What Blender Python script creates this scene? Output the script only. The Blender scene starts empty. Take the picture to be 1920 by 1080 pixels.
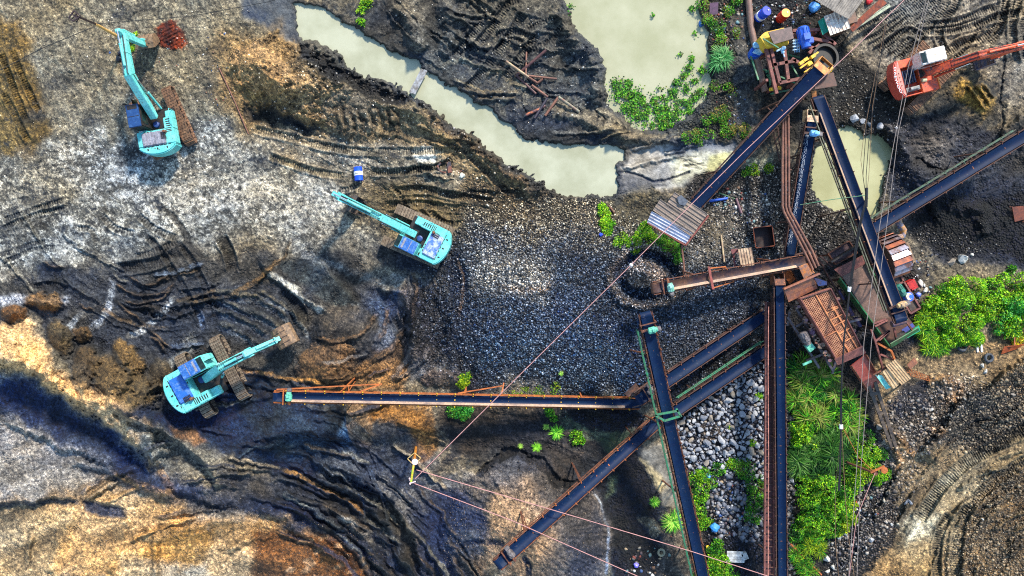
import bpy, bmesh, math, random
import numpy as np
from mathutils import Vector, Matrix, Euler
R = math.radians
random.seed(11)
rng = np.random.default_rng(11)
C = bpy.context.scene.collection
sc = bpy.context.scene

# ------------------------------------------------------------------ camera, sky, sun, exposure
CAMH = 52.0          # drone height above the yard, metres
S = 0.04             # metres per photo pixel on the ground
cd = bpy.data.cameras.new('camera'); cam = bpy.data.objects.new('camera', cd); C.objects.link(cam)
cam.location = (0, 0, CAMH); cam.rotation_euler = (0, 0, 0)
cd.sensor_width = 36; cd.lens = 36 * CAMH / (1920 * S); cd.clip_end = 5000; cd.clip_start = 0.5
sc.camera = cam
SUN_EL = R(40); SUN_DIR = Vector((0.50, 0.86, 0)).normalized()      # towards the sun: photo's top, a little right
w = bpy.data.worlds.new('World'); sc.world = w; w.use_nodes = True
wn = w.node_tree; bg = wn.nodes['Background']
sky = wn.nodes.new('ShaderNodeTexSky'); sky.sky_type = 'NISHITA'; sky.sun_disc = False
sky.sun_elevation = SUN_EL; sky.sun_rotation = math.atan2(SUN_DIR.x, SUN_DIR.y)
sky.air_density = 1.6; sky.dust_density = 0.4; sky.ozone_density = 4.0
wn.links.new(sky.outputs[0], bg.inputs['Color']); bg.inputs['Strength'].default_value = 0.15
sl = bpy.data.lights.new('sun', 'SUN'); sun = bpy.data.objects.new('sun', sl); C.objects.link(sun)
sl.energy = 4.0; sl.angle = R(6); sl.color = (1.0, 0.92, 0.79)
v = Vector((SUN_DIR.x * math.cos(SUN_EL), SUN_DIR.y * math.cos(SUN_EL), math.sin(SUN_EL)))
sun.rotation_euler = v.to_track_quat('Z', 'Y').to_euler(); sun.location = v * 80
sc.view_settings.view_transform = 'Standard'; sc.view_settings.look = 'None'
sc.view_settings.exposure = 0.95; sc.view_settings.gamma = 1.0; sc.view_settings.use_curve_mapping = False
sc.render.engine = 'CYCLES'; sc.cycles.filter_width = 1.1; sc.cycles.use_denoising = False; sc.cycles.max_bounces = 6; sc.cycles.sample_clamp_indirect = 4

def lin(c):
    return tuple(((x / 255) / 12.92 if x / 255 <= 0.04045 else ((x / 255 + 0.055) / 1.055) ** 2.4) for x in c[:3])
def W(px, py, z=0.0):
    k = S * (CAMH - z) / CAMH
    return Vector(((px - 960) * k, -(py - 540) * k, z))

# ------------------------------------------------------------------ materials
def ramp(nt, src, p0, p1, c0=(0, 0, 0, 1), c1=(1, 1, 1, 1)):
    r = nt.nodes.new('ShaderNodeValToRGB'); nt.links.new(src, r.inputs[0])
    e = r.color_ramp.elements; e[0].position = p0; e[1].position = p1; e[0].color = c0; e[1].color = c1
    return r.outputs['Color']
def mixc(nt, fac, a, b, mode='MIX'):
    m = nt.nodes.new('ShaderNodeMix'); m.data_type = 'RGBA'; m.blend_type = mode; m.clamp_factor = True
    for k_, v_ in ((0, fac), (6, a), (7, b)):
        if isinstance(v_, bpy.types.NodeSocket): nt.links.new(v_, m.inputs[k_])
        elif isinstance(v_, (int, float)): m.inputs[k_].default_value = v_ if k_ == 0 else (v_, v_, v_, 1)
        else: m.inputs[k_].default_value = tuple(v_) + ((1,) if len(v_) == 3 else ())
    return m.outputs[2]
def math_(nt, op, a, b=0.0, c=None, clamp=False):
    m = nt.nodes.new('ShaderNodeMath'); m.operation = op; m.use_clamp = clamp
    for i, v_ in enumerate([a, b] + ([c] if c is not None else [])):
        if isinstance(v_, bpy.types.NodeSocket): nt.links.new(v_, m.inputs[i])
        else: m.inputs[i].default_value = v_
    return m.outputs[0]
def noise(nt, co, scale, detail=4, rough=0.55, out='Fac'):
    n = nt.nodes.new('ShaderNodeTexNoise'); n.inputs['Scale'].default_value = scale
    n.inputs['Detail'].default_value = detail; n.inputs['Roughness'].default_value = rough
    nt.links.new(co, n.inputs['Vector']); return n.outputs[out]
MATS = {}
def M(name, c1, c2=None, scale=2.5, thr=0.5, soft=0.12, rough=0.55, metal=0.0, bump=0.15, bs=25, c3=None, thr3=0.62, attr=False, spec=0.5):
    """worn surface: colour c1, worn to c2 in patches and spotted with c3 (dirt or rust)"""
    if name in MATS: return MATS[name]
    m = bpy.data.materials.new(name); m.use_nodes = True; nt = m.node_tree; b = nt.nodes['Principled BSDF']
    geo = nt.nodes.new('ShaderNodeNewGeometry').outputs['Position']
    col = lin(c1) + (1,)
    if attr:
        a = nt.nodes.new('ShaderNodeAttribute'); a.attribute_name = 'Col'; col = a.outputs['Color']
    n1 = noise(nt, geo, scale, 6, 0.62)
    if c2 is not None: col = mixc(nt, ramp(nt, n1, thr - soft, thr + soft), col, lin(c2))
    if c3 is not None: col = mixc(nt, ramp(nt, noise(nt, geo, scale * 3.1, 5, 0.65), thr3 - 0.04, thr3 + 0.06), col, lin(c3))
    n2 = noise(nt, geo, 11, 3)
    col = mixc(nt, 1.0, col, ramp(nt, n2, 0.3, 0.7, (.72, .72, .72, 1), (1.25, 1.25, 1.25, 1)), 'MULTIPLY')
    nt.links.new(col, b.inputs['Base Color'])
    b.inputs['Roughness'].default_value = rough; b.inputs['Metallic'].default_value = metal
    b.inputs['Specular IOR Level'].default_value = spec
    if bump:
        bp = nt.nodes.new('ShaderNodeBump'); bp.inputs['Strength'].default_value = bump; bp.inputs['Distance'].default_value = 0.02
        nt.links.new(noise(nt, geo, bs, 4), bp.inputs['Height']); nt.links.new(bp.outputs[0], b.inputs['Normal'])
    MATS[name] = m; return m

# ------------------------------------------------------------------ terrain: one displaced ground sheet
STEP = 1.5
def axis(lo, hi):
    mid = np.arange(lo, hi + 0.1, STEP); o = np.cumsum(3.0 * 1.22 ** np.arange(34))
    return np.concatenate([(mid[0] - o)[::-1], mid, mid[-1] + o]).astype(np.float32)
UA = axis(-24, 1944); VA = axis(-24, 1104)
U, V = np.meshgrid(UA, VA)
def hash2(ix, iy, seed):
    h = (ix.astype(np.int64) * 374761393 + iy.astype(np.int64) * 668265263 + seed * 974634777) & 0xffffffff
    h = ((h ^ (h >> 13)) * 1274126177) & 0xffffffff
    return ((h ^ (h >> 16)) & 0xffff).astype(np.float32) / 65535.0
def vn(u, v_, s, seed):
    x = u / s; y = v_ / s; ix = np.floor(x); iy = np.floor(y); fx = x - ix; fy = y - iy
    fx = fx * fx * (3 - 2 * fx); fy = fy * fy * (3 - 2 * fy)
    a = hash2(ix, iy, seed); b = hash2(ix + 1, iy, seed); c = hash2(ix, iy + 1, seed); d = hash2(ix + 1, iy + 1, seed)
    return (a + (b - a) * fx) * (1 - fy) + (c + (d - c) * fx) * fy
def fbm(u, v_, s, o, seed, g=0.55):
    t = 0; a = 1.0; n = 0
    for i in range(o): t = t + a * vn(u, v_, s / 2 ** i, seed + i * 17); n += a; a *= g
    return t / n
def ss(x): x = np.clip(x, 0, 1); return x * x * (3 - 2 * x)
WU = (fbm(U, V, 60, 5, 1, 0.6) - 0.5) * 2; WV = (fbm(U, V, 60, 5, 2, 0.6) - 0.5) * 2
N_f = fbm(U, V, 7, 3, 5, 0.7) - 0.5; N_m = fbm(U, V, 42, 4, 7) - 0.5; N_l = fbm(U, V, 240, 4, 9) - 0.5
H = np.zeros_like(U); COL = np.zeros(U.shape + (3,), np.float32); MSK = np.zeros(U.shape + (3,), np.float32)
def reg(x0, y0, x1, y1):
    return (slice(np.searchsorted(VA, y0), np.searchsorted(VA, y1)), slice(np.searchsorted(UA, x0), np.searchsorted(UA, x1)))
def bbox(pts, m):
    xs = [p[0] for p in pts]; ys = [p[1] for p in pts]; return reg(min(xs) - m, min(ys) - m, max(xs) + m, max(ys) + m)
WF = fbm(U, V, 16, 4, 3, 0.7) - 0.5; WG = fbm(U, V, 16, 4, 4, 0.7) - 0.5
def coords(r, warp):
    k = min(warp, 10) * 1.0; return U[r] + WU[r] * warp * 1.9 + WF[r] * k * 2.2, V[r] + WV[r] * warp * 1.9 + WG[r] * k * 2.2
def smoothline(pts, n=6):
    if len(pts) < 3: return pts
    P = [pts[0]] + list(pts) + [pts[-1]]; out = []
    for i in range(1, len(P) - 2):
        for k in range(n):
            t = k / n; a, b, c, d = [np.array(q, float) for q in P[i - 1:i + 3]]
            out.append(tuple(0.5 * (2 * b + (c - a) * t + (2 * a - 5 * b + 4 * c - d) * t * t + (3 * b - a - 3 * c + d) * t ** 3)))
    return out + [tuple(pts[-1])]
def linedist(x, y, pts):
    best = np.full(x.shape, 1e9, np.float32); sd = np.zeros_like(best); tt = np.zeros_like(best); acc = 0
    for (x0, y0), (x1, y1) in zip(pts[:-1], pts[1:]):
        dx, dy = x1 - x0, y1 - y0; L = math.hypot(dx, dy) or 1e-6
        t = np.clip(((x - x0) * dx + (y - y0) * dy) / L / L, 0, 1)
        ex, ey = x - x0 - t * dx, y - y0 - t * dy; d = np.hypot(ex, ey); m = d < best
        best = np.where(m, d, best); sd = np.where(m, np.sign(dx * ey - dy * ex) * d, sd); tt = np.where(m, acc + t * L, tt); acc += L
    return best, sd, tt
def inside(x, y, pts):
    c = np.zeros(x.shape, bool); n = len(pts)
    for i in range(n):
        x0, y0 = pts[i]; x1, y1 = pts[(i + 1) % n]
        if y0 == y1: continue
        k = ((y0 > y) != (y1 > y)) & (x < (x1 - x0) * (y - y0) / (y1 - y0) + x0); c ^= k
    return c
def sdpoly(r, pts, warp):
    x, y = coords(r, warp); d, _, _ = linedist(x, y, list(pts) + [pts[0]]); return np.where(inside(x, y, pts), d, -d)
def poly(pts, f=12, warp=10):
    r = bbox(pts, f + warp + 3); return r, ss(0.5 + sdpoly(r, pts, warp) / (2 * f))
def stroke(pts, w_, f=4, warp=4, sm=True):
    p = smoothline(pts) if sm else pts
    r = bbox(p, w_ + f + warp + 3); x, y = coords(r, warp); d, sd, t = linedist(x, y, p); return r, ss((w_ / 2 - d) / f + 0.5), sd, t
def blob(cx, cy, rx, ry, ang=0, warp=4):
    m = max(rx, ry) * 1.4 + warp; r = reg(cx - m, cy - m, cx + m, cy + m); x, y = coords(r, warp); a = R(ang)
    dx = x - cx; dy = y - cy; p = (dx * math.cos(a) + dy * math.sin(a)) / rx; q = (-dx * math.sin(a) + dy * math.cos(a)) / ry
    return r, np.hypot(p, q)
def paint(r, m, c, op=1.0):
    c = np.array(lin(c), np.float32); COL[r] += (c - COL[r]) * (m * op)[..., None]
def msk(r, m, ch, val): MSK[r][..., ch] += (val - MSK[r][..., ch]) * m
def zone(pts, c, f=12, warp=10, op=1.0, dz=0.0, grav=None, wet=None, ash=None):
    r, m = poly(pts, f, warp); paint(r, m, c, op)
    if dz: H[r] += m * dz
    for ch, val in ((0, grav), (1, wet), (2, ash)):
        if val is not None: msk(r, m, ch, val)
def streak(pts, w_, c, f=4, warp=4, op=1.0, dz=0.0):
    r, m, sd, t = stroke(pts, w_ * 1.15, f * 1.3, warp); L = t.max(); m = m * ss(t / 14 + .25) * ss((L - t) / 14 + .25) * ss((vn(U[r], V[r], 11, 5) * .6 + vn(U[r], V[r], 4, 6) * .5) * 2.2 - .2); paint(r, m, c, op); H[r] += m * dz
def ridge(pts, w_, h, warp=6):
    r, m, sd, t = stroke(pts, 2, 4, warp); x, y = coords(r, warp)
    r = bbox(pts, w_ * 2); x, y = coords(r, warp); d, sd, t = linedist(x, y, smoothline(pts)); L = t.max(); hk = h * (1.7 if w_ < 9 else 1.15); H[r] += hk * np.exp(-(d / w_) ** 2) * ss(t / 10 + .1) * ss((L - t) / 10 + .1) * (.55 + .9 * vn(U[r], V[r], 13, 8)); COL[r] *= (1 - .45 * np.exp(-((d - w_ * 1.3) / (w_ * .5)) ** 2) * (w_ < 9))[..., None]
def cliff(pts, w_, h, side=1, fade=60, warp=5):
    """step edge: ground on one side of the line raised by h, fading back to level"""
    p = smoothline(pts); r = bbox(p, fade + 12); x, y = coords(r, warp); d, sd, t = linedist(x, y, p); sd = sd * side; L = t.max()
    e = ss(t / 25) * ss((L - t) / 25); H[r] += 1.4 * h * ss(sd / w_) * (1 - ss(sd / fade)) * e
def mound(cx, cy, rx, ry, h, ang=0, c=None, op=1, warp=5, pw=1.0, grav=None, edge=0.12, nz=1.0):
    r, d = blob(cx, cy, rx, ry, ang, warp); d = d + (WF[r] * .22 + N_f[r] * .12) * nz; m = np.clip(1 - d, 0, 1) ** pw
    H[r] += 1.35 * h * m
    if c is not None:
        k = ss((1 - d) / edge); paint(r, k, c, op)
        if grav is not None: msk(r, k, 0, grav)
def rut(pts, w_=12, lug=4.4, depth=0.10, c=None, op=0.5, chev=0.0, warp=1.5):
    r, m, sd, t = stroke(pts, w_, 2.5, warp)
    ph = (t + np.abs(sd) * chev) * 2 * math.pi / lug; e = 0.6 + 0.8 * vn(U[r], V[r], 26, 77)
    lugw = m * (0.5 + 0.5 * np.sin(ph))
    e = e * ss(t / 16 + .1) * ss((t.max() - t) / 16 + .1); m = m * ss(t / 10) * ss((t.max() - t) / 10)
    H[r] += e * (-depth * 1.7 * m + 0.085 * lugw)
    berm = np.exp(-((np.abs(sd) - w_ / 2 - 2) / 2.6) ** 2) * (np.abs(sd) < w_ + 4); H[r] += e * depth * 1.2 * berm
    if c is not None: paint(r, m * np.clip(e, 0, 1), c, op)
    g = (1 - 0.6 * m * (0.5 - 0.5 * np.sin(ph)) * np.clip(e, 0, 1)); COL[r] *= g[..., None]     # darker between the lug prints
def twin(pts, gauge=58, **k):
    p = smoothline(pts, 4); a = []; b = []
    for i in range(len(p)):
        q0 = p[max(0, i - 1)]; q1 = p[min(len(p) - 1, i + 1)]; dx, dy = q1[0] - q0[0], q1[1] - q0[1]; L = math.hypot(dx, dy) or 1
        nx, ny = -dy / L * gauge / 2, dx / L * gauge / 2; a.append((p[i][0] + nx, p[i][1] + ny)); b.append((p[i][0] - nx, p[i][1] - ny))
    rut(a[::3] + [a[-1]], **k); rut(b[::3] + [b[-1]], **k)
def flow(poly_pts, cx, cy, lng, wide, amp, hgt, seed, lin_dir=None, f=40):
    """streaky wash and grading marks following arcs round (cx, cy), or a straight direction"""
    r, m = poly(poly_pts, f, 14); x = U[r] + WU[r] * 10; y = V[r] + WV[r] * 10
    if lin_dir is None: a = np.hypot(x - cx, y - cy); b_ = np.arctan2(y - cy, x - cx) * 300
    else: c_, s_ = math.cos(R(lin_dir)), math.sin(R(lin_dir)); a = -x * s_ + y * c_ + 5000; b_ = x * c_ + y * s_ + 5000
    n = np.zeros_like(a); t = 0
    for k in range(4): n += (.62 ** k) * vn(b_ / lng, a / wide * 2 ** (k * .9), 1, seed + k); t += .62 ** k
    n = np.clip((n / t - .5) * 3.2, -1, 1); COL[r] *= (1 + m * amp * n)[..., None]; H[r] += hgt * n * m
def windrows(cx, cy, r0, r1, a0, a1, n, w_=3.0, h=.16, c=None):
    """thin broken crests thrown up by bucket and blade along arcs round (cx, cy)"""
    for _ in range(n):
        rr = random.uniform(r0, r1); a = random.uniform(a0, a1); L = random.uniform(40, 150) / rr; dr = random.uniform(-14, 14)
        p = [(cx + (rr + dr * k) * math.cos(R(0) + a + L * k), cy + (rr + dr * k) * math.sin(a + L * k)) for k in (0, .35, .7, 1)]
        ridge(p, random.uniform(w_ * .7, w_ * 1.3), h * random.uniform(.6, 1.5), 5)
        if c is not None and random.random() < .6: streak([(x + 2, y - 3) for x, y in p], random.uniform(3, 7), random.choice(c), 2, 5, .55)
def crack(pts, w_=3, d=0.12, c=(25, 24, 24), op=0.8, warp=5):
    r, m, sd, t = stroke(pts, w_, 2, warp); paint(r, m, c, op); H[r] -= d * m

# ------------------------------------------------------------------ terrain painting: soils, ash, gravels, piles, ruts (coordinates in photo pixels on the ground)
COL[:] = np.array(lin((112, 104, 90)), np.float32); MSK[..., 0] = 0.12; MSK[..., 2] = 0.35
# -- upper left yard
zone([(-60, -60), (470, -60), (560, 60), (560, 260), (430, 300), (0, 330), (-60, 330)], (118, 112, 98), 30, 20, ash=.45)
zone([(-60, 60), (30, 40), (75, 160), (95, 240), (60, 300), (-60, 280)], (112, 92, 58), 14, 14)
zone([(-60, 330), (120, 275), (250, 300), (400, 235), (480, 255), (540, 300), (650, 335), (720, 400), (740, 440), (700, 480), (640, 445), (560, 480), (470, 425), (420, 470), (330, 445), (230, 490), (-60, 540)], (138, 137, 131), 34, 26, ash=1.0)
zone([(150, 250), (330, 285), (420, 330), (640, 370), (560, 420), (400, 400), (250, 380), (120, 330)], (156, 155, 150), 30, 26, .75, ash=1.0)
for a in [(240, 290, 34, 22), (170, 300, 40, 16), (60, 385, 50, 14), (70, 430, 60, 12), (180, 235, 30, 18), (120, 150, 50, 40), (260, 160, 30, 60), (400, 140, 50, 70), (350, 250, 40, 30), (60, 210, 40, 20), (250, 20, 60, 20), (500, 300, 40, 14)]:
    r, d = blob(a[0], a[1], a[2], a[3], -15, 14); paint(r, ss((1.1 - d) / .8), (72, 70, 66), .65)  # blobs just below the excavator paint its shadow into the ash
zone([(230, 100), (270, 90), (300, 150), (270, 180), (240, 150)], (84, 80, 70), 14, 12, .6)
r, d = blob(320, 70, 32, 31, 30, 9); paint(r, ss((1.05 - d) / .25), (104, 38, 12), .95); msk(r, ss((1.05 - d) / .25), 2, 0); H[r] += .25 * np.clip(1 - d, 0, 1) + 0.05 * np.sin((U[r] * .5 + V[r]) * .9) * ss(1.05 - d)
zone([(450, -60), (545, -60), (566, 40), (562, 84), (520, 70), (455, 28)], (72, 78, 86), 9, 6, wet=.8, dz=-.1, ash=0, grav=0)
# rocky brown mound with dark lower flank
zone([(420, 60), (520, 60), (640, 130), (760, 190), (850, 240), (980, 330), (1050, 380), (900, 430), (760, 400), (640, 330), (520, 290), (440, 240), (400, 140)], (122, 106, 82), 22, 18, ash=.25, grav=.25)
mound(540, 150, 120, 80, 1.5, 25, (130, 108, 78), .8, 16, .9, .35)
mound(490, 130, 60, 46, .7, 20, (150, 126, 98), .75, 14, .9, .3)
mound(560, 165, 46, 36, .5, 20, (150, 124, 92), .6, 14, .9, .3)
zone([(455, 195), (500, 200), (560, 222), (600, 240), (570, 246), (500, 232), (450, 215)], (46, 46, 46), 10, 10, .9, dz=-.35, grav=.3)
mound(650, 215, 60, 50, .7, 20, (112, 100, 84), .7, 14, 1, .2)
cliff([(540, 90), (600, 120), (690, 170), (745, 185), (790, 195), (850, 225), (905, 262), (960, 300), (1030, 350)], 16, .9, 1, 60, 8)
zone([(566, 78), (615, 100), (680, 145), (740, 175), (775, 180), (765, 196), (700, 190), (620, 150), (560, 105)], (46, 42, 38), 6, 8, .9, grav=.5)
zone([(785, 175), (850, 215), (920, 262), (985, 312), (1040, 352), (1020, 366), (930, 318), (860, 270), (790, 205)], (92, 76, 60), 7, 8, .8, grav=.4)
for i in range(7):
    x = 628 + i * 17; ridge([(x, 205), (x + 12, 232), (x + 8, 262)], 4.5, .16)
zone([(480, 235), (600, 250), (720, 275), (830, 290), (870, 330), (840, 360), (700, 350), (560, 300), (460, 260)], (134, 130, 120), 14, 12, .8, ash=.6)
zone([(770, 285), (812, 272), (820, 300), (790, 306)], (160, 160, 154), 4, 5, 1, ash=0, grav=0)
rut([(470, 240), (560, 262), (660, 282), (770, 285), (840, 280)], 14, 4.4, .10, (150, 138, 116), .6)
rut([(500, 290), (580, 318), (650, 330)], 12, 4.4, .10, (150, 140, 116), .6)
rut([(690, 322), (760, 322), (830, 310), (860, 290)], 14, 4.4, .12, (120, 110, 88), .6)
rut([(860, 250), (880, 290), (920, 330), (960, 370)], 13, 4.4, .10, (126, 112, 92), .5)
rut([(740, 360), (800, 356), (880, 372), (930, 380)], 14, 4.4, .12, (118, 110, 96), .5)
rut([(720, 385), (800, 384), (870, 392)], 14, 4.4, .10, (118, 110, 96), .5)
for x, y, g in [(690, 290, 20), (730, 300, 26), (840, 345, 24), (760, 345, 30)]:
    mound(x, y, g * 1.6, g * .5, .16, random.uniform(-20, 30), (80, 74, 62), .6, 6)
zone([(640, 360), (760, 345), (900, 380), (1000, 400), (1000, 450), (880, 440), (720, 450), (660, 400)], (96, 86, 66), 22, 16, .75, grav=.3)
# yard tracks on the ash
for p in [[(0, 95), (20, 150), (50, 230)], [(20, 90), (45, 150), (75, 215)], [(5, 170), (30, 220), (55, 270)]]:
    rut(p, 12, 4.4, .12, (128, 104, 60), .6)
for p in [[(0, 432), (60, 405), (130, 388)], [(0, 416), (60, 394), (125, 374)], [(0, 480), (50, 462), (90, 452)], [(0, 494), (60, 470), (110, 462)]]:
    rut(p, 9, 4.4, .06, (92, 92, 86), .6)
streak([(290, 380), (325, 408), (350, 440), (352, 470)], 12, (60, 58, 56), 4, 4, .8, -.08)
rut([(270, 440), (300, 470), (340, 530), (375, 600), (380, 620)], 11, 4.4, .10, (62, 60, 54), .7)
rut([(335, 455), (360, 490), (385, 540), (392, 590)], 11, 4.4, .10, (62, 60, 54), .7)
rut([(410, 440), (428, 470), (438, 512)], 22, 4.4, .14, (66, 62, 54), .8)
rut([(215, 505), (260, 498), (300, 490), (325, 470)], 22, 4.4, .14, (60, 56, 48), .8)
rut([(60, 545), (95, 540), (130, 550)], 22, 4.4, .10, (72, 70, 62), .8)
# -- dark trafficked gravel, left centre
zone([(-40, 545), (60, 520), (150, 500), (210, 490), (260, 470), (330, 455), (440, 480), (520, 470), (640, 470), (700, 500), (790, 560), (800, 640), (700, 720), (520, 760), (300, 800), (200, 790), (130, 700), (70, 610), (-40, 600)], (62, 61, 60), 16, 18, .94, grav=.3, ash=.1)
zone([(-40, 555), (30, 555), (130, 560), (125, 572), (30, 570), (-40, 572)], (160, 162, 168), 5, 5, .7)
zone([(60, 500), (100, 490), (150, 505), (140, 525), (80, 520)], (56, 58, 62), 8, 6, .9)
for p in [[(210, 520), (205, 570), (190, 600), (168, 622)]]:
    streak(p, 10, (128, 134, 142), 5, 4, .9, .03)
streak([(327, 560), (300, 590), (270, 615), (248, 632)], 11, (168, 170, 170), 4, 5, .95, .03)
streak([(150, 592), (138, 606), (124, 620)], 12, (140, 146, 152), 4, 5, .9, .03)
streak([(375, 590), (378, 615)], 9, (110, 130, 160), 3, 3, .8)
streak([(362, 630), (345, 655), (322, 680), (315, 690)], 16, (128, 126, 120), 6, 6, .8, .03)
streak([(500, 510), (540, 535), (575, 565), (618, 596)], 9, (150, 152, 150), 4, 4, .9, .04)
streak([(536, 530), (560, 545)], 11, (200, 200, 190), 3, 3, .8)
for p in [[(215, 565), (250, 590), (285, 620), (320, 650)], [(230, 560), (262, 568), (296, 560), (325, 535)], [(215, 530), (245, 548), (285, 552), (330, 528)],
          [(240, 515), (275, 530), (320, 515)], [(260, 580), (290, 575), (310, 590)], [(280, 630), (300, 640), (310, 660)], [(75, 490), (100, 500), (125, 498)], [(148, 570), (160, 578), (176, 586)], [(330, 580), (345, 595)]]:
    ridge(p, 3.0, .20, 4); streak(p, 4, (112, 84, 56), 2, 4, .5)  # sunlit crests painted as orange-brown lines
for p in [[(395, 545), (430, 548), (480, 560), (540, 590)], [(400, 562), (440, 572), (490, 592), (530, 615)], [(400, 585), (450, 596), (500, 625)], [(405, 605), (450, 622), (490, 650)], [(480, 545), (530, 570), (565, 600), (575, 625)]]:
    ridge(p, 5, .18, 5); streak(p, 9, (88, 84, 74), 4, 5, .7)
    streak([(q[0] + 4, q[1] + 10) for q in p], 7, (98, 110, 124), 4, 5, .55)
rut([(520, 540), (560, 575), (570, 612)], 20, 4.4, .12, (60, 58, 52), .7)
cliff([(470, 480), (500, 520), (560, 560), (620, 600)], 7, .35, -1, 50, 4)
cliff([(600, 478), (640, 530), (680, 570)], 6, .55, 1, 60, 3)
zone([(590, 480), (640, 530), (676, 570), (640, 580), (600, 560), (550, 520), (500, 490)], (58, 64, 66), 6, 5, .9, grav=.25)
streak([(640, 582), (660, 574), (676, 571)], 4, (140, 146, 150), 2, 3, .8)
# hand-sized bucket mark
zone([(578, 618), (606, 620), (610, 645), (580, 650)], (42, 42, 42), 3, 2, .8, dz=-.12)
for i in range(4): ridge([(582 + i * 7, 618), (583 + i * 7, 640)], 2.0, .10, 1)
# brown dumped piles
for a in [(85, 568, 42, 18, .9, 5, (118, 88, 54)), (24, 585, 30, 18, .8, 0, (110, 76, 46)), (112, 632, 24, 40, 1.0, -20, (86, 70, 46)), (152, 628, 20, 17, .7, 20, (104, 78, 48)),
          (158, 690, 30, 44, 1.0, 0, (84, 68, 48)), (240, 668, 42, 23, 1.0, 48, (112, 88, 56)), (238, 728, 66, 52, 1.6, 20, (98, 80, 54)), (210, 700, 44, 40, 1.0, 30, (90, 74, 52)), (300, 700, 26, 40, .7, 0, (86, 72, 52))]:
    mound(a[0], a[1], a[2], a[3], a[4] * 1.1, a[5], a[6], .9, 6, .7, .2, nz=1.0, edge=.3)
streak([(212, 655), (226, 680), (250, 700)], 8, (52, 50, 46), 3, 3, .8)  # shaded lower-left edge of the pile, painted dark
zone([(560, 700), (600, 690), (660, 700), (690, 720), (660, 740), (560, 740)], (122, 98, 68), 12, 9)
mound(655, 622, 62, 50, .9, 20, (74, 68, 62), .85, 6, .8, .2)
mound(612, 690, 60, 55, 1.3, 0, (100, 78, 58), .9, 9, .8, .2)
zone([(665, 690), (700, 660), (760, 640), (780, 680), (760, 735), (680, 738)], (146, 112, 78), 12, 14, .85, grav=.25)
zone([(690, 655), (740, 640), (765, 655), (730, 680), (700, 676)], (74, 60, 50), 8, 8, .8)
zone([(720, 600), (745, 620), (740, 650), (715, 660), (700, 650)], (104, 110, 122), 8, 8, .7)
streak([(745, 540), (765, 600), (770, 650)], 14, (60, 84, 116), 6, 8, .75, -.1)
cliff([(700, 540), (750, 560), (768, 620), (764, 690)], 10, .5, -1, 50, 6)
mound(780, 620, 30, 100, .6, -12, (98, 88, 82), .85, 8, .8, .35)
mound(845, 590, 26, 50, .4, -20, (92, 96, 100), .7, 10, .8, .4)
streak([(770, 700), (800, 690), (850, 705), (890, 720)], 36, (104, 104, 106), 12, 10, .8)
mound(850, 715, 60, 22, .4, 10, (98, 80, 66), .7, 8, .9, .3)
# path of crushed ash between excavator and gravel heap
streak([(560, 420), (640, 450), (700, 490), (760, 520)], 34, (120, 116, 108), 16, 12, .6)
streak([(560, 470), (620, 500), (680, 520), (740, 520), (830, 550)], 14, (124, 124, 122), 8, 10, .6)
zone([(700, 450), (760, 462), (820, 490), (840, 520), (760, 510), (690, 480)], (52, 54, 60), 12, 8, .85)  # shadow beside the excavator painted into the ground colour
zone([(848, 478), (872, 490), (880, 530), (866, 556), (842, 548), (838, 510)], (30, 33, 44), 7, 6, .95, wet=.6, dz=-.2)
streak([(860, 480), (862, 505)], 14, (128, 126, 122), 6, 5, .7)
streak([(700, 560), (725, 580), (740, 600)], 40, (72, 88, 112), 16, 10, .6)
# -- central gravel heap
zone([(850, 350), (1000, 350), (1120, 360), (1220, 380), (1290, 430), (1290, 480), (1050, 500), (860, 470)], (108, 98, 80), 22, 18, .85, grav=.6)
G = [(830, 560), (870, 460), (960, 445), (1080, 440), (1200, 450), (1300, 470), (1440, 500), (1450, 600), (1380, 640), (1240, 720), (1180, 740), (1060, 740), (980, 725), (900, 700), (850, 640)]
zone(G, (44, 60, 80), 54, 40, .97, grav=1.0, ash=0)
zone([(780, 540), (860, 500), (900, 640), (860, 720), (780, 640)], (54, 62, 78), 40, 30, .6, grav=.7)
r, m = poly(G, 90, 10); H[r] += 1.5 * m + m * .25 * N_l[r]
zone([(1090, 470), (1200, 480), (1180, 560), (1120, 600), (1060, 560)], (60, 66, 80), 30, 20, .6)
zone([(870, 640), (1000, 600), (1150, 620), (1230, 700), (1180, 738), (1060, 736), (900, 700)], (52, 80, 104), 30, 20, .7)
zone([(1260, 560), (1420, 540), (1440, 600), (1300, 660), (1250, 690)], (96, 98, 102), 26, 16, .6)
zone([(880, 485), (940, 472), (1020, 482), (1040, 520), (1020, 556), (930, 550), (890, 530)], (164, 156, 140), 22, 14, .85, grav=.7)
mound(955, 500, 60, 24, .35, -8); mound(1210, 515, 40, 32, 1.1, 0, (150, 130, 112), .8, 5, .8, .8)
r, d = blob(1215, 520, 62, 52, 0, 4); H[r] -= .45 * np.exp(-((d - .82) / .16) ** 2); paint(r, np.exp(-((d - .80) / .13) ** 2), (52, 66, 92), .8)
H[r] += .4 * np.exp(-((d - 1.12) / .14) ** 2); paint(r, np.exp(-((d - 1.1) / .1) ** 2), (150, 126, 98), .6)
streak([(940, 535), (1000, 545), (1040, 530)], 8, (170, 140, 110), 4, 6, .5)
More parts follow.
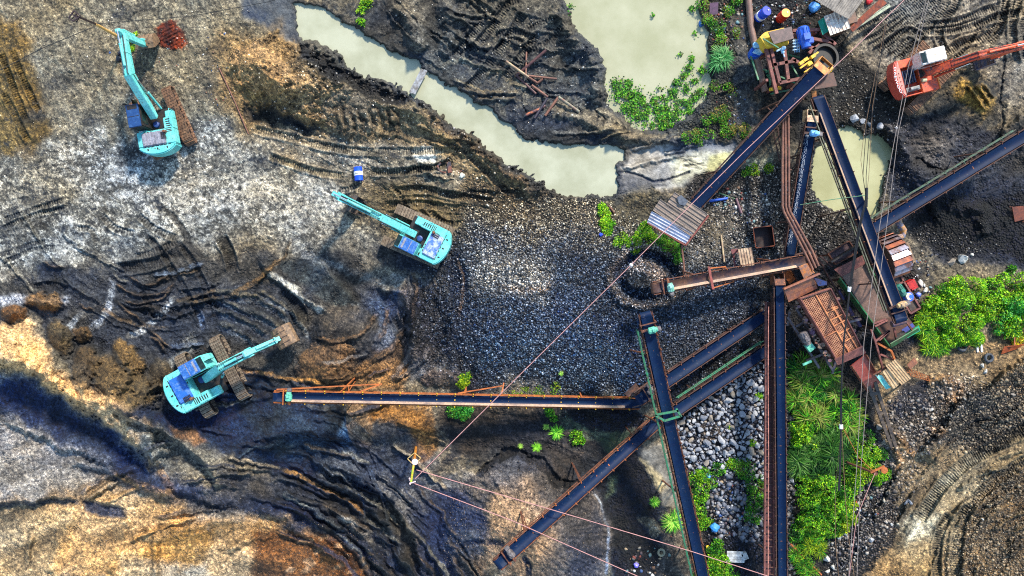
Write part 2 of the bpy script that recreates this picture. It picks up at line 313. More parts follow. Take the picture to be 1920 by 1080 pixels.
# -- land between stream and pond
zone([(620, -60), (1060, -60), (1075, 40), (1130, 110), (1142, 180), (1160, 215), (1230, 250), (1400, 262), (1400, 285), (1180, 275), (1040, 272), (985, 262), (930, 215), (850, 165), (790, 120), (700, 60), (600, -10)], (88, 86, 80), 10, 10, 1, ash=.35, grav=.15)
zone([(690, 0), (740, -30), (790, 30), (800, 90), (790, 120), (740, 95), (690, 50)], (58, 56, 54), 16, 14, .7)
zone([(740, 0), (780, -20), (800, 40), (790, 100), (770, 90), (760, 40)], (140, 130, 112), 14, 12, .5, dz=.3)
zone([(800, -30), (830, 0), (835, 60), (810, 110), (790, 60)], (62, 58, 52), 14, 12, .6, dz=-.2)
ridge([(740, 10), (772, 50), (790, 100)], 14, .5); ridge([(830, 0), (850, 60), (830, 110)], 12, .45)
ridge([(1040, 20), (1090, 80), (1130, 130), (1130, 200)], 20, .7, 10)
streak([(800, 130), (840, 122), (880, 112), (930, 132), (990, 170)], 12, (134, 126, 108), 6, 8, .75, .05)
for p in [[(960, 0), (920, 55), (870, 105)], [(985, 20), (945, 80), (905, 135), (870, 175)], [(880, -5), (905, 30), (880, 70), (850, 110)], [(1010, 60), (975, 110), (940, 150)]]:
    rut(p, 17, 4.4, .14, (112, 112, 106), .55)
for p in [[(850, 20), (890, 30), (920, 22)], [(850, 34), (890, 42), (925, 34)]]: ridge(p, 3, .14, 4)
zone([(1000, 200), (1080, 190), (1160, 222), (1250, 258), (1190, 262), (1080, 232)], (126, 112, 90), 12, 10, .6)
streak([(1120, 205), (1170, 228), (1220, 250)], 14, (142, 130, 108), 6, 4, .7, .12)
zone([(960, 190), (1010, 215), (1080, 235), (1170, 262), (1090, 275), (1000, 268), (950, 225)], (54, 54, 54), 8, 8, .8)
ridge([(1020, 205), (1090, 225), (1170, 255), (1300, 262)], 9, .4, 5)
for a in range(12):
    x = random.uniform(870, 1120); y = random.uniform(20, 210); crack([(x, y), (x + random.uniform(-20, 20), y + 12), (x + random.uniform(-30, 30), y + 30)], 3, .10, op=.6)
# -- mud flat
zone([(1150, 285), (1190, 275), (1300, 268), (1380, 262), (1385, 300), (1340, 330), (1270, 350), (1210, 362), (1150, 366)], (132, 130, 126), 6, 7, 1, dz=-.24, grav=0, ash=0, wet=1.0)
zone([(1265, 292), (1330, 288), (1372, 284), (1375, 300), (1320, 330), (1260, 342)], (178, 174, 148), 12, 8, .8)
zone([(1330, 292), (1374, 283), (1364, 300), (1335, 326), (1322, 328)], (150, 146, 100), 4, 3, .8)
zone([(1250, 262), (1390, 258), (1380, 274), (1270, 286)], (84, 90, 100), 8, 5, .7)
zone([(1156, 326), (1180, 324), (1220, 340), (1250, 345), (1200, 362), (1156, 362)], (84, 86, 92), 4, 4, .9)
crack([(1160, 324), (1180, 324), (1205, 332), (1225, 342), (1250, 334), (1290, 322)], 4, .14, (50, 54, 66), .8, 3)
for i in range(8):
    x, y = 1298 + random.uniform(-10, 10), 305 + random.uniform(-6, 8); crack([(x, y), (x + random.uniform(-16, 16), y + random.uniform(-10, 10)), (x + random.uniform(-26, 26), y + random.uniform(-14, 16))], 1.8, .05, (90, 84, 72), .6, 3)
# -- rubbishy strip right of the pond
zone([(1310, -60), (1420, -60), (1430, 100), (1415, 210), (1395, 260), (1290, 265), (1240, 250), (1290, 225), (1325, 150), (1330, 80)], (84, 78, 62), 10, 10, 1, grav=.5, ash=.5)
zone([(1370, 30), (1410, 20), (1418, 100), (1408, 200), (1380, 240), (1380, 120)], (92, 88, 84), 8, 8, .7, grav=.1)
zone([(1385, 195), (1425, 190), (1420, 235), (1380, 258)], (96, 94, 92), 6, 5, .8, grav=0)
# -- top right yard, heavily tracked
zone([(1400, -60), (1620, -60), (1600, 60), (1560, 110), (1560, 260), (1420, 270), (1420, 100)], (50, 46, 40), 12, 10, 1, grav=.4, ash=.2)
zone([(1590, 40), (1700, -60), (1980, -60), (1980, 180), (1840, 200), (1720, 220), (1640, 150), (1590, 110)], (118, 110, 98), 14, 12, 1, grav=.2, ash=.3)
zone([(1560, 90), (1600, 100), (1640, 130), (1670, 180), (1700, 215), (1700, 250), (1560, 250)], (44, 40, 35), 12, 8, .95, grav=.35, ash=.2)
for i in range(9):
    o = i * 13; rut([(1598 + o * .9, 66 + o * .55), (1650 + o * .8, 34 + o * .35), (1720 + o * .6, -12 + o * .1)], 8, 4.4, .11, (142, 134, 120), .6)
for p in [[(1720, 60), (1790, 55), (1850, 38), (1930, 20)], [(1740, 48), (1800, 40), (1870, 12)], [(1775, 100), (1760, 60), (1790, 10), (1800, -20)], [(1825, 84), (1860, 60), (1890, 20), (1895, -20)], [(1848, 90), (1876, 50), (1886, -10)], [(1905, 110), (1898, 50), (1912, -10)], [(1925, 120), (1918, 60), (1930, 0)], [(1740, 80), (1700, 60), (1640, 100)], [(1766, 110), (1800, 82), (1840, 70)]]:
    rut(p, 15, 4.4, .13, (138, 130, 116), .55)
# trench and bank below the red machine
zone([(1700, 130), (1830, 130), (1880, 180), (1870, 250), (1760, 240), (1700, 200)], (76, 68, 54), 14, 12, .9, grav=.2)
zone([(1800, 150), (1840, 160), (1868, 195), (1840, 215), (1790, 180)], (140, 116, 66), 8, 8, .7, dz=.2)
for p in [[(1815, 160), (1845, 205)], [(1830, 158), (1858, 198)], [(1842, 156), (1868, 188)]]: ridge(p, 3, .22, 3)
zone([(1640, 225), (1760, 215), (1880, 250), (1980, 200), (1980, 520), (1760, 480), (1690, 420), (1650, 300)], (58, 56, 58), 14, 12, 1, grav=.35, ash=.3)
zone([(1720, 270), (1800, 240), (1830, 260), (1800, 320), (1740, 330)], (98, 96, 96), 12, 10, .6)
cliff([(1655, 225), (1700, 250), (1720, 300), (1760, 320), (1820, 290), (1880, 240), (1960, 180)], 10, .7, 1, 60, 7)
crack([(1880, 100), (1876, 180), (1880, 240), (1840, 290), (1770, 320), (1720, 300)], 4, .14, (40, 36, 32), .5)
zone([(1740, 330), (1800, 300), (1900, 260), (1980, 240), (1980, 330), (1870, 320), (1780, 370)], (66, 62, 58), 10, 8, .7)
zone([(1700, 380), (1800, 360), (1930, 360), (1980, 380), (1980, 500), (1860, 480), (1740, 470)], (26, 28, 38), 18, 12, .97, grav=.6)
ridge([(1745, 400), (1790, 385), (1840, 400), (1860, 440)], 22, .5, 8); r, d = blob(1785, 425, 56, 40, 0, 5); COL[r] *= (1 + .5 * np.exp(-((d - .8) / .1) ** 2) * .6)[..., None]
zone([(1895, 385), (1925, 390), (1925, 420), (1900, 412)], (110, 60, 36), 5, 3, .9)
# -- under the machinery
zone([(1290, 330), (1440, 300), (1500, 290), (1560, 400), (1720, 470), (1740, 620), (1680, 780), (1560, 900), (1440, 700), (1440, 500), (1300, 500), (1280, 440)], (66, 60, 54), 14, 12, 1, grav=.5, ash=.2)
zone([(1290, 440), (1320, 380), (1450, 350), (1460, 470), (1400, 490), (1290, 500)], (112, 108, 100), 14, 12, .85, grav=.6)
zone([(1326, 410), (1372, 400), (1378, 470), (1330, 480)], (86, 78, 64), 14, 12, .7, grav=.2)
zone([(1500, 400), (1590, 400), (1600, 460), (1500, 470)], (70, 64, 56), 10, 8, .6, grav=.6)
zone([(1400, 300), (1440, 290), (1450, 320), (1400, 320)], (180, 180, 150), 8, 6, .5)
zone([(1150, 365), (1220, 350), (1300, 430), (1280, 480), (1200, 470), (1130, 420), (1115, 380)], (74, 70, 56), 10, 8, .7, grav=.4)
# -- lower left slopes
zone([(-40, 600), (40, 605), (80, 640), (90, 690), (150, 725), (230, 760), (300, 800), (250, 830), (150, 770), (60, 700), (-40, 690)], (178, 146, 108), 9, 10, .95, grav=.2, ash=.1)
ridge([(-40, 645), (60, 680), (140, 725), (230, 780), (300, 830)], 26, 1.1, 8)
zone([(-40, 692), (60, 712), (140, 770), (240, 830), (330, 900), (420, 930), (520, 950), (640, 1010), (620, 1100), (-40, 1100)], (126, 124, 122), 12, 12, 1, grav=.2, ash=.2)
zone([(-40, 700), (60, 715), (150, 775), (220, 820), (260, 870), (200, 860), (100, 830), (30, 790), (-40, 790)], (56, 68, 92), 14, 12, .85)  # ridge's shaded side painted navy
zone([(-40, 790), (60, 815), (140, 860), (100, 880), (-40, 860)], (112, 112, 116), 14, 12, .7)
zone([(150, 850), (230, 860), (300, 900), (330, 930), (230, 910), (150, 890)], (72, 78, 90), 12, 10, .7)
ridge([(130, 870), (200, 882), (270, 910), (330, 935)], 8, .4, 6)
zone([(-40, 935), (60, 940), (140, 935), (200, 905), (300, 925), (400, 985), (520, 975), (620, 1000), (640, 1100), (-40, 1100)], (172, 142, 104), 20, 16, .9, grav=.2)
cliff([(-40, 950), (40, 945), (80, 940), (150, 942)], 6, .6, -1, 60, 5)
streak([(-40, 952), (40, 944), (80, 942), (150, 942)], 8, (54, 60, 74), 4, 5, .7)
zone([(152, 938), (200, 948), (235, 958), (236, 976), (190, 972), (160, 960)], (46, 56, 72), 5, 4, .9, dz=-.4)
zone([(-40, 955), (90, 950), (135, 960), (100, 1100), (-40, 1100)], (134, 122, 100), 12, 10, .6)
ridge([(135, 955), (115, 1010), (95, 1080)], 10, .3, 5); ridge([(240, 980), (225, 1020), (205, 1080)], 10, .4, 5)
zone([(330, 985), (390, 985), (395, 1010), (360, 1060), (280, 1080), (270, 1040)], (164, 120, 64), 12, 12, .7)
zone([(230, 1050), (380, 1060), (420, 1100), (220, 1100)], (140, 134, 120), 12, 10, .7)
cliff([(260, 1010), (300, 990), (400, 975), (470, 960)], 8, .4, 1, 50, 6)
for p in [[(300, 1000), (290, 1050), (285, 1080)], [(420, 1040), (460, 1015), (520, 1005)], [(60, 1000), (50, 1060)]]: ridge(p, 5, .2, 6)
zone([(255, 780), (275, 800), (310, 850), (330, 880), (300, 880), (262, 840), (240, 800)], (120, 118, 110), 8, 8, .7)
for p in [[(270, 860), (290, 885)], [(292, 868), (325, 928)], [(210, 885), (260, 905), (320, 930)]]: streak(p, 12, (176, 136, 84), 5, 6, .8, .12)
# -- black pit below the excavator and its rim
zone([(400, 690), (500, 700), (560, 730), (660, 760), (670, 830), (640, 880), (560, 900), (470, 870), (400, 850), (310, 810), (230, 780), (215, 765), (330, 770)], (28, 42, 60), 14, 10, .97, grav=.2, ash=0)
cliff([(210, 760), (240, 792), (300, 815), (350, 850), (390, 890), (400, 920)], 9, 1.0, -1, 50, 4)
cliff([(545, 690), (520, 730), (480, 700), (440, 700)], 10, .3, 1, 40, 4)
zone([(320, 800), (360, 800), (385, 830), (360, 835), (330, 820)], (120, 84, 54), 6, 6, .8)
r, d = blob(570, 820, 100, 60, 10, 10); H[r] += .8 * np.clip(1 - d, 0, 1); paint(r, np.clip(1 - d, 0, 1), (58, 70, 74), .8)
zone([(430, 880), (480, 870), (500, 900), (470, 920)], (124, 118, 104), 8, 8, .5)
for i in range(3): streak([(548 + i * 6, 940 + i * 8), (570, 938 + i * 8), (600, 950 + i * 6)], 4, (160, 120, 78), 2, 3, .7, .05)
zone([(655, 770), (680, 800), (672, 860), (650, 880), (640, 820)], (104, 138, 178), 8, 6, .6)
mound(675, 800, 26, 62, .8, -8, (132, 112, 94), .85, 4, .8, .2)
zone([(700, 758), (800, 758), (812, 790), (812, 850), (795, 880), (770, 850), (762, 800), (700, 790)], (142, 102, 60), 9, 12, .85, grav=.1)
for i in range(4): crack([(770 + i * 10, 800 + i * 14), (800 + i * 8, 780 + i * 14)], 2, .05, (100, 70, 40), .5)
zone([(690, 790), (760, 790), (770, 850), (760, 900), (690, 860)], (64, 66, 70), 12, 14, .7)
zone([(620, 860), (760, 850), (830, 900), (900, 890), (880, 940), (780, 980), (700, 930), (600, 890)], (86, 92, 104), 16, 20, .8)
zone([(745, 880), (770, 900), (800, 908), (790, 925), (740, 915)], (40, 44, 54), 6, 6, .8)
# curving haul road, lower middle
zone([(400, 880), (520, 890), (640, 920), (720, 980), (780, 1100), (640, 1100), (640, 1040), (600, 990), (500, 950), (420, 930)], (66, 64, 64), 12, 12, .95, grav=.2)
for k, (c_, w_, h_) in enumerate([((96, 100, 104), 12, .35), ((60, 72, 92), 14, .12), ((84, 74, 62), 12, .4), ((110, 114, 112), 9, .3), ((64, 60, 56), 14, .15), ((74, 66, 56), 10, .35)]):
    p = [(590 - k * 20, 885 + k * 14), (660 - k * 18, 925 + k * 14), (725 - k * 18, 985 + k * 15), (772 - k * 20, 1090 + k * 6)]
    streak(p, w_, c_, 5, 7, .75); ridge(p, 7, h_, 7)
cliff([(600, 880), (680, 915), (740, 960), (770, 1010), (790, 1090)], 8, .7, -1, 60, 8)
zone([(480, 1000), (560, 990), (640, 1010), (690, 1060), (700, 1100), (470, 1100)], (110, 66, 34), 14, 14, .9, grav=.2)
for i in range(14):
    x, y = random.uniform(540, 700), random.uniform(1000, 1075); r, d = blob(x, y, 12, 6, -20, 5); paint(r, ss((1 - d) / .4), (160, 130, 100), .6)
streak([(540, 960), (620, 985), (680, 1030), (700, 1090)], 4, (38, 32, 30), 2, 4, .8, -.12)
for i in range(46):
    t = random.random(); x = 640 + 90 * t + random.gauss(0, 6); y = 975 + 70 * t * t + random.gauss(0, 5); mound(x, y, 8, 3.5, .10, 35, (128, 124, 118), .6, 2)
# -- big cone under the long diagonal belt
r, d = blob(990, 1005, 165, 160, 0, 8); H[r] += 3.4 * np.clip(1 - d, 0, 1) ** .9
k = ss((1.02 - d) / .1); paint(r, k, (84, 80, 80), .95); msk(r, k, 0, .2); msk(r, k, 2, 0)
ang = np.arctan2(V[r] - 1005, U[r] - 990); rill = vn(ang * 14, d * .6, .5, 31); H[r] += .12 * rill * k
zone([(900, 980), (930, 920), (990, 905), (1040, 960), (1010, 1080), (900, 1090)], (150, 128, 108), 26, 26, .7)
zone([(790, 960), (850, 950), (900, 990), (880, 1040), (800, 1080)], (64, 78, 104), 20, 16, .8)
zone([(840, 960), (880, 950), (890, 1000), (850, 1010)], (120, 128, 140), 12, 10, .6)
zone([(1050, 900), (1120, 960), (1138, 1040), (1080, 1090), (1060, 1000)], (58, 56, 58), 14, 10, .8)
streak([(858, 1032), (885, 1015), (920, 1015), (955, 1025)], 9, (40, 50, 70), 4, 4, .85, -.2)
streak([(980, 1040), (992, 1060), (994, 1085)], 10, (28, 38, 56), 3, 3, .9, -.2)
streak([(1112, 922), (1132, 960), (1140, 1020), (1134, 1080)], 4, (120, 130, 146), 2, 3, .7)
crack([(900, 880), (960, 848), (1010, 870), (1040, 900), (1080, 912)], 16, .35, (36, 36, 38), .85, 7)
# -- belt underside yard and puddles, lower centre
zone([(860, 760), (1160, 760), (1170, 820), (1110, 880), (1060, 900), (1000, 870), (960, 850), (880, 850), (830, 880), (830, 780)], (70, 60, 50), 14, 12, .95, grav=.3)
zone([(1000, 830), (1060, 840), (1100, 870), (1060, 880), (1010, 860)], (120, 96, 68), 12, 10, .6)
zone([(1100, 850), (1140, 860), (1110, 890), (1070, 905), (1060, 880)], (38, 38, 38), 10, 8, .7)
r, d = blob(1130, 780, 90, 34, 8, 5); paint(r, ss((1 - d) / .2), (40, 44, 54), .95); msk(r, ss((1 - d) / .2), 0, .6); H[r] += .8 * np.clip(1 - d, 0, 1)
streak([(1050, 775), (1070, 800), (1110, 815), (1150, 822), (1185, 815)], 16, (94, 110, 96), 6, 5, .8)
zone([(1115, 822), (1150, 812), (1190, 808), (1180, 830), (1140, 860), (1130, 840)], (56, 66, 34), 6, 5, .9, wet=.9)
zone([(1120, 860), (1200, 830), (1240, 900), (1260, 1000), (1270, 1090), (1145, 1090), (1145, 980), (1110, 910)], (32, 34, 38), 6, 5, 1, grav=.35, ash=.1)
zone([(1142, 890), (1156, 890), (1152, 920), (1135, 935)], (84, 96, 74), 6, 4, .7)
zone([(1195, 848), (1240, 830), (1262, 870), (1280, 960), (1240, 950), (1235, 920), (1215, 880)], (112, 112, 110), 8, 5, .95, grav=0, ash=0, wet=.9)
zone([(1200, 860), (1232, 885), (1250, 915), (1236, 922), (1220, 890)], (160, 148, 118), 6, 4, .85)
zone([(1200, 970), (1225, 975), (1240, 1000), (1220, 1010)], (150, 140, 120), 6, 5, .8)
zone([(1240, 960), (1290, 960), (1310, 1090), (1230, 1090)], (88, 84, 80), 8, 6, .8)
crack([(1235, 925), (1250, 905), (1262, 895)], 2, .05)
# -- boulder yard between the belts
zone([(1250, 700), (1440, 630), (1445, 1100), (1330, 1100), (1290, 900), (1262, 800)], (58, 58, 62), 8, 6, 1, grav=.9, ash=0)
zone([(1310, 800), (1350, 790), (1360, 830), (1320, 835)], (84, 72, 60), 8, 5, .8, grav=.4)
zone([(1320, 690), (1360, 660), (1368, 680), (1330, 720), (1310, 720)], (34, 33, 34), 4, 4, .9, dz=.2)
streak([(1300, 745), (1312, 720), (1330, 700)], 12, (120, 122, 122), 4, 4, .8)
zone([(1470, 600), (1500, 600), (1500, 1100), (1470, 1100)], (60, 56, 54), 5, 4, .9, grav=.7)
zone([(1480, 660), (1610, 700), (1650, 820), (1680, 900), (1610, 980), (1580, 1100), (1480, 1100)], (48, 44, 36), 10, 8, .9, grav=.5)
# -- lower right: stony haul road
zone([(1640, 680), (1760, 640), (1980, 600), (1980, 1120), (1560, 1120), (1620, 980), (1690, 880), (1640, 800)], (126, 106, 80), 12, 10, 1, grav=.25, ash=.15)
zone([(1700, 740), (1780, 720), (1850, 760), (1790, 840), (1710, 840), (1660, 780)], (80, 74, 68), 16, 12, .8, grav=.5)
zone([(1690, 720), (1750, 710), (1740, 760), (1700, 780), (1660, 760)], (46, 46, 52), 8, 6, .9)
for p in [[(1745, 710), (1770, 715), (1800, 740), (1808, 755)], [(1660, 800), (1700, 830), (1715, 860)], [(1760, 740), (1800, 760)], [(1730, 810), (1760, 800), (1780, 820)], [(1690, 850), (1688, 900)]]:
    streak(p, 13, (150, 108, 68), 7, 9, .6); ridge(p, 10, .22, 9)  # sunlit edges painted as orange strips
zone([(1560, 880), (1680, 900), (1690, 1000), (1600, 1100), (1560, 1100)], (76, 72, 70), 14, 10, .7, grav=.9)
zone([(1800, 760), (1980, 660), (1980, 800), (1860, 850), (1790, 850)], (70, 66, 60), 12, 12, .7, grav=.8)
zone([(1720, 960), (1780, 900), (1860, 850), (1980, 760), (1980, 900), (1860, 920), (1800, 990), (1740, 1100), (1680, 1040)], (136, 120, 94), 14, 8, .8, grav=.1)
zone([(1690, 980), (1720, 960), (1760, 970), (1750, 1010), (1700, 1020)], (160, 152, 130), 12, 8, .8)
rut([(1935, 795), (1880, 828), (1810, 870), (1760, 920), (1720, 980)], 24, 4.4, .14, (142, 132, 110), .7)
rut([(1935, 858), (1880, 890), (1830, 935), (1800, 985), (1790, 1090)], 24, 4.4, .14, (142, 132, 110), .7)
rut([(1780, 960), (1760, 1010), (1755, 1100)], 18, 4.4, .10, (122, 112, 92), .6)
zone([(1850, 900), (1980, 850), (1980, 1120), (1800, 1120), (1800, 1000)], (108, 88, 64), 16, 10, .8, grav=.4)
zone([(1860, 700), (1980, 680), (1980, 750), (1900, 740), (1860, 740)], (110, 84, 52), 10, 8, .6)
cliff([(1980, 650), (1900, 680), (1850, 730), (1800, 750), (1770, 800), (1720, 850)], 9, .7, -1, 60, 6)
for i in range(8):
    rut([(1850 + i * 10, 805 - i * 7), (1880 + i * 8, 780 - i * 6)], 7, 5, .08, None)
cliff([(-40, 680), (40, 700), (100, 740), (160, 780), (230, 830), (300, 890)], 16, 1.7, -1, 110, 8)
cliff([(0, 800), (120, 850), (240, 895), (330, 930), (450, 960)], 10, .5, -1, 60, 10)
zone([(-40, 706), (60, 722), (150, 776), (230, 830), (290, 880), (380, 920), (480, 935), (600, 960), (580, 985), (430, 965), (300, 925), (210, 880), (100, 810), (-40, 760)], (30, 42, 66), 16, 16, .85)  # navy overlay deepens the painted shade below the lower left ridge
zone([(560, 885), (680, 905), (760, 960), (800, 1100), (730, 1100), (700, 1020), (640, 950), (560, 915)], (34, 38, 46), 12, 12, .7)
zone([(780, 940), (870, 930), (900, 980), (840, 1030), (860, 1100), (780, 1100)], (26, 40, 70), 18, 18, .8)
zone([(640, 840), (760, 820), (830, 880), (780, 900), (650, 900)], (44, 54, 70), 18, 18, .6)
zone([(800, 790), (1000, 790), (1090, 850), (1060, 900), (940, 850), (840, 860)], (44, 38, 36), 20, 18, .6)
flow([(-40, 690), (200, 820), (400, 880), (640, 900), (800, 1000), (800, 1100), (-40, 1100)], 380, 1700, 60, 22, .42, .16, 101)
flow([(-40, 560), (200, 480), (480, 470), (700, 500), (760, 620), (600, 720), (400, 690), (-40, 620)], 300, 300, 34, 14, .40, .12, 121)
flow([(420, 690), (660, 740), (690, 860), (560, 900), (330, 830)], 520, 1000, 70, 30, .35, .14, 131)
flow([(600, -40), (1060, -40), (1150, 180), (1180, 260), (980, 260), (760, 100)], 0, 0, 40, 13, .34, .16, 141, -52)
flow([(420, 60), (760, 190), (1050, 380), (860, 420), (560, 300)], 0, 0, 40, 13, .30, .14, 151, 24)
flow([(1580, 40), (1940, -40), (1940, 240), (1720, 240)], 0, 0, 50, 9, .42, .10, 161, -32)
flow([(1660, 230), (1940, 180), (1940, 360), (1740, 380)], 1720, 100, 40, 14, .40, .16, 171)
flow([(1640, 780), (1940, 660), (1940, 1100), (1640, 1100)], 1990, 1130, 60, 16, .34, .10, 181)
flow([(-40, 280), (420, 250), (700, 380), (700, 470), (-40, 520)], 0, 0, 60, 16, .28, .05, 191, -12)
flow([(-40, -40), (520, -40), (460, 260), (-40, 300)], 0, 0, 26, 12, .26, .07, 201, 62)
flow([(700, 740), (1160, 760), (1160, 900), (800, 980), (640, 900)], 900, 1400, 40, 16, .35, .14, 211)
flow([(690, 520), (860, 480), (900, 720), (720, 740)], 560, 700, 50, 16, .35, .14, 221)
windrows(420, 1330, 340, 640, -2.2, -1.0, 38, 3.2, .2, [(170, 130, 84), (58, 66, 84), (150, 140, 124), (40, 46, 60)])
windrows(420, 1330, 380, 560, -1.3, -.5, 40, 3.0, .2, [(120, 122, 120), (50, 60, 80), (96, 80, 62)])
windrows(300, 300, 190, 360, .5, 2.3, 22, 2.4, .12, [(110, 88, 62), (90, 104, 122), (128, 126, 118)])
windrows(520, 1000, 150, 320, -2.2, -.6, 13, 3.0, .14, [(80, 96, 110), (58, 70, 84)])
windrows(1000, -400, 500, 760, .9, 1.9, 30, 2.8, .14, [(140, 126, 100), (110, 98, 80)])
windrows(1990, 1130, 120, 420, -3.1, -1.9, 46, 3.0, .12, [(140, 122, 94), (84, 72, 56), (120, 108, 88)])
windrows(620, 560, 90, 260, -.5, 1.6, 30, 3.0, .16, [(110, 112, 116), (120, 92, 66), (60, 72, 92)])
windrows(1100, -300, 330, 560, 1.4, 2.3, 30, 3.0, .16, [(110, 106, 98), (70, 68, 64)])
for k_ in range(26):                      # more crossing prints where the machines turn
    cx_, cy_ = random.choice([(330, 520), (330, 520), (120, 410), (800, 360), (1860, 90), (620, 560), (900, 80)]); x, y = cx_ + random.gauss(0, 60), cy_ + random.gauss(0, 34); a_ = random.uniform(-.9, 1.2) if cx_ < 1000 else random.uniform(-1.4, 0); L_ = random.uniform(40, 110); bnd = random.uniform(-16, 16)
    rut([(x, y), (x + math.cos(a_) * L_ / 2 - math.sin(a_) * bnd, y + math.sin(a_) * L_ / 2 + math.cos(a_) * bnd), (x + math.cos(a_) * L_, y + math.sin(a_) * L_)], random.uniform(8, 14), 5.2, .07, None)
for k_ in range(150):                     # dark pock marks and damp spots on the ash
    x, y = random.uniform(0, 640), random.uniform(180, 470); r, d = blob(x, y, random.uniform(3, 9), random.uniform(2, 6), random.uniform(0, 180), 3); paint(r, ss((1.1 - d) / .6), (58, 58, 58), random.uniform(.2, .75))
# ---- water bodies: dig the beds
WATER = -0.30
STREAM = [(553, 10), (580, 8), (602, 10), (625, 26), (665, 50), (690, 64), (740, 96), (770, 116), (792, 136), (822, 150), (860, 176), (905, 200), (935, 222), (958, 230), (975, 248), (996, 264), (1040, 270), (1070, 277), (1100, 272), (1130, 276), (1173, 279), (1166, 302), (1158, 312), (1156, 362), (1120, 364), (1072, 362), (1040, 358), (1010, 342), (980, 316), (930, 292), (900, 272), (866, 246), (830, 220), (790, 192), (766, 178), (740, 160), (700, 150), (668, 132), (645, 112), (628, 92), (600, 78), (562, 66), (560, 30)]
POND = [(1052, -40), (1070, 30), (1090, 62), (1130, 110), (1140, 160), (1140, 190), (1160, 212), (1200, 236), (1240, 244), (1270, 228), (1300, 204), (1328, 170), (1332, 110), (1326, 60), (1310, 20), (1300, -40)]
SUMP = [(1562, 240), (1600, 238), (1624, 250), (1650, 252), (1674, 272), (1668, 300), (1652, 330), (1648, 372), (1640, 404), (1612, 420), (1586, 396), (1560, 384), (1532, 366), (1524, 330), (1530, 280), (1550, 256)]
for P_, wp in ((STREAM, 7), (POND, 6), (SUMP, 8)):
    r = bbox(P_, 50); sd = sdpoly(r, smoothline(P_ + P_[:1], 3)[:-1], wp) + N_f[r] * 9
    H[r] = np.where(sd > -26, H[r] * ss((-sd + 4) / 26) + (-.02 + 0 * sd) * ss((sd + 26) / 22), H[r])
    H[r] -= .62 * ss((sd + 5) / 9)
    edge = ss((sd + 15) / 10); paint(r, edge, (52, 50, 46), .7)
    wet = ss((sd + 12) / 10); msk(r, wet, 1, .7); msk(r, wet, 2, 0)
# clods on the stream's dark bank
for i in range(260):
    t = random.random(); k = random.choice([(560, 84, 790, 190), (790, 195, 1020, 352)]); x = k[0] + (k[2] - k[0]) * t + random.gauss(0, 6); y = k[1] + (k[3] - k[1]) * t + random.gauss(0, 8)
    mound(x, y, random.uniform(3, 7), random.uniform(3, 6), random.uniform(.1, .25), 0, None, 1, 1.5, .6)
# ---- everywhere: lumps, clods, small relief
dens = np.clip((np.hypot(np.maximum(0, np.abs(U - 960) - 1100), np.maximum(0, np.abs(V - 540) - 700)) / 600), 0, 1)
H += (N_m * .34 + N_f * .17 + N_l * .5) * (1 - dens) * (1 - .75 * MSK[..., 1])
lump = fbm(U, V, 22, 3, 41, .7); H += .22 * np.clip(lump - .55, 0, 1) * (1 - MSK[..., 1])
# ash mottling and damp patches
a1 = fbm(U, V, 7, 4, 51, .9); a2 = fbm(U, V, 46, 4, 61, .65); a3 = fbm(U * .55 + V * .2, V, 16, 4, 71, .75)
mot = ss((a1 * .55 + a2 * .3 + a3 * .3 - .545) / .09) 
COL *= (1 - MSK[..., 2] * mot * .66)[..., None]
COL *= (1 + (a2 - .5)[..., None] * np.array([.9, .85, .75], np.float32) * 1.1)
hue = fbm(U, V, 120, 4, 81)[..., None] - .5; COL *= 1 + hue * np.array([.5, .1, -.5], np.float32)
COL *= (1 + (vn(U, V, 3.1, 91) - .5)[..., None] * .55 + (vn(U + WF * 9, V + WG * 9, 7.5, 92) - .5)[..., None] * .55); lum = COL.mean(-1, keepdims=True); COL *= np.clip(lum / .17, .03, 2.2) ** .38
gy = COL.mean(-1, keepdims=True); COL[:] = gy + (COL - gy) * 1.12; dk_ = np.clip(1 - gy / .07, 0, 1) * np.clip((fbm(U, V, 70, 3, 301)[..., None] - .38) * 5, 0, 1); COL *= 1 + dk_ * np.array([-.38, -.05, .75], np.float32); COL[:] = np.clip(COL, 0.006, .85)  # bluish shade put into the darkest ground colours

def ground(px, py):
    """ground height under photo pixel px, py"""
    i = int(np.clip(np.searchsorted(VA, py), 1, len(VA) - 1)); j = int(np.clip(np.searchsorted(UA, px), 1, len(UA) - 1)); return float(H[i, j])
def G3(px, py, dz=0.0):
    return W(px, py, ground(px, py) + dz)
nV, nU = U.shape; K = S * (CAMH - H) / CAMH
co = np.stack([(U - 960) * K, -(V - 540) * K, H], -1).reshape(-1, 3).astype(np.float32)
idx = np.arange(nV * nU, dtype=np.int32).reshape(nV, nU)
q = np.stack([idx[:-1, :-1], idx[1:, :-1], idx[1:, 1:], idx[:-1, 1:]], -1).reshape(-1, 4)
def bigmesh(name, co, q, cols=None, smooth=True):
    me = bpy.data.meshes.new(name); me.vertices.add(len(co)); me.vertices.foreach_set('co', np.ascontiguousarray(co, np.float32).ravel())
    n, k = q.shape; me.loops.add(n * k); me.polygons.add(n); me.loops.foreach_set('vertex_index', np.ascontiguousarray(q, np.int32).ravel())
    me.polygons.foreach_set('loop_start', np.arange(0, n * k, k, dtype=np.int32)); me.polygons.foreach_set('loop_total', np.full(n, k, np.int32))
    if smooth: me.polygons.foreach_set('use_smooth', np.ones(n, bool))
    for an, a in (cols or {}).items():
        at = me.color_attributes.new(an, 'FLOAT_COLOR', 'POINT'); at.data.foreach_set('color', np.concatenate([a, np.ones((len(a), 1), np.float32)], 1).astype(np.float32).ravel())
    me.update(calc_edges=True); return me
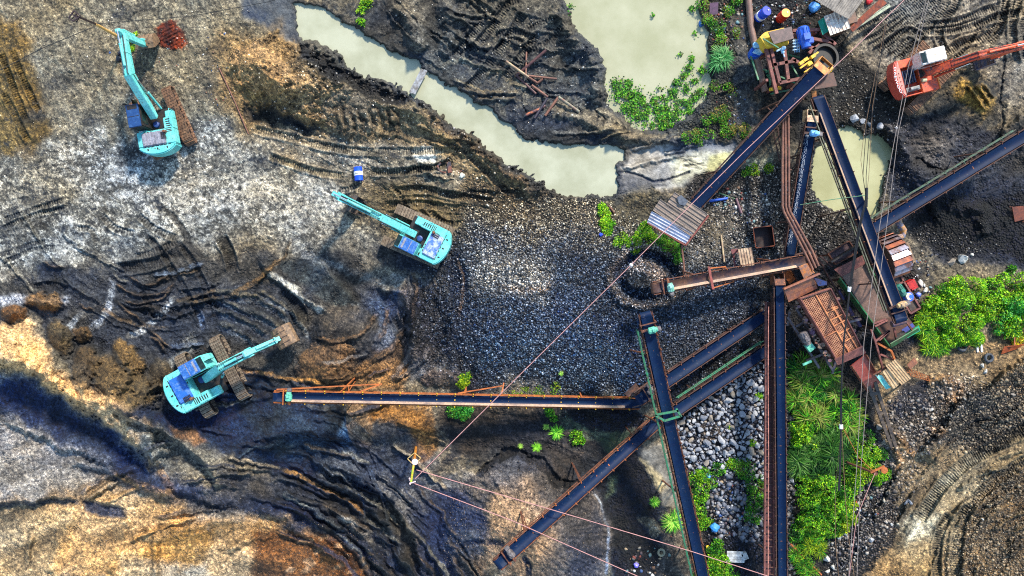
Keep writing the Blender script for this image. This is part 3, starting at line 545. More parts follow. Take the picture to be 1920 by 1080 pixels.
me = bigmesh('ground', co, q, {'Col': COL.reshape(-1, 3), 'Msk': np.clip(MSK, 0, 1).reshape(-1, 3)})
gob = bpy.data.objects.new('ground', me); C.objects.link(gob); gob['kind'] = 'structure'
gm = bpy.data.materials.new('ground'); gm.use_nodes = True; nt = gm.node_tree; b = nt.nodes['Principled BSDF']
geo = nt.nodes.new('ShaderNodeNewGeometry').outputs['Position']
ac = nt.nodes.new('ShaderNodeAttribute'); ac.attribute_name = 'Col'; am = nt.nodes.new('ShaderNodeAttribute'); am.attribute_name = 'Msk'
sp = nt.nodes.new('ShaderNodeSeparateColor'); nt.links.new(am.outputs['Color'], sp.inputs[0]); grav, wet = sp.outputs[0], sp.outputs[1]
def vor(scale, feat='F1'):
    v_ = nt.nodes.new('ShaderNodeTexVoronoi'); v_.inputs['Scale'].default_value = scale; v_.feature = feat; nt.links.new(geo, v_.inputs['Vector']); return v_
v1 = vor(6.2); v2 = vor(21); v3 = vor(3.4)
def grey(sock):
    s_ = nt.nodes.new('ShaderNodeSeparateColor'); nt.links.new(sock, s_.inputs[0]); return s_
g1 = grey(v1.outputs['Color']); g2 = grey(v2.outputs['Color'])
# gravel: each stone its own tone, dark joints; fine soil: gentler grain
c1 = ramp(nt, g1.outputs[0], 0.0, 1.0, (.22, .22, .22, 1), (3.0, 3.0, 3.0, 1)); e = nt.nodes[-1].color_ramp.elements.new(.72); e.color = (.75, .75, .75, 1)
c1 = mixc(nt, .30, c1, mixc(nt, g1.outputs[2], (.55, .9, 1.8), (1.7, 1.2, .6)), 'MULTIPLY')
c1 = mixc(nt, ramp(nt, v1.outputs['Distance'], .40, .62), c1, (.16, .17, .22))
c2 = ramp(nt, g2.outputs[0], 0.0, 1.0, (.5, .5, .52, 1), (2.4, 2.4, 2.3, 1)); e = nt.nodes[-1].color_ramp.elements.new(.9); e.color = (1.3, 1.3, 1.28, 1)
c2 = mixc(nt, 1.0, c2, ramp(nt, noise(nt, geo, 5.5, 8, .7), .38, .62, (.34, .34, .38, 1), (1.6, 1.56, 1.46, 1)), 'MULTIPLY')
gj = ramp(nt, math_(nt, 'ADD', grav, math_(nt, 'MULTIPLY', math_(nt, 'SUBTRACT', noise(nt, geo, .9, 5, .6), .5), 1.1)), .25, .65); cc = mixc(nt, gj, c2, c1); cc = mixc(nt, 1.0, ac.outputs['Color'], cc, 'MULTIPLY')
cc = mixc(nt, math_(nt, 'MULTIPLY', wet, .85), cc, mixc(nt, 1.0, ac.outputs['Color'], .95, 'MULTIPLY'))
hs = nt.nodes.new('ShaderNodeHueSaturation'); hs.inputs['Saturation'].default_value = 1.02; nt.links.new(cc, hs.inputs['Color']); nt.links.new(hs.outputs[0], b.inputs['Base Color'])
nt.links.new(ramp(nt, wet, 0, 1, (.85, .85, .85, 1), (.42, .42, .42, 1)), b.inputs['Roughness'])
b.inputs['Specular IOR Level'].default_value = .35
hgt = math_(nt, 'ADD', math_(nt, 'MULTIPLY', math_(nt, 'MULTIPLY', v1.outputs['Distance'], -3.0), gj), math_(nt, 'MULTIPLY', noise(nt, geo, 9, 8, .7), .55))
bp = nt.nodes.new('ShaderNodeBump'); bp.inputs['Strength'].default_value = 1.0; bp.inputs['Distance'].default_value = .13
nt.links.new(hgt, bp.inputs['Height']); nt.links.new(bp.outputs[0], b.inputs['Normal'])
me.materials.append(gm)

# ---- water surfaces
def water(name, pts, c, c2):
    m = bpy.data.materials.new(name); m.use_nodes = True; nt = m.node_tree; b = nt.nodes['Principled BSDF']; geo = nt.nodes.new('ShaderNodeNewGeometry').outputs['Position']
    col = mixc(nt, ramp(nt, noise(nt, geo, .30, 7, .62), .38, .64), lin(c), lin(c2)); nt.links.new(col, b.inputs['Base Color']); b.inputs['Roughness'].default_value = .14; b.inputs['IOR'].default_value = 1.33
    bp = nt.nodes.new('ShaderNodeBump'); bp.inputs['Strength'].default_value = .12; bp.inputs['Distance'].default_value = .01; nt.links.new(noise(nt, geo, 3.2, 3), bp.inputs['Height']); nt.links.new(bp.outputs[0], b.inputs['Normal']); vs = [W(*p_, WATER) for p_ in pts]
    cx, cy = sum(p_[0] for p_ in pts) / len(pts), sum(p_[1] for p_ in pts) / len(pts)
    vs = [W(cx + (p_[0] - cx) * 1.0, cy + (p_[1] - cy) * 1.0, WATER) for p_ in pts]
    bm = bmesh.new(); f = bm.faces.new([bm.verts.new(v_) for v_ in vs]); f.normal_update()
    if f.normal.z < 0: f.normal_flip()
    bmesh.ops.triangulate(bm, faces=[f]); me_ = bpy.data.meshes.new(name); bm.to_mesh(me_); bm.free()
    me_.materials.append(m); o = bpy.data.objects.new(name, me_); C.objects.link(o); o['kind'] = 'structure'
def grow(pts, k):
    n = len(pts); out = []; area = sum(pts[i][0] * pts[(i + 1) % n][1] - pts[(i + 1) % n][0] * pts[i][1] for i in range(n)); sg = 1 if area > 0 else -1
    for i in range(n):
        a, b_ = pts[i - 1], pts[(i + 1) % n]; dx, dy = b_[0] - a[0], b_[1] - a[1]; L = math.hypot(dx, dy); out.append((pts[i][0] + sg * dy / L * k, pts[i][1] - sg * dx / L * k))
    return out
water('stream_water', grow(STREAM, 14), (170, 170, 146), (148, 148, 122))
water('pond_water', grow(POND, 14), (150, 149, 118), (166, 164, 136))
water('sump_water', grow(SUMP, 14), (172, 170, 130), (150, 148, 108))
# ------------------------------------------------------------------ mesh builder and object helpers
class MB:
    def __init__(s, m=None): s.v = []; s.f = []; s.m = m or Matrix.Identity(4)
    def add(s, vs, fs):
        n = len(s.v); s.v += [s.m @ Vector(p) for p in vs]; s.f += [tuple(i + n for i in f) for f in fs]; return s
    def box(s, c, d, rz=0.0, rot=None):
        r = rot or Matrix.Rotation(rz, 3, 'Z'); h = [x / 2 for x in d]; c = Vector(c)
        vs = [c + r @ Vector((a * h[0], b * h[1], e * h[2])) for e in (-1, 1) for b in (-1, 1) for a in (-1, 1)]
        return s.add(vs, [(0, 2, 3, 1), (4, 5, 7, 6), (0, 1, 5, 4), (2, 6, 7, 3), (0, 4, 6, 2), (1, 3, 7, 5)])
    def beam(s, a, b, w_, h=None, up=(0, 0, 1), off=0.0):
        a, b = Vector(a), Vector(b); x = (b - a); L = x.length
        if L < 1e-5: return s
        x.normalize(); y = Vector(up).cross(x)
        if y.length < 1e-4: y = Vector((0, 1, 0)).cross(x)
        y.normalize(); z = x.cross(y); r = Matrix((x, y, z)).transposed(); return s.box((a + b) / 2 + z * off, (L, w_, h or w_), rot=r)
    def tube(s, a, b, r, n=8, r2=None, cap=True):
        a, b = Vector(a), Vector(b); x = (b - a)
        if x.length < 1e-6: return s
        x.normalize(); y = x.orthogonal().normalized(); z = x.cross(y); r2 = r if r2 is None else r2
        vs = [a + (y * math.cos(t) + z * math.sin(t)) * r for t in [2 * math.pi * i / n for i in range(n)]] + [b + (y * math.cos(t) + z * math.sin(t)) * r2 for t in [2 * math.pi * i / n for i in range(n)]]
        fs = [(i, (i + 1) % n, n + (i + 1) % n, n + i) for i in range(n)]
        if cap: fs += [tuple(range(n))[::-1], tuple(range(n, 2 * n))]
        return s.add(vs, fs)
    def path(s, pts, r, n=6):
        pts = [Vector(p) for p in pts]; vs = []; N = len(pts); y = None
        for i, p in enumerate(pts):
            x = (pts[min(i + 1, N - 1)] - pts[max(i - 1, 0)]).normalized()
            y = x.orthogonal().normalized() if y is None else (y - x * y.dot(x)).normalized(); z = x.cross(y)
            vs += [p + (y * math.cos(2 * math.pi * k / n) + z * math.sin(2 * math.pi * k / n)) * r for k in range(n)]
        fs = [(i * n + k, i * n + (k + 1) % n, (i + 1) * n + (k + 1) % n, (i + 1) * n + k) for i in range(N - 1) for k in range(n)]
        return s.add(vs, fs + [tuple(range(n))[::-1], tuple(range((N - 1) * n, N * n))])
    def prism(s, pts, z0, z1):
        n = len(pts); vs = [(p[0], p[1], z0) for p in pts] + [(p[0], p[1], z1) for p in pts]
        return s.add(vs, [tuple(range(n))[::-1], tuple(range(n, 2 * n))] + [(i, (i + 1) % n, n + (i + 1) % n, n + i) for i in range(n)])
    def plate(s, pts, th=.04):
        """flat plate through 3D points, thickness th"""
        p = [Vector(q) for q in pts]; n = (p[1] - p[0]).cross(p[2] - p[0]).normalized() * th; k = len(p)
        return s.add(p + [q - n for q in p], [tuple(range(k)), tuple(range(k, 2 * k))[::-1]] + [(i, k + i, k + (i + 1) % k, (i + 1) % k) for i in range(k)])
    def xz(s, pts, y0, y1):
        n = len(pts); vs = [(p[0], y0, p[1]) for p in pts] + [(p[0], y1, p[1]) for p in pts]
        return s.add(vs, [tuple(range(n)), tuple(range(n, 2 * n))[::-1]] + [(i, n + i, n + (i + 1) % n, (i + 1) % n) for i in range(n)])
    def limb(s, pts, y0, y1):
        """pts: (x, z, half thickness) centre line in the xz plane"""
        top, bot = [], []
        for i, (x, z, h) in enumerate(pts):
            a = pts[max(0, i - 1)]; b = pts[min(len(pts) - 1, i + 1)]; dx, dz = b[0] - a[0], b[1] - a[1]; L = math.hypot(dx, dz)
            top.append((x - dz / L * h, z + dx / L * h)); bot.append((x + dz / L * h, z - dx / L * h))
        n = len(pts)
        for i in range(n - 1): s.xz([top[i], top[i + 1], bot[i + 1], bot[i]], y0, y1)
        return s
    def corr(s, p0, ex, ey, nx, ny=1, amp=.05, waves=6, th=.02, sag=0.0):
        """corrugated sheet: ridges run along ey, waves counted along ex; zed profile with folded ribs"""
        p0, ex, ey = Vector(p0), Vector(ex), Vector(ey); up = ex.cross(ey).normalized(); up = up if up.z > 0 else -up; vs = []
        for top in (1, 0):
            for j in range(ny + 1):
                for i in range(nx + 1):
                    t = i / nx * waves % 1.0; h = amp * (1 if t < .28 else 0); vs.append(p0 + ex * (i / nx) + ey * (j / ny) + up * (h + (th if top else 0)) + up * random.uniform(-.006, .006))
        W_ = nx + 1; n = W_ * (ny + 1); fs = []
        for j in range(ny):
            for i in range(nx):
                a = j * W_ + i; fs += [(a, a + 1, a + W_ + 1, a + W_), (n + a, n + a + W_, n + a + W_ + 1, n + a + 1)]
        for j in range(ny): a = j * W_; fs += [(a, a + W_, n + a + W_, n + a), (a + nx, n + a + nx, n + a + W_ + nx, a + W_ + nx)]
        for i in range(nx): a = i; fs += [(a, n + a, n + a + 1, a + 1)]; a = ny * W_ + i; fs += [(a, a + 1, n + a + 1, n + a)]
        return s.add(vs, fs)
    def build(s, name, mat, parent=None, smooth=False, origin=None, bevel=0.0):
        o_ = Vector(origin) if origin is not None else (parent.location.copy() if (parent is not None and parent.get('wc')) else Vector((0, 0, 0)))
        if parent is None and origin is None and s.v: c = sum(s.v, Vector()) / len(s.v); o_ = Vector((c.x, c.y, min(q.z for q in s.v)))
        me = bpy.data.meshes.new(name); me.from_pydata([q - o_ for q in s.v], [], s.f); me.materials.append(mat)
        bm = bmesh.new(); bm.from_mesh(me); bmesh.ops.recalc_face_normals(bm, faces=bm.faces)
        if bevel: bmesh.ops.bevel(bm, geom=[e for e in bm.edges if len(e.link_faces) == 2 and e.calc_face_angle(0) > .5], offset=bevel, segments=2, affect='EDGES', clamp_overlap=True)
        bm.to_mesh(me); bm.free()
        if smooth:
            for p in me.polygons: p.use_smooth = True
            me.set_sharp_from_angle(angle=R(38))
        ob = bpy.data.objects.new(name, me); C.objects.link(ob)
        if parent is not None: ob.parent = parent
        else: ob.location = o_
        return ob
def tag(o, label, cat, group=None, kind=None):
    o['label'] = label; o['category'] = cat
    if group: o['group'] = group
    if kind: o['kind'] = kind
    return o
def empty(name, loc, rz=0.0, wc=False):
    o = bpy.data.objects.new(name, None); C.objects.link(o); o.location = loc; o.rotation_euler = (0, 0, rz); o.empty_display_size = .3
    if wc: o['wc'] = True
    return o
def copy_child(src, parent, loc=None, rz=None):
    c = src.copy(); C.objects.link(c); c.parent = parent
    if loc is not None: c.location = loc
    if rz is not None: c.rotation_euler = rz
    return c
def lathe(mb, c, ax, prof, n=20):
    c = Vector(c); ax = Vector(ax).normalized(); y = ax.orthogonal().normalized(); z = ax.cross(y); vs = []
    for (t, r) in prof: vs += [c + ax * t + (y * math.cos(2 * math.pi * k / n) + z * math.sin(2 * math.pi * k / n)) * r for k in range(n)]
    m = len(prof); fs = [(i * n + k, i * n + (k + 1) % n, (i + 1) * n + (k + 1) % n, (i + 1) * n + k) for i in range(m - 1) for k in range(n)]
    return mb.add(vs, fs + [tuple(range(n))[::-1], tuple(range((m - 1) * n, m * n))])

TEAL = M('teal_paint', (120, 206, 202), (70, 182, 178), 1.6, .55, .2, .38, 0, .05, c3=(96, 120, 104), thr3=.62)
TEALD = M('teal_paint_dirty', (58, 182, 172), (70, 110, 100), 3, .56, .1, .5, 0, .1, c3=(88, 70, 50), thr3=.60)
BLUECAB = M('cab_roof_blue', (44, 92, 160), (92, 128, 176), 5, .56, .06, .42, 0, .08)
BLUEDK = M('cab_roof_dark_blue', (26, 62, 112), (48, 84, 130), 3, .6, .1, .45, 0, .06)
HOODB = M('hood_blue_bleached', (70, 108, 170), (168, 178, 196), 3.2, .5, .06, .42, .0, .08)
HOODS = M('hood_silver', (158, 156, 164), (120, 116, 122), 4, .55, .1, .4, .3, .08)
STEELDK = M('dark_steel', (38, 36, 38), (62, 50, 42), 4, .55, .1, .55, .2, .2)
TRACKM = M('track_steel', (150, 134, 114), (104, 88, 74), 5, .5, .14, .62, .3, .3, c3=(120, 74, 46), thr3=.62)
TRACKR = M('track_rust', (150, 112, 84), (96, 72, 58), 5, .5, .12, .7, .2, .3)
MUD = M('bucket_muddy', (140, 112, 84), (84, 68, 56), 4, .5, .12, .65, .1, .3)
CHROME = M('chrome_rod', (215, 215, 218), None, rough=.18, metal=.9, bump=0)
RUBBER = M('hose_rubber', (22, 22, 24), None, rough=.5, bump=0)
GLASS = M('cab_glass', (18, 30, 28), (34, 50, 44), 3, .5, .1, .08, 0, 0)
REDP = M('machine_red', (226, 92, 44), (196, 66, 36), 2, .55, .15, .5, 0, .1, c3=(96, 60, 62), thr3=.56)
REDCW = M('counterweight_pink_red', (222, 96, 78), (202, 76, 60), 1.5, .5, .15, .5, 0, .06, c3=(150, 60, 50), thr3=.7)
REDTOP = M('counterweight_faded', (222, 136, 120), (206, 112, 98), 2, .5, .15, .5, 0, .05)
CABW = M('cab_white_rusted', (226, 218, 208), (190, 178, 164), 3, .6, .1, .5, 0, .1, c3=(146, 92, 58), thr3=.60)
WHITE = M('white_paint', (225, 225, 225), None, rough=.5)

# ------------------------------------------------------------------ excavators
def track_mesh(L=4.5, Hh=.86, w_=.74, mat=TRACKM):
    mb = MB(); r = Hh / 2; s_ = L / 2 - r; per = 4 * s_ + 2 * math.pi * r; n = 46
    for i in range(n):
        d = per * i / n
        if d < 2 * s_: x, z, a = -s_ + d, r, 0
        elif d < 2 * s_ + math.pi * r: t = (d - 2 * s_) / r; x, z, a = s_ + math.sin(t) * r, math.cos(t) * r, -t
        elif d < 4 * s_ + math.pi * r: x, z, a = s_ - (d - 2 * s_ - math.pi * r), -r, math.pi
        else: t = (d - 4 * s_ - math.pi * r) / r; x, z, a = -s_ - math.sin(t) * r, -math.cos(t) * r, math.pi - t
        rot = Matrix.Rotation(-a, 3, 'Y'); c = Vector((x, 0, z + r)); mb.box(c, (per / n * .84, w_, .05), rot=rot)
        mb.box(c + rot @ Vector((per / n * .3, 0, .045)), (.03, w_ * .97, .05), rot=rot); mb.box(c + rot @ Vector((-per / n * .1, 0, .035)), (.02, w_ * .97, .03), rot=rot)
    return mb
def excavator(name, label, px, py, fwd, tdir, joints, mats, bucket_a, bw=1.25, red=False, scale=1.0):
    z0 = ground(px, py) + .02; p = W(px, py, z0); yaw = math.atan2(-fwd[1], fwd[0]); ty = math.atan2(-tdir[1], tdir[0]) - yaw
    root = empty(name, p, yaw); root.scale = (scale,) * 3; tag(root, label, 'excavator', 'excavators working in the quarry yard'); body, roofm, hoodm, trackm, buckm = mats
    tm = Matrix.Rotation(ty, 4, 'Z')
    t0 = track_mesh(mat=trackm).build('crawler_track', trackm, root); t0.location = tm @ Vector((0, 1.28, 0)); t0.rotation_euler = (0, 0, ty)
    copy_child(t0, root, tm @ Vector((0, -1.28, 0)))
    for sgn, tr in ((1, t0), (-1, root.children[-1] if root.children else t0)):
        fr = MB(tm @ Matrix.Translation((0, 1.28 * sgn, 0)))
        fr.box((0, 0, .43), (3.3, .34, .5)); [fr.tube((x, -.2, .43), (x, .2, .43), .36, 14) for x in (-1.78, 1.78)]; [fr.tube((x, -.24, .2), (x, .24, .2), .12, 10) for x in (-1.2, -.6, 0, .6, 1.2)]
        fr.build('track_frame', STEELDK, root)
    MB(tm).box((0, 0, .62), (1.5, 1.9, .36)).box((0, 0, .55), (.7, 2.4, .3)).build('car_body', STEELDK, root)
    lathe(MB(), (0, 0, .78), (0, 0, 1), [(0, .62), (.3, .62)], 24).build('slew_ring', STEELDK, root)
    # deck and housings
    dk = MB(); dk.box((-.75, 0, 1.15), (3.0, 2.55, .16)); dk.build('deck', STEELDK if not red else REDP, root, bevel=.02)
    arc = [(-1.95 - .78 * math.cos(t), 1.36 * math.sin(t) / math.sin(R(62))) for t in [R(-62 + 124 * i / 12) for i in range(13)]]
    arc = [(-2.12 - ((.40 if red else .54) * (math.cos(t) - math.cos(R(62))) / (1 - math.cos(R(62)))), 1.37 * math.sin(t) / math.sin(R(62))) for t in [R(-62 + 124 * i / 12) for i in range(13)]]
    cwp = [(-1.98, -1.37)] + [(x, y) for x, y in arc] + [(-1.98, 1.37)]
    cw = MB(); cw.prism(cwp, 1.0, 2.02); cwo = cw.build('counterweight', REDCW if red else body, root, bevel=.07)
    if red:
        ins = [(-1.99, -1.33)] + [(max(x * .86 - .16, -2.32), y * .97) for x, y in arc] + [(-1.99, 1.33)]; MB().prism(ins, 2.0, 2.05).build('counterweight_cap', REDTOP, root, bevel=.015)
        lug = MB(); [lug.tube((-2.15, y, 2.04), (-2.15, y, 2.09), .035, 8) for y in (-.5, -.2, .1, .4)]; lug.build('lifting_eye', STEELDK, root)
        td = bpy.data.curves.new('lettering', 'FONT'); td.body = 'DAEWOO'; td.size = .36; td.extrude = .008; td.align_x = 'CENTER'; td.align_y = 'CENTER'; td.space_character = 1.05
        tob = bpy.data.objects.new('tmp', td); C.objects.link(tob); dg = bpy.context.evaluated_depsgraph_get(); tm_ = bpy.data.meshes.new_from_object(tob.evaluated_get(dg)); bpy.data.objects.remove(tob)
        # letters follow the curve of the counterweight's rear rim
        for v_ in tm_.vertices:
            lx, ly, lz = v_.co; yy = -lx * 1.15; xx = -2.10 - .28 * (math.cos(yy / 1.37 * R(62)) - .47) / .53 - .06 + ly * .62
            v_.co = Vector((xx, yy - .05, 2.035 + lz))
        tm_.materials.append(WHITE); to = bpy.data.objects.new('lettering', tm_); C.objects.link(to); to.parent = root
    h = MB()
    if not red:
        h.box((-1.45, 0, 1.6), (1.1, 2.68, .82)); h.box((-.52, -1.02, 1.6), (.8, .64, .80)); h.box((.16, -1.03, 1.42), (.62, .58, .40)); h.box((-.86, 1.0, 1.44), (.34, .66, .46))
        h.build('engine_housing', body, root, bevel=.045)
        d = MB(); d.box((-.3, -.1, 1.26), (1.2, 1.1, .07)); d.build('swing_bay', STEELDK, root)
        sw = MB(); lathe(sw, (-.35, .08, 1.29), (0, 0, 1), [(0, .22), (.2, .22), (.24, .12)], 12); sw.build('swing_motor', M('swing_motor_blue', (36, 62, 120), None, rough=.5), root)
        hd = MB(); hd.box((-1.52, .12, 2.06), (.98, 1.7, .16)); ho = hd.build('engine_hood', hoodm, root, bevel=.06)
        rb = MB(); [rb.box((-1.52, -.42 + i * .2, 2.155), (.86, .035, .03)) for i in range(7)]; rb.build('hood_rib', hoodm, ho) if hoodm is HOODS else None
        g = MB(); [g.box((-1.62 + i * .09, -.62, 2.16), (.035, .40, .03)) for i in range(6)]; [g.box((-1.4, -.75 + j * .12, 2.165), (.5, .03, .03)) for j in range(3)]; g.build('vent_grille', STEELDK, ho)
        v_ = MB(); [v_.box((-1.15 + i * .12, -1.0, 2.014), (.05, .42, .012)) for i in range(3)]; [v_.box((-.75 + i * .16, -1.02, 2.006), (.07, .3, .012)) for i in range(4)]; [v_.box((-.98, .3 + i * .22, 2.014), (.06, .14, .01)) for i in range(3)]
        [v_.box((-2.25, y, 2.022), (.16, .10, .012)) for y in (-.7, 0, .7)]; [v_.box((-2.06, -.9 + i * .3, 2.022), (.05, .2, .012)) for i in range(7)]; v_.build('vent_slot', STEELDK, root)
        e = MB(); lathe(e, (-1.15, -.75, 2.0), (0, 0, 1), [(0, .11), (.3, .10), (.32, .06)], 12); e.build('exhaust_pipe', M('exhaust_rust', (130, 78, 46), (60, 46, 40), 6), root)
        c = MB(); lathe(c, (-.86, 1.1, 1.67), (0, 0, 1), [(0, .12), (.05, .12)], 12); c.build('fuel_cap', STEELDK if roofm is BLUECAB else WHITE, root)
        hr = MB(); hr.path([(.45, -1.3, 1.45), (.45, -1.3, 2.1), (-.2, -1.3, 2.3), (-.85, -1.3, 2.0)], .02, 5); hr.build('handrail', body, root)
    else:
        h.box((-1.3, 1.05, 1.5), (1.5, .58, .62)); h.box((.1, -.95, 1.45), (1.3, .78, .5)); h.build('engine_housing', REDP, root, bevel=.03)
        h2 = MB(); h2.box((-1.98, 0, 1.62), (.1, 2.6, .75)); h2.box((-1.3, -1.28, 1.45), (1.4, .06, .5)); h2.box((-.55, .1, 1.5), (.05, 1.2, .5)); h2.build('engine_bay_wall', REDP, root)
        e = MB(); [e.box((-1.6 + .32 * i, .05, 1.55), (.24, 1.0, .34)) for i in range(3)]; [e.tube((-1.75 + .2 * i, -.45, 1.78), (-1.75 + .2 * i, .5, 1.8), .05, 8) for i in range(5)]; e.build('engine_block', M('engine_grimy', (74, 84, 108), (34, 30, 32), 6, .5, .1, .5, .3, .2), root)
        ra = MB(); ra.box((-1.25, -.88, 1.55), (1.0, .3, .5)); ra.tube((-1.5, -.88, 1.86), (-.9, -.88, 1.86), .14, 12); ra.build('muffler', M('muffler_grey', (150, 150, 146), (90, 84, 78), 5), root)
        ft = MB(); ft.tube((-.45, -.45, 1.75), (-.15, -.5, 1.75), .13, 12); ft.build('air_filter', M('filter_cream', (220, 206, 160), None), root)
        lathe(MB(), (-.2, .1, 1.22), (0, 0, 1), [(0, .3), (.25, .28), (.3, .1)], 14).build('swing_motor', STEELDK, root)
        MB().box((.72, -.95, 1.73), (.08, .8, .05)).build('step_edge', M('orange_edge', (226, 130, 50), None), root)
    # cab
    cx0, cx1, cy0, cy1 = (-.68, .98, .42, 1.36) if not red else (-.85, 1.0, .42, 1.4)
    cb = MB(); cb.xz([(cx0, 1.2), (cx1, 1.2), (cx1 + .05, 1.9), (cx1 - .12, 2.86), (cx0, 2.86)], cy0, cy1); cab = cb.build('cab', (STEELDK if not red else CABW) if roofm is not BLUECAB else body, root, bevel=.05)
    rf = MB()
    if roofm is BLUEDK: rf.box(((cx0 + cx1) / 2 - .08, .89, 2.9), (1.62, .90, .09)); rr = rf.build('cab_roof', roofm, cab, bevel=.035); MB().box((cx1 - .3, .89, 2.955), (.3, .7, .012)).box((cx0 + .7, .89, 2.955), (.03, .8, .02)).build('roof_hatch', STEELDK, rr)
    elif red: rf.box((.22, .91, 2.9), (1.4, .96, .08)); rf.build('cab_roof', CABW, cab, bevel=.03); MB().box((-.64, .91, 2.88), (.36, .72, .05)).build('rear_window', GLASS, cab)
    else:
        rf.box((cx0 + .62, .89, 2.9), (1.2, .92, .08)); rr = rf.build('cab_roof', roofm, cab, bevel=.03); MB().box((cx0 + .52, .89, 2.95), (.04, .8, .02)).box((cx0 + 1.0, .89, 2.95), (.14, .7, .02)).build('roof_hatch', HOODS, rr)
        MB().box((cx0 + 1.42, .89, 2.88), (.34, .78, .04)).build('skylight', GLASS, cab)
    wn_ = MB(); wn_.box(((cx0 + cx1) / 2, cy1 + .008, 2.25), (1.2, .012, .8)); wn_.box(((cx0 + cx1) / 2, cy0 - .008, 2.3), (1.2, .012, .7)); wn_.beam((cx1 + .055, .89, 1.95), (cx1 - .09, .89, 2.75), .78, .014, up=(0, 1, 0)); wn_.build('window', GLASS, cab)
    MB().tube((cx1 - .05, cy1 + .02, 2.5), (cx1 + .15, cy1 + .25, 2.5), .018).box((cx1 + .17, cy1 + .27, 2.35), (.04, .16, .34)).build('mirror', STEELDK, cab)
    # boom, arm, bucket
    F, Kn, T, E = joints; yc = -.02
    bo = MB(); mid1 = ((F[0] * .5 + Kn[0] * .5), (F[1] * .5 + Kn[1] * .5)); b1 = body if not red else REDP
    bo.limb([(F[0], F[1], .19), (mid1[0], mid1[1], .30), (Kn[0], Kn[1], .40), ((Kn[0] + T[0]) / 2, (Kn[1] + T[1]) / 2, .30), (T[0], T[1], .17)], yc - .25, yc + .25); boom = bo.build('boom', b1, root, bevel=.03)
    a = Vector((T[0], 0, T[1])); e_ = Vector((E[0], 0, E[1])); d = (e_ - a).normalized(); n_ = Vector((d.z, 0, -d.x)); n_ = n_ if n_.x * 1 + n_.z * .2 > 0 else -n_
    back = a - d * .62 + n_ * .12
    ar = MB(); ar.limb([(back.x, back.z, .10), (a.x, a.z, .27), (a.x * .6 + e_.x * .4, a.z * .6 + e_.z * .4, .22), (e_.x, e_.z, .12)], yc - .17, yc + .17); ar.build('arm', b1, root, bevel=.02)
    fork = MB(); [fork.limb([(T[0] - (T[0] - Kn[0]) * .16, T[1] - (T[1] - Kn[1]) * .16, .2), (T[0] + .08, T[1], .16)], yc + s_ * .25 - .03, yc + s_ * .25 + .03) for s_ in (-1, 1)]; fork.build('boom_fork', b1, boom)
    def ram(nm, p0, p1, r=.085, k=.58):
        p0, p1 = Vector(p0), Vector(p1); m_ = p0.lerp(p1, k); c_ = MB().tube(p0, m_, r, 12).tube(m_ - (p1 - p0).normalized() * .08, m_, r * 1.2, 12).build(nm, b1, root, smooth=True); MB().tube(m_, p1, r * .55, 10).build('piston_rod', CHROME, c_, smooth=True)
    for s_ in (-1, 1): ram('boom_cylinder', (F[0] + .75, yc + s_ * .36, 1.25), (Kn[0] * .88 + F[0] * .12, yc + s_ * .33, Kn[1] * .93 - .05))
    bt = Vector((Kn[0] * .82 + T[0] * .18, yc, Kn[1] * .82 + T[1] * .18 + .44)); ram('arm_cylinder', bt, (back.x, yc, back.z), .09, .62)
    q0 = a.lerp(e_, .08) + n_ * .36; q1 = a.lerp(e_, .80) + n_ * .34; ram('bucket_cylinder', (q0.x, yc, q0.z), (q1.x, yc, q1.z), .075, .62)
    ho = MB()
    for s_ in (-.16, -.10, .12, .18):
        ho.path([(F[0] + .1, yc + s_, F[1] + .25), (mid1[0], yc + s_, mid1[1] + .38), (Kn[0], yc + s_, Kn[1] + .47), ((Kn[0] + T[0]) / 2, yc + s_, (Kn[1] + T[1]) / 2 + .36), (T[0] - .2, yc + s_ * .8, T[1] + .24)], .020, 5)
    for s_ in (-.3, .3): ho.path([(F[0] + .3, yc + s_, F[1]), (F[0] + .9, yc + s_ * 1.1, F[1] + .5), (mid1[0] + .2, yc + s_, mid1[1] + .1), (Kn[0], yc + s_ * .95, Kn[1])], .022, 5)
    ho.build('hydraulic_hose', RUBBER, root)
    lp = MB(); lp.limb([(q1.x, q1.z, .05), (q1.x * .3 + e_.x * .7 + n_.x * .3, q1.z * .3 + e_.z * .7 + n_.z * .3, .05)], yc - .14, yc + .14); lp.limb([(a.lerp(e_, .88).x, a.lerp(e_, .88).z, .05), (q1.x, q1.z, .05)], yc - .2, yc + .2); lp.build('bucket_linkage', b1, root)
    bm_ = Matrix.Translation((e_.x, yc, e_.z)) @ Matrix.Rotation(-bucket_a, 4, 'Y'); cur = [(-.22, .16), (.12, .22), (.5, .12), (.80, -.18), (.88, -.55), (.72, -.88), (.42, -1.08)]
    bk = MB(bm_)
    for i in range(len(cur) - 1):
        (x0, z_0), (x1, z_1) = cur[i], cur[i + 1]; dx, dz = x1 - x0, z_1 - z_0; L = math.hypot(dx, dz); nx, nz = -dz / L * .045, dx / L * .045
        bk.xz([(x0, z_0), (x1, z_1), (x1 - nx, z_1 - nz), (x0 - nx, z_0 - nz)], -bw / 2, bw / 2)
    for s_ in (-1, 1): bk.xz(cur + [(.30, -.98), (-.20, .02)], s_ * bw / 2 - .025, s_ * bw / 2 + .025)
    bk.xz([(-.2, -.12), (.12, -.12), (.12, .4), (-.05, .42)], -.24, -.18); bk.xz([(-.2, -.12), (.12, -.12), (.12, .4), (-.05, .42)], .18, .24)
    for y in (-.36, 0, .36): bk.xz([(.1, .22), (.5, .125), (.82, -.17), (.86, -.16), (.52, .17), (.1, .26)], y - .04, y + .04)
    bko = bk.build('bucket', buckm, root, bevel=.008)
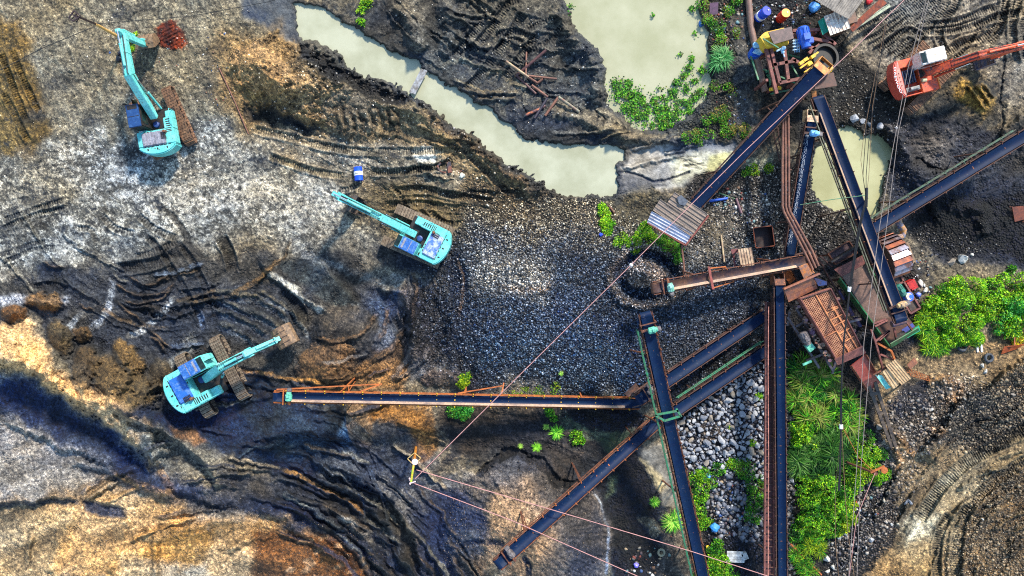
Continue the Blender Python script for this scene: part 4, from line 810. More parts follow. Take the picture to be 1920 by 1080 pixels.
    th = MB(bm_); [th.xz([(.46, -1.02), (.38, -1.14), (.18, -1.28), (.34, -1.02)], y - .055, y + .055) for y in [bw * (-.42 + .21 * i) for i in range(5)]]; th.build('bucket_tooth', STEELDK, bko)
    return root
excavator('excavator', 'teal excavator with dark blue cab roof and silver hood, reaching towards the rusty soil heap', 312, 233, (-.17, -.985), (-.40, -.916),
          [(.05, 1.75), (2.4, 4.3), (5.25, 4.3), (5.55, 1.15)], (TEAL, BLUEDK, HOODS, TRACKR, MUD), R(12))
excavator('excavator', 'teal excavator with bleached blue streaked hood, left of the central gravel heap', 785, 444, (-.895, -.446), (-.918, -.397),
          [(.05, 1.75), (2.4, 4.1), (5.7, 3.7), (5.15, 1.25)], (TEAL, BLUECAB, HOODB, TRACKM, M('bucket_dark', (62, 56, 58), (96, 80, 66), 4)), R(-35))
excavator('excavator', 'teal excavator with bright blue hood and big brown bucket, tracks turned across its boom', 406, 704, (.879, -.477), (-.46, -.888),
          [(.05, 1.75), (2.1, 3.5), (4.0, 3.2), (5.35, 1.65)], (TEAL, BLUECAB, M('hood_blue', (40, 96, 176), (90, 126, 180), 4, .58, .08, .4), TRACKM, MUD), R(38), 1.3, scale=1.12)
excavator('excavator', 'orange red excavator with rusty white cab and open engine bay on tracked mud', 1711, 150, (.968, -.25), (.70, -.714),
          [(.05, 1.75), (2.5, 3.5), (6.25, 3.0), (5.2, 1.2)], (REDP, CABW, HOODS, TRACKR, M('bucket_bluegrey', (84, 88, 110), (150, 120, 96), 4)), R(-60), 1.0, red=True)
DG, DA, DJ = 1, -1, -1  # belt side that carries the painted sunlit rim
# ------------------------------------------------------------------ belt conveyors
BELT = M('belt_rubber', (3, 25, 58), (14, 36, 62), 1.2, .56, .2, .55, 0, .10, 40, c3=(70, 70, 78), thr3=.66, spec=.15)  # sky's blue reflection put into the rubber colour
BELTD = M('belt_dusty', (52, 46, 50), (100, 74, 54), 1.4, .55, .2, .7, 0, .10, spec=.15)
BELTJ = M('belt_worn', (22, 26, 46), (110, 78, 54), .5, .52, .12, .6, 0, .10, spec=.15)
RUST = M('rust_steel', (112, 66, 46), (78, 50, 42), 3, .5, .14, .75, .1, .3, c3=(168, 100, 54), thr3=.60)
RUSTO = M('rust_orange', (176, 98, 44), (120, 66, 38), 3, .55, .12, .75, .1, .3)
RUSTD = M('rust_dark', (66, 46, 42), (92, 60, 48), 3, .5, .14, .75, .1, .3)
RUSTP = M('rust_pinkish', (134, 80, 72), (92, 56, 52), 2.5, .5, .14, .7, .1, .2, c3=(190, 130, 100), thr3=.64)
GREEN = M('green_paint', (40, 120, 84), (62, 92, 66), 3, .52, .12, .55, 0, .1, c3=(96, 66, 48), thr3=.60)
MOTG = M('motor_green', (104, 190, 160), (70, 140, 120), 4, .55, .1, .45, 0, .1)
YEL = M('yellow_paint', (222, 178, 40), (190, 140, 34), 3, .58, .1, .5, 0, .1, c3=(110, 76, 44), thr3=.64)
GALV = M('galvanised', (146, 138, 128), (120, 112, 106), 1.6, .5, .2, .45, .35, .08)
WOOD = M('weathered_wood', (150, 122, 88), (104, 84, 64), 3, .5, .14, .8, 0, .2)
GREYM = M('grey_machine', (128, 120, 118), (84, 76, 76), 5, .5, .12, .5, .2, .2)
MBLUE = M('motor_blue', (42, 96, 200), (32, 76, 166), 3, .55, .1, .42, 0, .1)
PBLUE = M('pale_blue_paint', (96, 160, 200), (186, 204, 214), 3, .5, .08, .5, 0, .1)
def motor(parent, c, ax, r, L, mat, name='motor'):
    c, ax = Vector(c), Vector(ax).normalized(); mb = MB(); lathe(mb, c - ax * L / 2, ax, [(0, r * .7), (L * .06, r), (L * .75, r), (L * .8, r * .85), (L, r * .8)], 16)
    for k in range(12):
        a = 2 * math.pi * k / 12; y = ax.orthogonal().normalized(); z = ax.cross(y); d = (y * math.cos(a) + z * math.sin(a)); mb.beam(c - ax * L * .4 + d * r * 1.04, c + ax * L * .22 + d * r * 1.04, .02, r * .16, up=d)
    mb.box(c + Vector((0, 0, r)) + ax * L * .05, (L * .3, L * .3, r * .5), rz=math.atan2(ax.y, ax.x)); return mb.build(name, mat, parent)
def conveyor(label, a, b, w_, beltm=BELT, frame=RUST, post=RUST, rail=None, railside=1, mot=None, motside=1, head=True, step=1.0, legs=5.0, trough=.16, chute=None, legend=1.0, lit_rim=0):
    A, B = W(*a), W(*b); root = empty('belt_conveyor', Vector((A.x, A.y, ground(a[0], a[1]))), 0, True); tag(root, label, 'conveyor', 'belt conveyors of the crushing plant')
    d = (B - A).normalized(); s = Vector((d.y, -d.x, 0)).normalized(); n = s.cross(d); n = n if n.z > 0 else -n; L = (B - A).length; h = w_ / 2
    mb = MB(); N = max(6, int(L / 1.0)); prof = [(-h, trough), (-h * .55, trough * .25), (0, 0), (h * .55, trough * .25), (h, trough)]; vs = []
    for i in range(N + 1):
        t = L * i / N; e = min(1, min(t, L - t) / .9); sag = -.03 * abs(math.sin(t * math.pi / step / 2)) + random.uniform(-.008, .008)
        vs += [A + d * t + s * x + n * (z * e + .16 * (1 - e) + sag) for x, z in prof]
    vs += [v_ - n * .025 for v_ in vs]; o = (N + 1) * 5; fs = []
    for i in range(N):
        for k in range(4): q_ = i * 5 + k; fs += [(q_, q_ + 1, q_ + 6, q_ + 5), (o + q_, o + q_ + 5, o + q_ + 6, o + q_ + 1)]
        fs += [(i * 5, i * 5 + 5, o + i * 5 + 5, o + i * 5), (i * 5 + 4, o + i * 5 + 4, o + i * 5 + 9, i * 5 + 9)]
    mb.add(vs, fs); mb.beam(A - n * .34, B - n * .34, w_ * .96, .02, up=n)
    for c, sg in ((A, -1), (B, 1)):
        lathe(mb, c - s * h * .98 - n * .10, s, [(0, .255), (w_ * .98, .255)], 18)
    mb.build('belt', beltm, root, smooth=True)
    if lit_rim:  # tan strip painting sunlight onto one rim of the trough
        db = MB(); x0, x1 = (-h, -h * .5) if lit_rim < 0 else (h * .5, h)
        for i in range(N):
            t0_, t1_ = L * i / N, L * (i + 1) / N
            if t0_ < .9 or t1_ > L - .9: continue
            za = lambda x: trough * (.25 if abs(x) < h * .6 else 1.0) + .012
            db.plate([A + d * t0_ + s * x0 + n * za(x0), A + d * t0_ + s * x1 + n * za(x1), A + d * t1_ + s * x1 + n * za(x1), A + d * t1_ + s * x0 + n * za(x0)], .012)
        db.build('lit_rim_strip', M('belt_dust', (176, 144, 118), (104, 88, 86), 1.2, .55, .2, .6, 0, .1), root)  # the tan here stands for sunlight on the rim, not dust
    for c in ((A, B) if head else (A,)): lathe(MB(), c - s * (h + .12) - n * .10, s, [(0, .05), (.1, .05), (.1, .225), (w_ + .14, .225), (w_ + .14, .05), (w_ + .24, .05)], 16).build('pulley', frame, root)
    fr = MB()
    for sg in (-1, 1):
        o_ = s * sg * (h + .10) - n * .02; fr.beam(A + o_ - d * .15, B + o_ + d * .15, .05, .16, up=n); fr.beam(A + o_ - n * .5 + d * .6, B + o_ - n * .5 - d * .6, .05, .05, up=n)
        k = int(L / 1.6)
        for i in range(k): p = A + o_ + d * (.6 + (L - 1.2) * i / k); q_ = A + o_ + d * (.6 + (L - 1.2) * (i + 1) / k); fr.beam(p - n * (.08 if i % 2 else .5), q_ - n * (.5 if i % 2 else .08), .04, .04); fr.beam(p, p - n * .5, .04, .04)
    for i in range(int(L / 2)): p = A + d * (1 + 2 * i); fr.beam(p - s * (h + .1) - n * .5, p + s * (h + .1) - n * .5, .05, .05)
    fr.build('frame', frame, root)
    ib = MB(); ib.beam(-s * (h + .17) + n * .02, s * (h + .17) + n * .02, .07, .05, up=n); [ib.beam(s * sg * (h + .14) - n * .06, s * sg * (h + .15) + n * .20, .07, .05, up=d) for sg in (-1, 1)]; ib.tube(-s * h * .9 - n * .08, s * h * .9 - n * .08, .05, 8)
    first = None; cnt = min(100, max(2, int(L / step)))
    for i in range(cnt):
        p = A + d * (L * (i + .5) / cnt) - n * .06 - root.location
        if first is None: first = ib.build('idler', post, root, origin=(0, 0, 0)); first.location = p
        else: copy_child(first, root, p)
    k = max(2, int(L / legs)); gz = lambda p: None
    for i in range(k):
        t = L * (i + .5 * legend) / k; p = A + d * t; 
        if p.z < .7: continue
        # the ground under the leg
        ppx = 960 + p.x / S; ppy = 540 - p.y / S; g = ground(ppx, ppy) - .15; lg = MB()
        for sg in (-1, 1):
            top = p + s * sg * (h + .12) - n * .05; ft = Vector((top.x, top.y, g)) + s * sg * (p.z - g) * .10; lg.beam(top, ft, .09, .09, up=d)
        m1 = (p.z + g) / 2; lg.beam(Vector((p.x, p.y, m1)) - s * (h + .25), Vector((p.x, p.y, m1)) + s * (h + .25), .06); lg.beam(p - s * (h + .12) - n * .1, Vector((p.x, p.y, g + .1)) + s * (h + .3), .05)
        lg.build('trestle', frame, root)
    if rail:
        rl = MB(); o_ = s * railside * (h + .42); rl.beam(A + o_ + n * .25 + d * .3, B + o_ + n * .25 - d * .8, .06, .06); rl.beam(A + o_ - n * .1 + d * .3, B + o_ - n * .1 - d * .8, .06, .10)
        for i in range(int(L / 1.5)): p = A + d * (.5 + 1.5 * i); rl.beam(p + s * railside * (h + .08) - n * .1, p + o_ - n * .1, .05); rl.beam(p + o_ - n * .15, p + o_ + n * .25, .045)
        rl.build('side_rail', rail, root)
    if mot:
        c = B - d * .9 + s * motside * (h * .4) + n * .55; mo = motor(root, c, d if mot[1] else s, .2, .62, mot[0]); cr = MB(); cr.beam(B - d * .9 - s * (h + .2) + n * .28, B - d * .9 + s * (h + .2) + n * .28, .16, .06); cr.beam(B - d * .5 - s * (h + .2) + n * .28, B - d * .5 + s * (h + .2) + n * .28, .08, .06)
        [cr.beam(B - d * x + s * sg * (h + .16) - n * .1, B - d * x + s * sg * (h + .16) + n * .3, .07) for x in (.5, .9) for sg in (-1, 1)]; cr.build('motor_bridge', frame, root)
        MB().box(c - d * .02 + s * motside * .42 - n * .05, (.3, .26, .3), rz=math.atan2(d.y, d.x)).build('gearbox', GREYM, root, bevel=.03)
    if chute:
        ch = MB(); q0, q1 = B - d * .1, B + d * .75; e = s * (h + .08)
        ch.plate([q0 - e + n * .15, q1 - e - n * .1, q1 - e - n * .9, q0 - e - n * .7]).plate([q0 + e + n * .15, q1 + e - n * .1, q1 + e - n * .9, q0 + e - n * .7]).plate([q1 - e - n * .1, q1 + e - n * .1, q1 + e - n * .9, q1 - e - n * .9]).plate([q0 - e + n * .2 , q0 + e + n * .2, q0 + e + d * .45 + n * .05, q0 - e + d * .45 + n * .05]); ch.build('discharge_chute', chute, root)
    return root, A, B, d, s, n, L
c_ = conveyor('long level-looking conveyor with orange rusted top rail crossing the lower middle', (1196, 757, 1.3), (518, 744, 5.0), 0.59, frame=RUSTO, post=YEL, mot=(MOTG, False), motside=1, step=1.25, legs=7, trough=.2, lit_rim=DA)
root, A, B, d, s, n, L = c_; st = -s if (-s).y > 0 else s
tr = MB(); tr.beam(B + st * .5, B + st * 1.0 - d * 7.0 - n * .2, .08); tr.beam(B + st * 1.0 - d * 7 - n * .2, B + st * .5 - d * 5.6, .09); tr.beam(B + st * .5 - d * 12.3 , B + st * 1.0 - d * 15.5 - n * .6, .08); tr.beam(B + st * 1.2 - d * 15.6 - n * .6, B + st * .5 - d * 15.4, .09); tr.build('truss_stay', RUSTO, root)
conveyor('steep conveyor whose head drops stone on the central heap, green motor, passing over others', (1322, 1100, 1.6), (1211, 592, 6.2), 0.72, frame=RUST, post=RUST, rail=GREEN, railside=-1, mot=(MOTG, False), motside=1, step=1.0, trough=.15)
conveyor('diagonal conveyor climbing to the round pile at the bottom, blue roller ends', (1240, 784, 1.6), (936, 1056, 6.6), 0.69, frame=RUST, post=RUSTO, mot=(GREYM, False), motside=1, step=1.1)
conveyor('upper of two parallel conveyors between gravel heap and boulders', (1432, 592, 1.3), (1200, 748, 3.0), 0.74, frame=RUSTD, post=RUST, mot=(GREYM, True), step=1.1)
conveyor('lower of two parallel conveyors beside the boulder heap, green side rail', (1444, 652, 1.1), (1262, 774, 2.4), 0.69, frame=RUSTD, post=RUST, rail=GREEN, railside=1, step=1.1, head=True)
conveyor('straight upright conveyor with dense brackets beside the rusty gantry', (1466, 1104, 2.6), (1461, 532, 3.2), 0.56, frame=RUSTD, post=RUSTD, step=.62, chute=RUST, legs=4)
conveyor('wide blue-black conveyor running from the corrugated shed up to the orange head box', (1296, 392, 1.2), (1537, 130, 4.8), 0.82, frame=RUSTD, post=RUST, step=1.3, chute=M('chute_orange', (216, 150, 76), (170, 100, 50), 3), mot=None, trough=.12)
conveyor('conveyor with sunlit-coloured left edge running past the sump into the green screen box', (1534, 186, 3.2), (1688, 598, 5.2), 0.77, beltm=BELT, frame=RUSTD, post=RUST, rail=M('rail_olive', (74, 84, 60), (60, 52, 44), 3), railside=1, step=1.5, trough=.26, lit_rim=DG, mot=(M('motor_tan', (200, 160, 100), (120, 110, 110), 4), False), motside=-1)
hc = conveyor('narrow conveyor with white chain-like marks ending at a small light blue motor', (1481, 476, 1.8), (1522, 226, 3.4), 0.60, frame=RUSTD, post=RUSTD, step=1.2, mot=(M('motor_sky_blue', (70, 150, 210), (140, 190, 220), 4), False), motside=1, chute=M('chute_pale', (226, 190, 150), (150, 110, 80), 3))
root, A, B, d, s, n, L = hc; wm = MB()
for ln in (-.30, -.22, -.14, -.05):
    pts = []; k = 0
    for i in range(150): t = .5 + (L - 1.4) * i / 150; pts.append(A + d * t + s * (ln + random.uniform(-.035, .035)) + n * (.16 * (abs(ln) / .4) ** 2 + .02))
    for a_, b_ in zip(pts[:-1], pts[1:]):
        if random.random() < .7: wm.beam(a_, b_, .018, .008, up=n)
wm.build('worn_mark', M('chalky_wear', (190, 196, 204), None), root)
conveyor('conveyor entering from the right edge with green handrails on both sides', (1632, 432, 3.0), (1930, 250, 3.6), 0.69, frame=RUSTD, post=RUST, rail=M('rail_dull_green', (70, 104, 80), (70, 60, 48), 3), railside=-1, step=1.2, head=False, trough=.12)
conveyor('dusty brown conveyor with lit-coloured rim and pale green motor, dumping on the small cone', (1516, 488, 3.0), (1228, 540, 4.6), 0.68, beltm=BELTJ, frame=RUST, post=RUST, lit_rim=DJ, mot=(M('motor_pale_green', (150, 200, 186), (90, 150, 130), 4), False), motside=-1, step=1.3, trough=.2)

b_ = MB(); b_.beam(W(1329, 501, 4.3), W(1337, 542, 4.3), .16, .08); [b_.beam(W(x, y, 4.3), W(x, y, .3), .10) for x, y in [(1329, 501), (1337, 542)]]; tag(b_.build('cross_bar', M('bar_red_rust', (150, 70, 60), (110, 60, 50), 4)), 'reddish steel bar bridging the dusty brown conveyor', 'steel beam')
b_ = MB(); b_.beam(W(1330, 503, 4.2), W(1360, 500, 3.9), .08); b_.beam(W(1337, 540, 4.0), W(1376, 528, 3.6), .08); b_.beam(W(1360, 500, 3.9), W(1360, 500, .3), .06); b_.beam(W(1376, 528, 3.6), W(1376, 528, .3), .06); b_.beam(W(1360, 500, 3.9), W(1376, 528, 3.6), .06); tag(b_.build('side_stay', RUSTO), 'orange stay bars along the dusty brown conveyor behind its red cross bar', 'steel beam')
# crossing frames over belts
def frame_thing(name, label, cat, beams, mat, group=None, base=None):
    pts = [W(*p) for b_ in beams for p in b_[:2]]; c = sum(pts, Vector()) / len(pts); r = empty(name, (c.x, c.y, 0), 0, True); tag(r, label, cat, group); return r
g = MB(); P = lambda x, y, z: W(x, y, z)
for q in [((1228, 778, 5.0), (1272, 770, 5.0)), ((1246, 789, 5.0), (1276, 780, 5.0)), ((1228, 778, 5.0), (1246, 789, 5.0)), ((1268, 766, 5.0), (1277, 781, 5.0))]: g.beam(P(*q[0]), P(*q[1]), .14, .1)
for q in [(1232, 780), (1272, 778)]: g.beam(P(q[0], q[1], 5.0), P(q[0] + 2, q[1] + 1, .4), .08)
tag(g.build('crossing_frame', GREEN), 'bright green steel frame hugging the steep conveyor where belts cross', 'steel frame')
# rusty gantry beside the upright belt
r = empty('gantry_walkway', W(1443, 820, 0), 0, True); tag(r, 'long rusty steel gantry with rungs running down the picture beside the upright belt', 'gantry')
m_ = MB(); m_.beam(W(1436, 566, 2.4), W(1433, 1104, 2.4), .10, .2); m_.beam(W(1450, 566, 2.4), W(1451, 1104, 2.4), .10, .2); m_.build('side_beam', RUSTP, r)
m_ = MB(); m_.beam(W(1443, 566, 2.3), W(1442, 1104, 2.3), .48, .03); m_.build('walk_plate', M('plate_rust_red', (98, 58, 54), (70, 46, 44), 3), r)
m_ = MB(); [m_.beam(W(1435, 570 + i * 13, 2.45), W(1451, 570 + i * 13, 2.45), .06, .06) for i in range(41)]; m_.build('rung', RUSTD, r)
for i in range(6): MB().beam(W(1436, 590 + i * 90, 2.3), W(1436, 590 + i * 90, 0) + Vector((0, 0, -.3)), .12).beam(W(1450, 590 + i * 90, 2.3), W(1450, 590 + i * 90, 0) + Vector((0, 0, -.3)), .12).build('post', RUSTD, r)
m_ = MB(); m_.path([W(1441, 575, 3.1), W(1440, 700, 3.1), W(1441, 860, 3.1), W(1440, 1104, 3.1)], .035, 6); [m_.beam(W(1441, 600 + i * 70, 3.1), W(1437, 600 + i * 70, 2.4), .03) for i in range(7)]; m_.build('handrail', M('rail_pink', (196, 130, 112), (130, 80, 66), 3), r)

# ------------------------------------------------------------------ crusher station at the top
r = empty('crusher', W(1480, 110, 0), 0, True); tag(r, 'crusher station of rusty beams with yellow casing, blue motor and black flywheel', 'crusher')
z = 2.4
b_ = MB()
for q in [((1443, 84), (1462, 156)), ((1461, 156), (1502, 147)), ((1450, 122), (1492, 114)), ((1436, 92), (1456, 176)), ((1484, 66), (1562, 80)), ((1486, 58), (1536, 56)), ((1500, 84), (1530, 92)), ((1470, 90), (1478, 152)), ((1538, 60), (1566, 84)), ((1516, 100), (1536, 84)), ((1484, 110), (1520, 132))]:
    b_.beam(W(q[0][0], q[0][1], z), W(q[1][0], q[1][1], z), .22, .2)
for q in [(1445, 92), (1462, 155), (1500, 147), (1530, 60), (1562, 80), (1486, 62), (1438, 150)]: b_.beam(W(q[0], q[1], z), W(q[0], q[1], z) - Vector((0, 0, z + .6)), .18, .18)
b_.build('base_frame', RUSTP, r)
b_ = MB(); [b_.beam(W(q[0], q[1], 1.6), W(q[2], q[3], 1.9), .10, .1) for q in [(1440, 88, 1444, 160), (1436, 136, 1466, 118), (1438, 140, 1452, 160), (1445, 176, 1484, 168), (1431, 130, 1500, 160), (1478, 96, 1474, 152), (1484, 122, 1500, 150), (1466, 100, 1500, 108), (1408, 106, 1422, 150)]]; b_.build('brace', GREEN, r)
b_ = MB(); b_.prism([W(x, y, 2.7).to_2d() for x, y in [(1424, 70), (1434, 60), (1472, 51), (1480, 82), (1456, 88), (1437, 90)]][::-1], 1.5, 2.7); b_.build('casing', YEL, r, bevel=.05)
b_ = MB(); b_.plate([W(1440, 61, 3.0), W(1483, 51, 3.0), W(1487, 73, 3.0), W(1450, 84, 3.0)], .12); b_.beam(W(1448, 66, 3.04), W(1482, 60, 3.04), .05); b_.beam(W(1450, 77, 3.04), W(1486, 68, 3.04), .05); b_.build('cover_plate', M('cover_brown', (104, 80, 76), (70, 56, 54), 3), r)
motor(r, W(1508, 70, 2.9), W(1511, 88, 2.9) - W(1503, 52, 2.9), .40, 1.5, MBLUE); MB().box(W(1519, 76, 3.1), (.42, .42, .3), rz=.2).build('terminal_box', MBLUE, r, bevel=.04)
b_ = MB(); [b_.beam(W(1488 + i * 3, 74, 2.8), W(1490 + i * 3, 98, 2.6), .05) for i in range(4)]; [b_.beam(W(1486, 76 + i * 6, 2.8), W(1500, 74 + i * 6, 2.8), .05) for i in range(4)]; b_.build('belt_guard', PBLUE, r)
fw = MB(); c = W(1547, 108, 2.7); ax = Vector((.12, .05, 1)).normalized(); lathe(fw, c - ax * .3, ax, [(0, .80), (0, .95), (.42, .98), (.42, .80), (.1, .78)], 32); lathe(fw, c - ax * .2, ax, [(0, .86), (.05, .86)], 24); lathe(fw, c - ax * .2, ax, [(0, .2), (.3, .18)], 12); fw.build('flywheel', M('flywheel_dark', (34, 30, 24), (22, 20, 20), 3, metal=.2), r, smooth=True)
b_ = MB(); [b_.box(W(x, y, 3.0), (.34, .22, .25), rz=a) for x, y, a in [(1510, 112, .6), (1518, 120, .6), (1502, 118, .6), (1524, 106, .6)]]; [b_.beam(W(x, y, 2.9), W(x + 20, y - 14, 2.9), .12, .12) for x, y in [(1500, 128), (1508, 136), (1514, 112)]]; b_.build('bearing_block', YEL, r)
b_ = MB(); lathe(b_, W(1466, 92, 2.9), (.3, -.9, 0), [(0, .12), (.3, .12), (.32, .05), (.6, .05)], 10); b_.tube(W(1456, 96, 2.9), W(1472, 88, 2.9), .07).tube(W(1470, 90, 2.9), W(1469, 90, 3.1), .14, 12); b_.build('valve', PBLUE, r)
b_ = MB(); b_.beam(W(1430, 72, 3.1), W(1460, 90, 3.1), .08); b_.build('lever', GREEN, r)
b_ = MB(); b_.tube(W(1443, 168, 1.9), W(1464, 165, 1.9), .12, 12); b_.build('grease_tank', YEL, r); motor(r, W(1554, 132, 3.4), W(1560, 128, 3.4) - W(1548, 137, 3.4), .16, .6, YEL)
b_ = MB(); b_.plate([W(1530, 142, 1.9), W(1562, 136, 1.9), W(1569, 161, 1.9), W(1527, 168, 1.9)], .06); b_.build('floor_plate', M('plate_brown', (92, 56, 44), (70, 46, 40), 4), r)
b_ = MB(); b_.plate([W(1521, 170, 2.2), W(1530, 170, 2.2), W(1532, 194, 1.9), W(1524, 195, 1.9)], .05); b_.build('feed_chute', M('chute_ochre', (190, 124, 62), (140, 86, 46), 4), r)
r = empty('gearbox_unit', W(1421, 92, 0), 0, True); tag(r, 'blue and white painted gearbox hood resting on the large rusty pipe', 'gearbox')
b_ = MB(); b_.prism([W(x, y, 1.6).to_2d() for x, y in [(1406, 96), (1414, 84), (1436, 88), (1434, 98), (1424, 106), (1409, 106)]][::-1], .9, 1.6); b_.build('housing', MBLUE, r, bevel=.08)
b_ = MB(); b_.plate([W(1410, 99, 1.75), W(1416, 92, 1.75), W(1436, 91, 1.75), W(1424, 104, 1.75)], .05); b_.build('side_cover', PBLUE, r)
b_ = MB(); b_.box(W(1422, 84, 1.85), (.78, .42, .3), rz=.1); b_.build('top_cover', M('cover_white_blue', (170, 205, 222), (110, 170, 210), 4, .5, .06), r, bevel=.07)

# ------------------------------------------------------------------ vibrating grid screen
r = empty('vibrating_screen', W(1555, 610, 0), 0, True); tag(r, 'rusty pink vibrating screen with fine grid deck and feed box above the belts', 'vibrating screen')
TL, TR_, BR_, BL_ = W(1499, 559, 3.4), W(1556, 540, 3.4), W(1613, 648, 3.0), W(1566, 671, 3.0); up = Vector((0, 0, 1))
lerp2 = lambda u, v_: TL.lerp(TR_, u).lerp(BL_.lerp(BR_, u), v_)
b_ = MB(); [b_.beam(lerp2(i / 19, 0), lerp2(i / 19, 1), .045, .06) for i in range(20)]; [b_.beam(lerp2(0, j / 38), lerp2(1, j / 38), .035, .03) for j in range(39)]; b_.build('screen_deck', M('screen_bars', (204, 146, 108), (150, 98, 76), 3, .5, .12, .6, .2, .2), r)
b_ = MB(); b_.beam(lerp2(.5, 0) + up * .06, lerp2(.52, 1) + up * .06, .09, .09); b_.beam(lerp2(.98, .3) + up * .08, lerp2(.6, .3) + up * .08, .07); [b_.beam(lerp2(.52, t) + up * .08, lerp2(.95, t - .02) + up * .08, .07) for t in (.34, .46, .56, .7, .84)]; b_.beam(lerp2(.02, .66) + up * .08, lerp2(.5, .64) + up * .08, .07); b_.beam(lerp2(.78, .3) + up * .08, lerp2(.84, 1) + up * .08, .08); b_.build('deck_bar', M('deck_bar_orange', (214, 140, 88), (160, 98, 64), 3), r); MB().plate([TL - up * .35, TR_ - up * .35, BR_ - up * .35, BL_ - up * .35], .04).build('under_pan', M('under_pan_dark', (34, 26, 26), None), r)  # bars in a lighter orange, over a dark pan
b_ = MB(); [b_.plate([a_ + up * .22, c2 + up * .22, c2 - up * .55, a_ - up * .55], .06) for a_, c2 in ((TL, BL_), (TR_, BR_), (TL, TR_))]; b_.build('side_wall', RUSTP, r)
b_ = MB(); b_.plate([W(1564, 673, 3.25), W(1617, 648, 3.25), W(1623, 661, 2.9), W(1570, 684, 2.9)], .06); b_.build('discharge_lip', RUSTP, r)
b_ = MB(); b_.plate([W(1470, 544, 3.9), W(1524, 519, 3.9), W(1530, 531, 3.5), W(1475, 557, 3.5)], .06).plate([W(1475, 557, 3.5), W(1530, 533, 3.5), W(1532, 540, 3.3), W(1478, 566, 3.3)], .05); b_.beam(W(1469, 542, 4.0), W(1536, 513, 4.0), .12, .3); b_.plate([W(1470, 544, 3.9), W(1475, 562, 3.2), W(1475, 562, 2.6), W(1470, 544, 2.6)]); b_.build('feed_box', M('feed_box_rust', (120, 78, 66), (160, 96, 62), 3, .52, .12), r)
b_ = MB(); b_.plate([W(1526, 520, 4.0), W(1550, 528, 3.7), W(1550, 534, 3.6), W(1534, 536, 3.6)], .04); b_.build('blue_flap', M('flap_blue', (40, 70, 130), (70, 60, 80), 4), r)
b_ = MB(); [b_.beam(W(*p0), W(*p1), .16, .16) for p0, p1 in [((1476, 594, 2.2), (1536, 690, 1.8)), ((1490, 574, 2.5), (1562, 696, 1.8)), ((1492, 612, 2.1), (1505, 605, 2.1)), ((1512, 676, 1.9), (1542, 664, 2.1)), ((1560, 700, 1.7), (1568, 672, 2.0)), ((1590, 604, 2.4), (1614, 598, 2.4)), ((1480, 584, 2.2), (1476, 610, 1.8))]]
[b_.beam(W(x, y, 2.6), W(x, y, 2.6) - Vector((0, 0, 3.0)), .16) for x, y in [(1505, 575), (1560, 560), (1575, 665), (1606, 640)]]; b_.build('support_frame', M('frame_greyrust', (110, 104, 108), (84, 60, 52), 3), r)
motor(r, W(1510, 634, 2.7), W(1516, 648, 2.7) - W(1504, 622, 2.7), .28, 1.0, GREYM); motor(r, W(1523, 622, 2.8), W(1526, 630, 2.8) - W(1520, 616, 2.8), .18, .5, M('motor_purple', (96, 66, 86), None))
b_ = MB(); b_.box(W(1518, 650, 2.5), (.6, .5, .3), rz=-.9); b_.beam(W(1505, 684, 2.2), W(1521, 677, 2.2), .15); b_.build('bracket', MOTG, r)
[MB().tube(W(x, y, 2.2), W(x, y, 3.0), .12, 10).build('spring', M('spring_purple', (110, 72, 92), (150, 120, 90), 5), r) for x, y in [(1498, 575), (1512, 600), (1548, 660), (1556, 676), (1602, 620), (1572, 560), (1590, 590)]]
cc_ = MB()
for i in range(28): t = random.random(); p = W(1497 + 60 * t + random.gauss(0, 3), 572 + 108 * t + random.gauss(0, 3), 2.9); cc_.box(p, (random.uniform(.1, .3), random.uniform(.1, .25), .12), rz=random.random() * 3)
cc_.build('spilled_crust', M('crust_tan', (150, 134, 110), (120, 70, 56), 5), r)
# ------------------------------------------------------------------ green plated screen under the long belt
r = empty('screen_box', W(1640, 560, 0), 0, True); tag(r, 'green-sided screen box with brown plated deck under the sunlit belt', 'screen box')
b_ = MB(); a0, a1, a2, a3 = W(1578, 518, 2.7), W(1624, 493, 2.7), W(1684, 588, 2.3), W(1637, 606, 2.3); b_.plate([a0, a1, a2, a3], .05)
for i in range(5): b_.beam(a0.lerp(a3, i / 5) + up * .02, a1.lerp(a2, i / 5) + up * .02, .05, .03)
for i in range(34): b_.beam(a0.lerp(a1, i / 34).lerp(a3.lerp(a2, i / 34), .34) + up * .02, a0.lerp(a1, i / 34).lerp(a3.lerp(a2, i / 34), 1) + up * .02, .02, .03)
b_.build('deck_plate', M('deck_brown', (120, 92, 78), (88, 68, 58), 2, .5, .16, c3=(176, 130, 110), thr3=.66), r)
b_ = MB(); e0, e1, e2, e3 = W(1564, 505, 3.0), W(1618, 478, 3.0), W(1624, 493, 2.75), W(1578, 518, 2.75); b_.plate([e0, e1, e2, e3], .05); [b_.beam(e0.lerp(e1, i / 22) + up * .03, e3.lerp(e2, i / 22) + up * .03, .035, .05) for i in range(23)]; b_.build('ribbed_feed_plate', RUSTP, r)
b_ = MB(); b_.plate([W(1576, 520, 2.8), W(1640, 607, 2.4), W(1636, 614, 1.2), W(1571, 527, 1.4)], .08); b_.plate([W(1640, 607, 2.4), W(1672, 652, 2.2), W(1667, 654, 1.2), W(1634, 612, 1.4)], .08); b_.plate([W(1672, 652, 2.2), W(1724, 620, 2.2), W(1722, 615, 2.9), W(1670, 645, 2.9)], .06); b_.beam(W(1624, 493, 2.9), W(1700, 600, 2.8), .12, .2); b_.build('side_panel', M('green_side', (36, 128, 72), (70, 84, 56), 2.2, .5, .14, c3=(110, 76, 60), thr3=.62), r)
b_ = MB(); b_.plate([W(1640, 607, 1.6), W(1690, 580, 1.6), W(1722, 620, 1.6), W(1671, 651, 1.6)], .05); b_.build('box_floor', RUSTD, r)
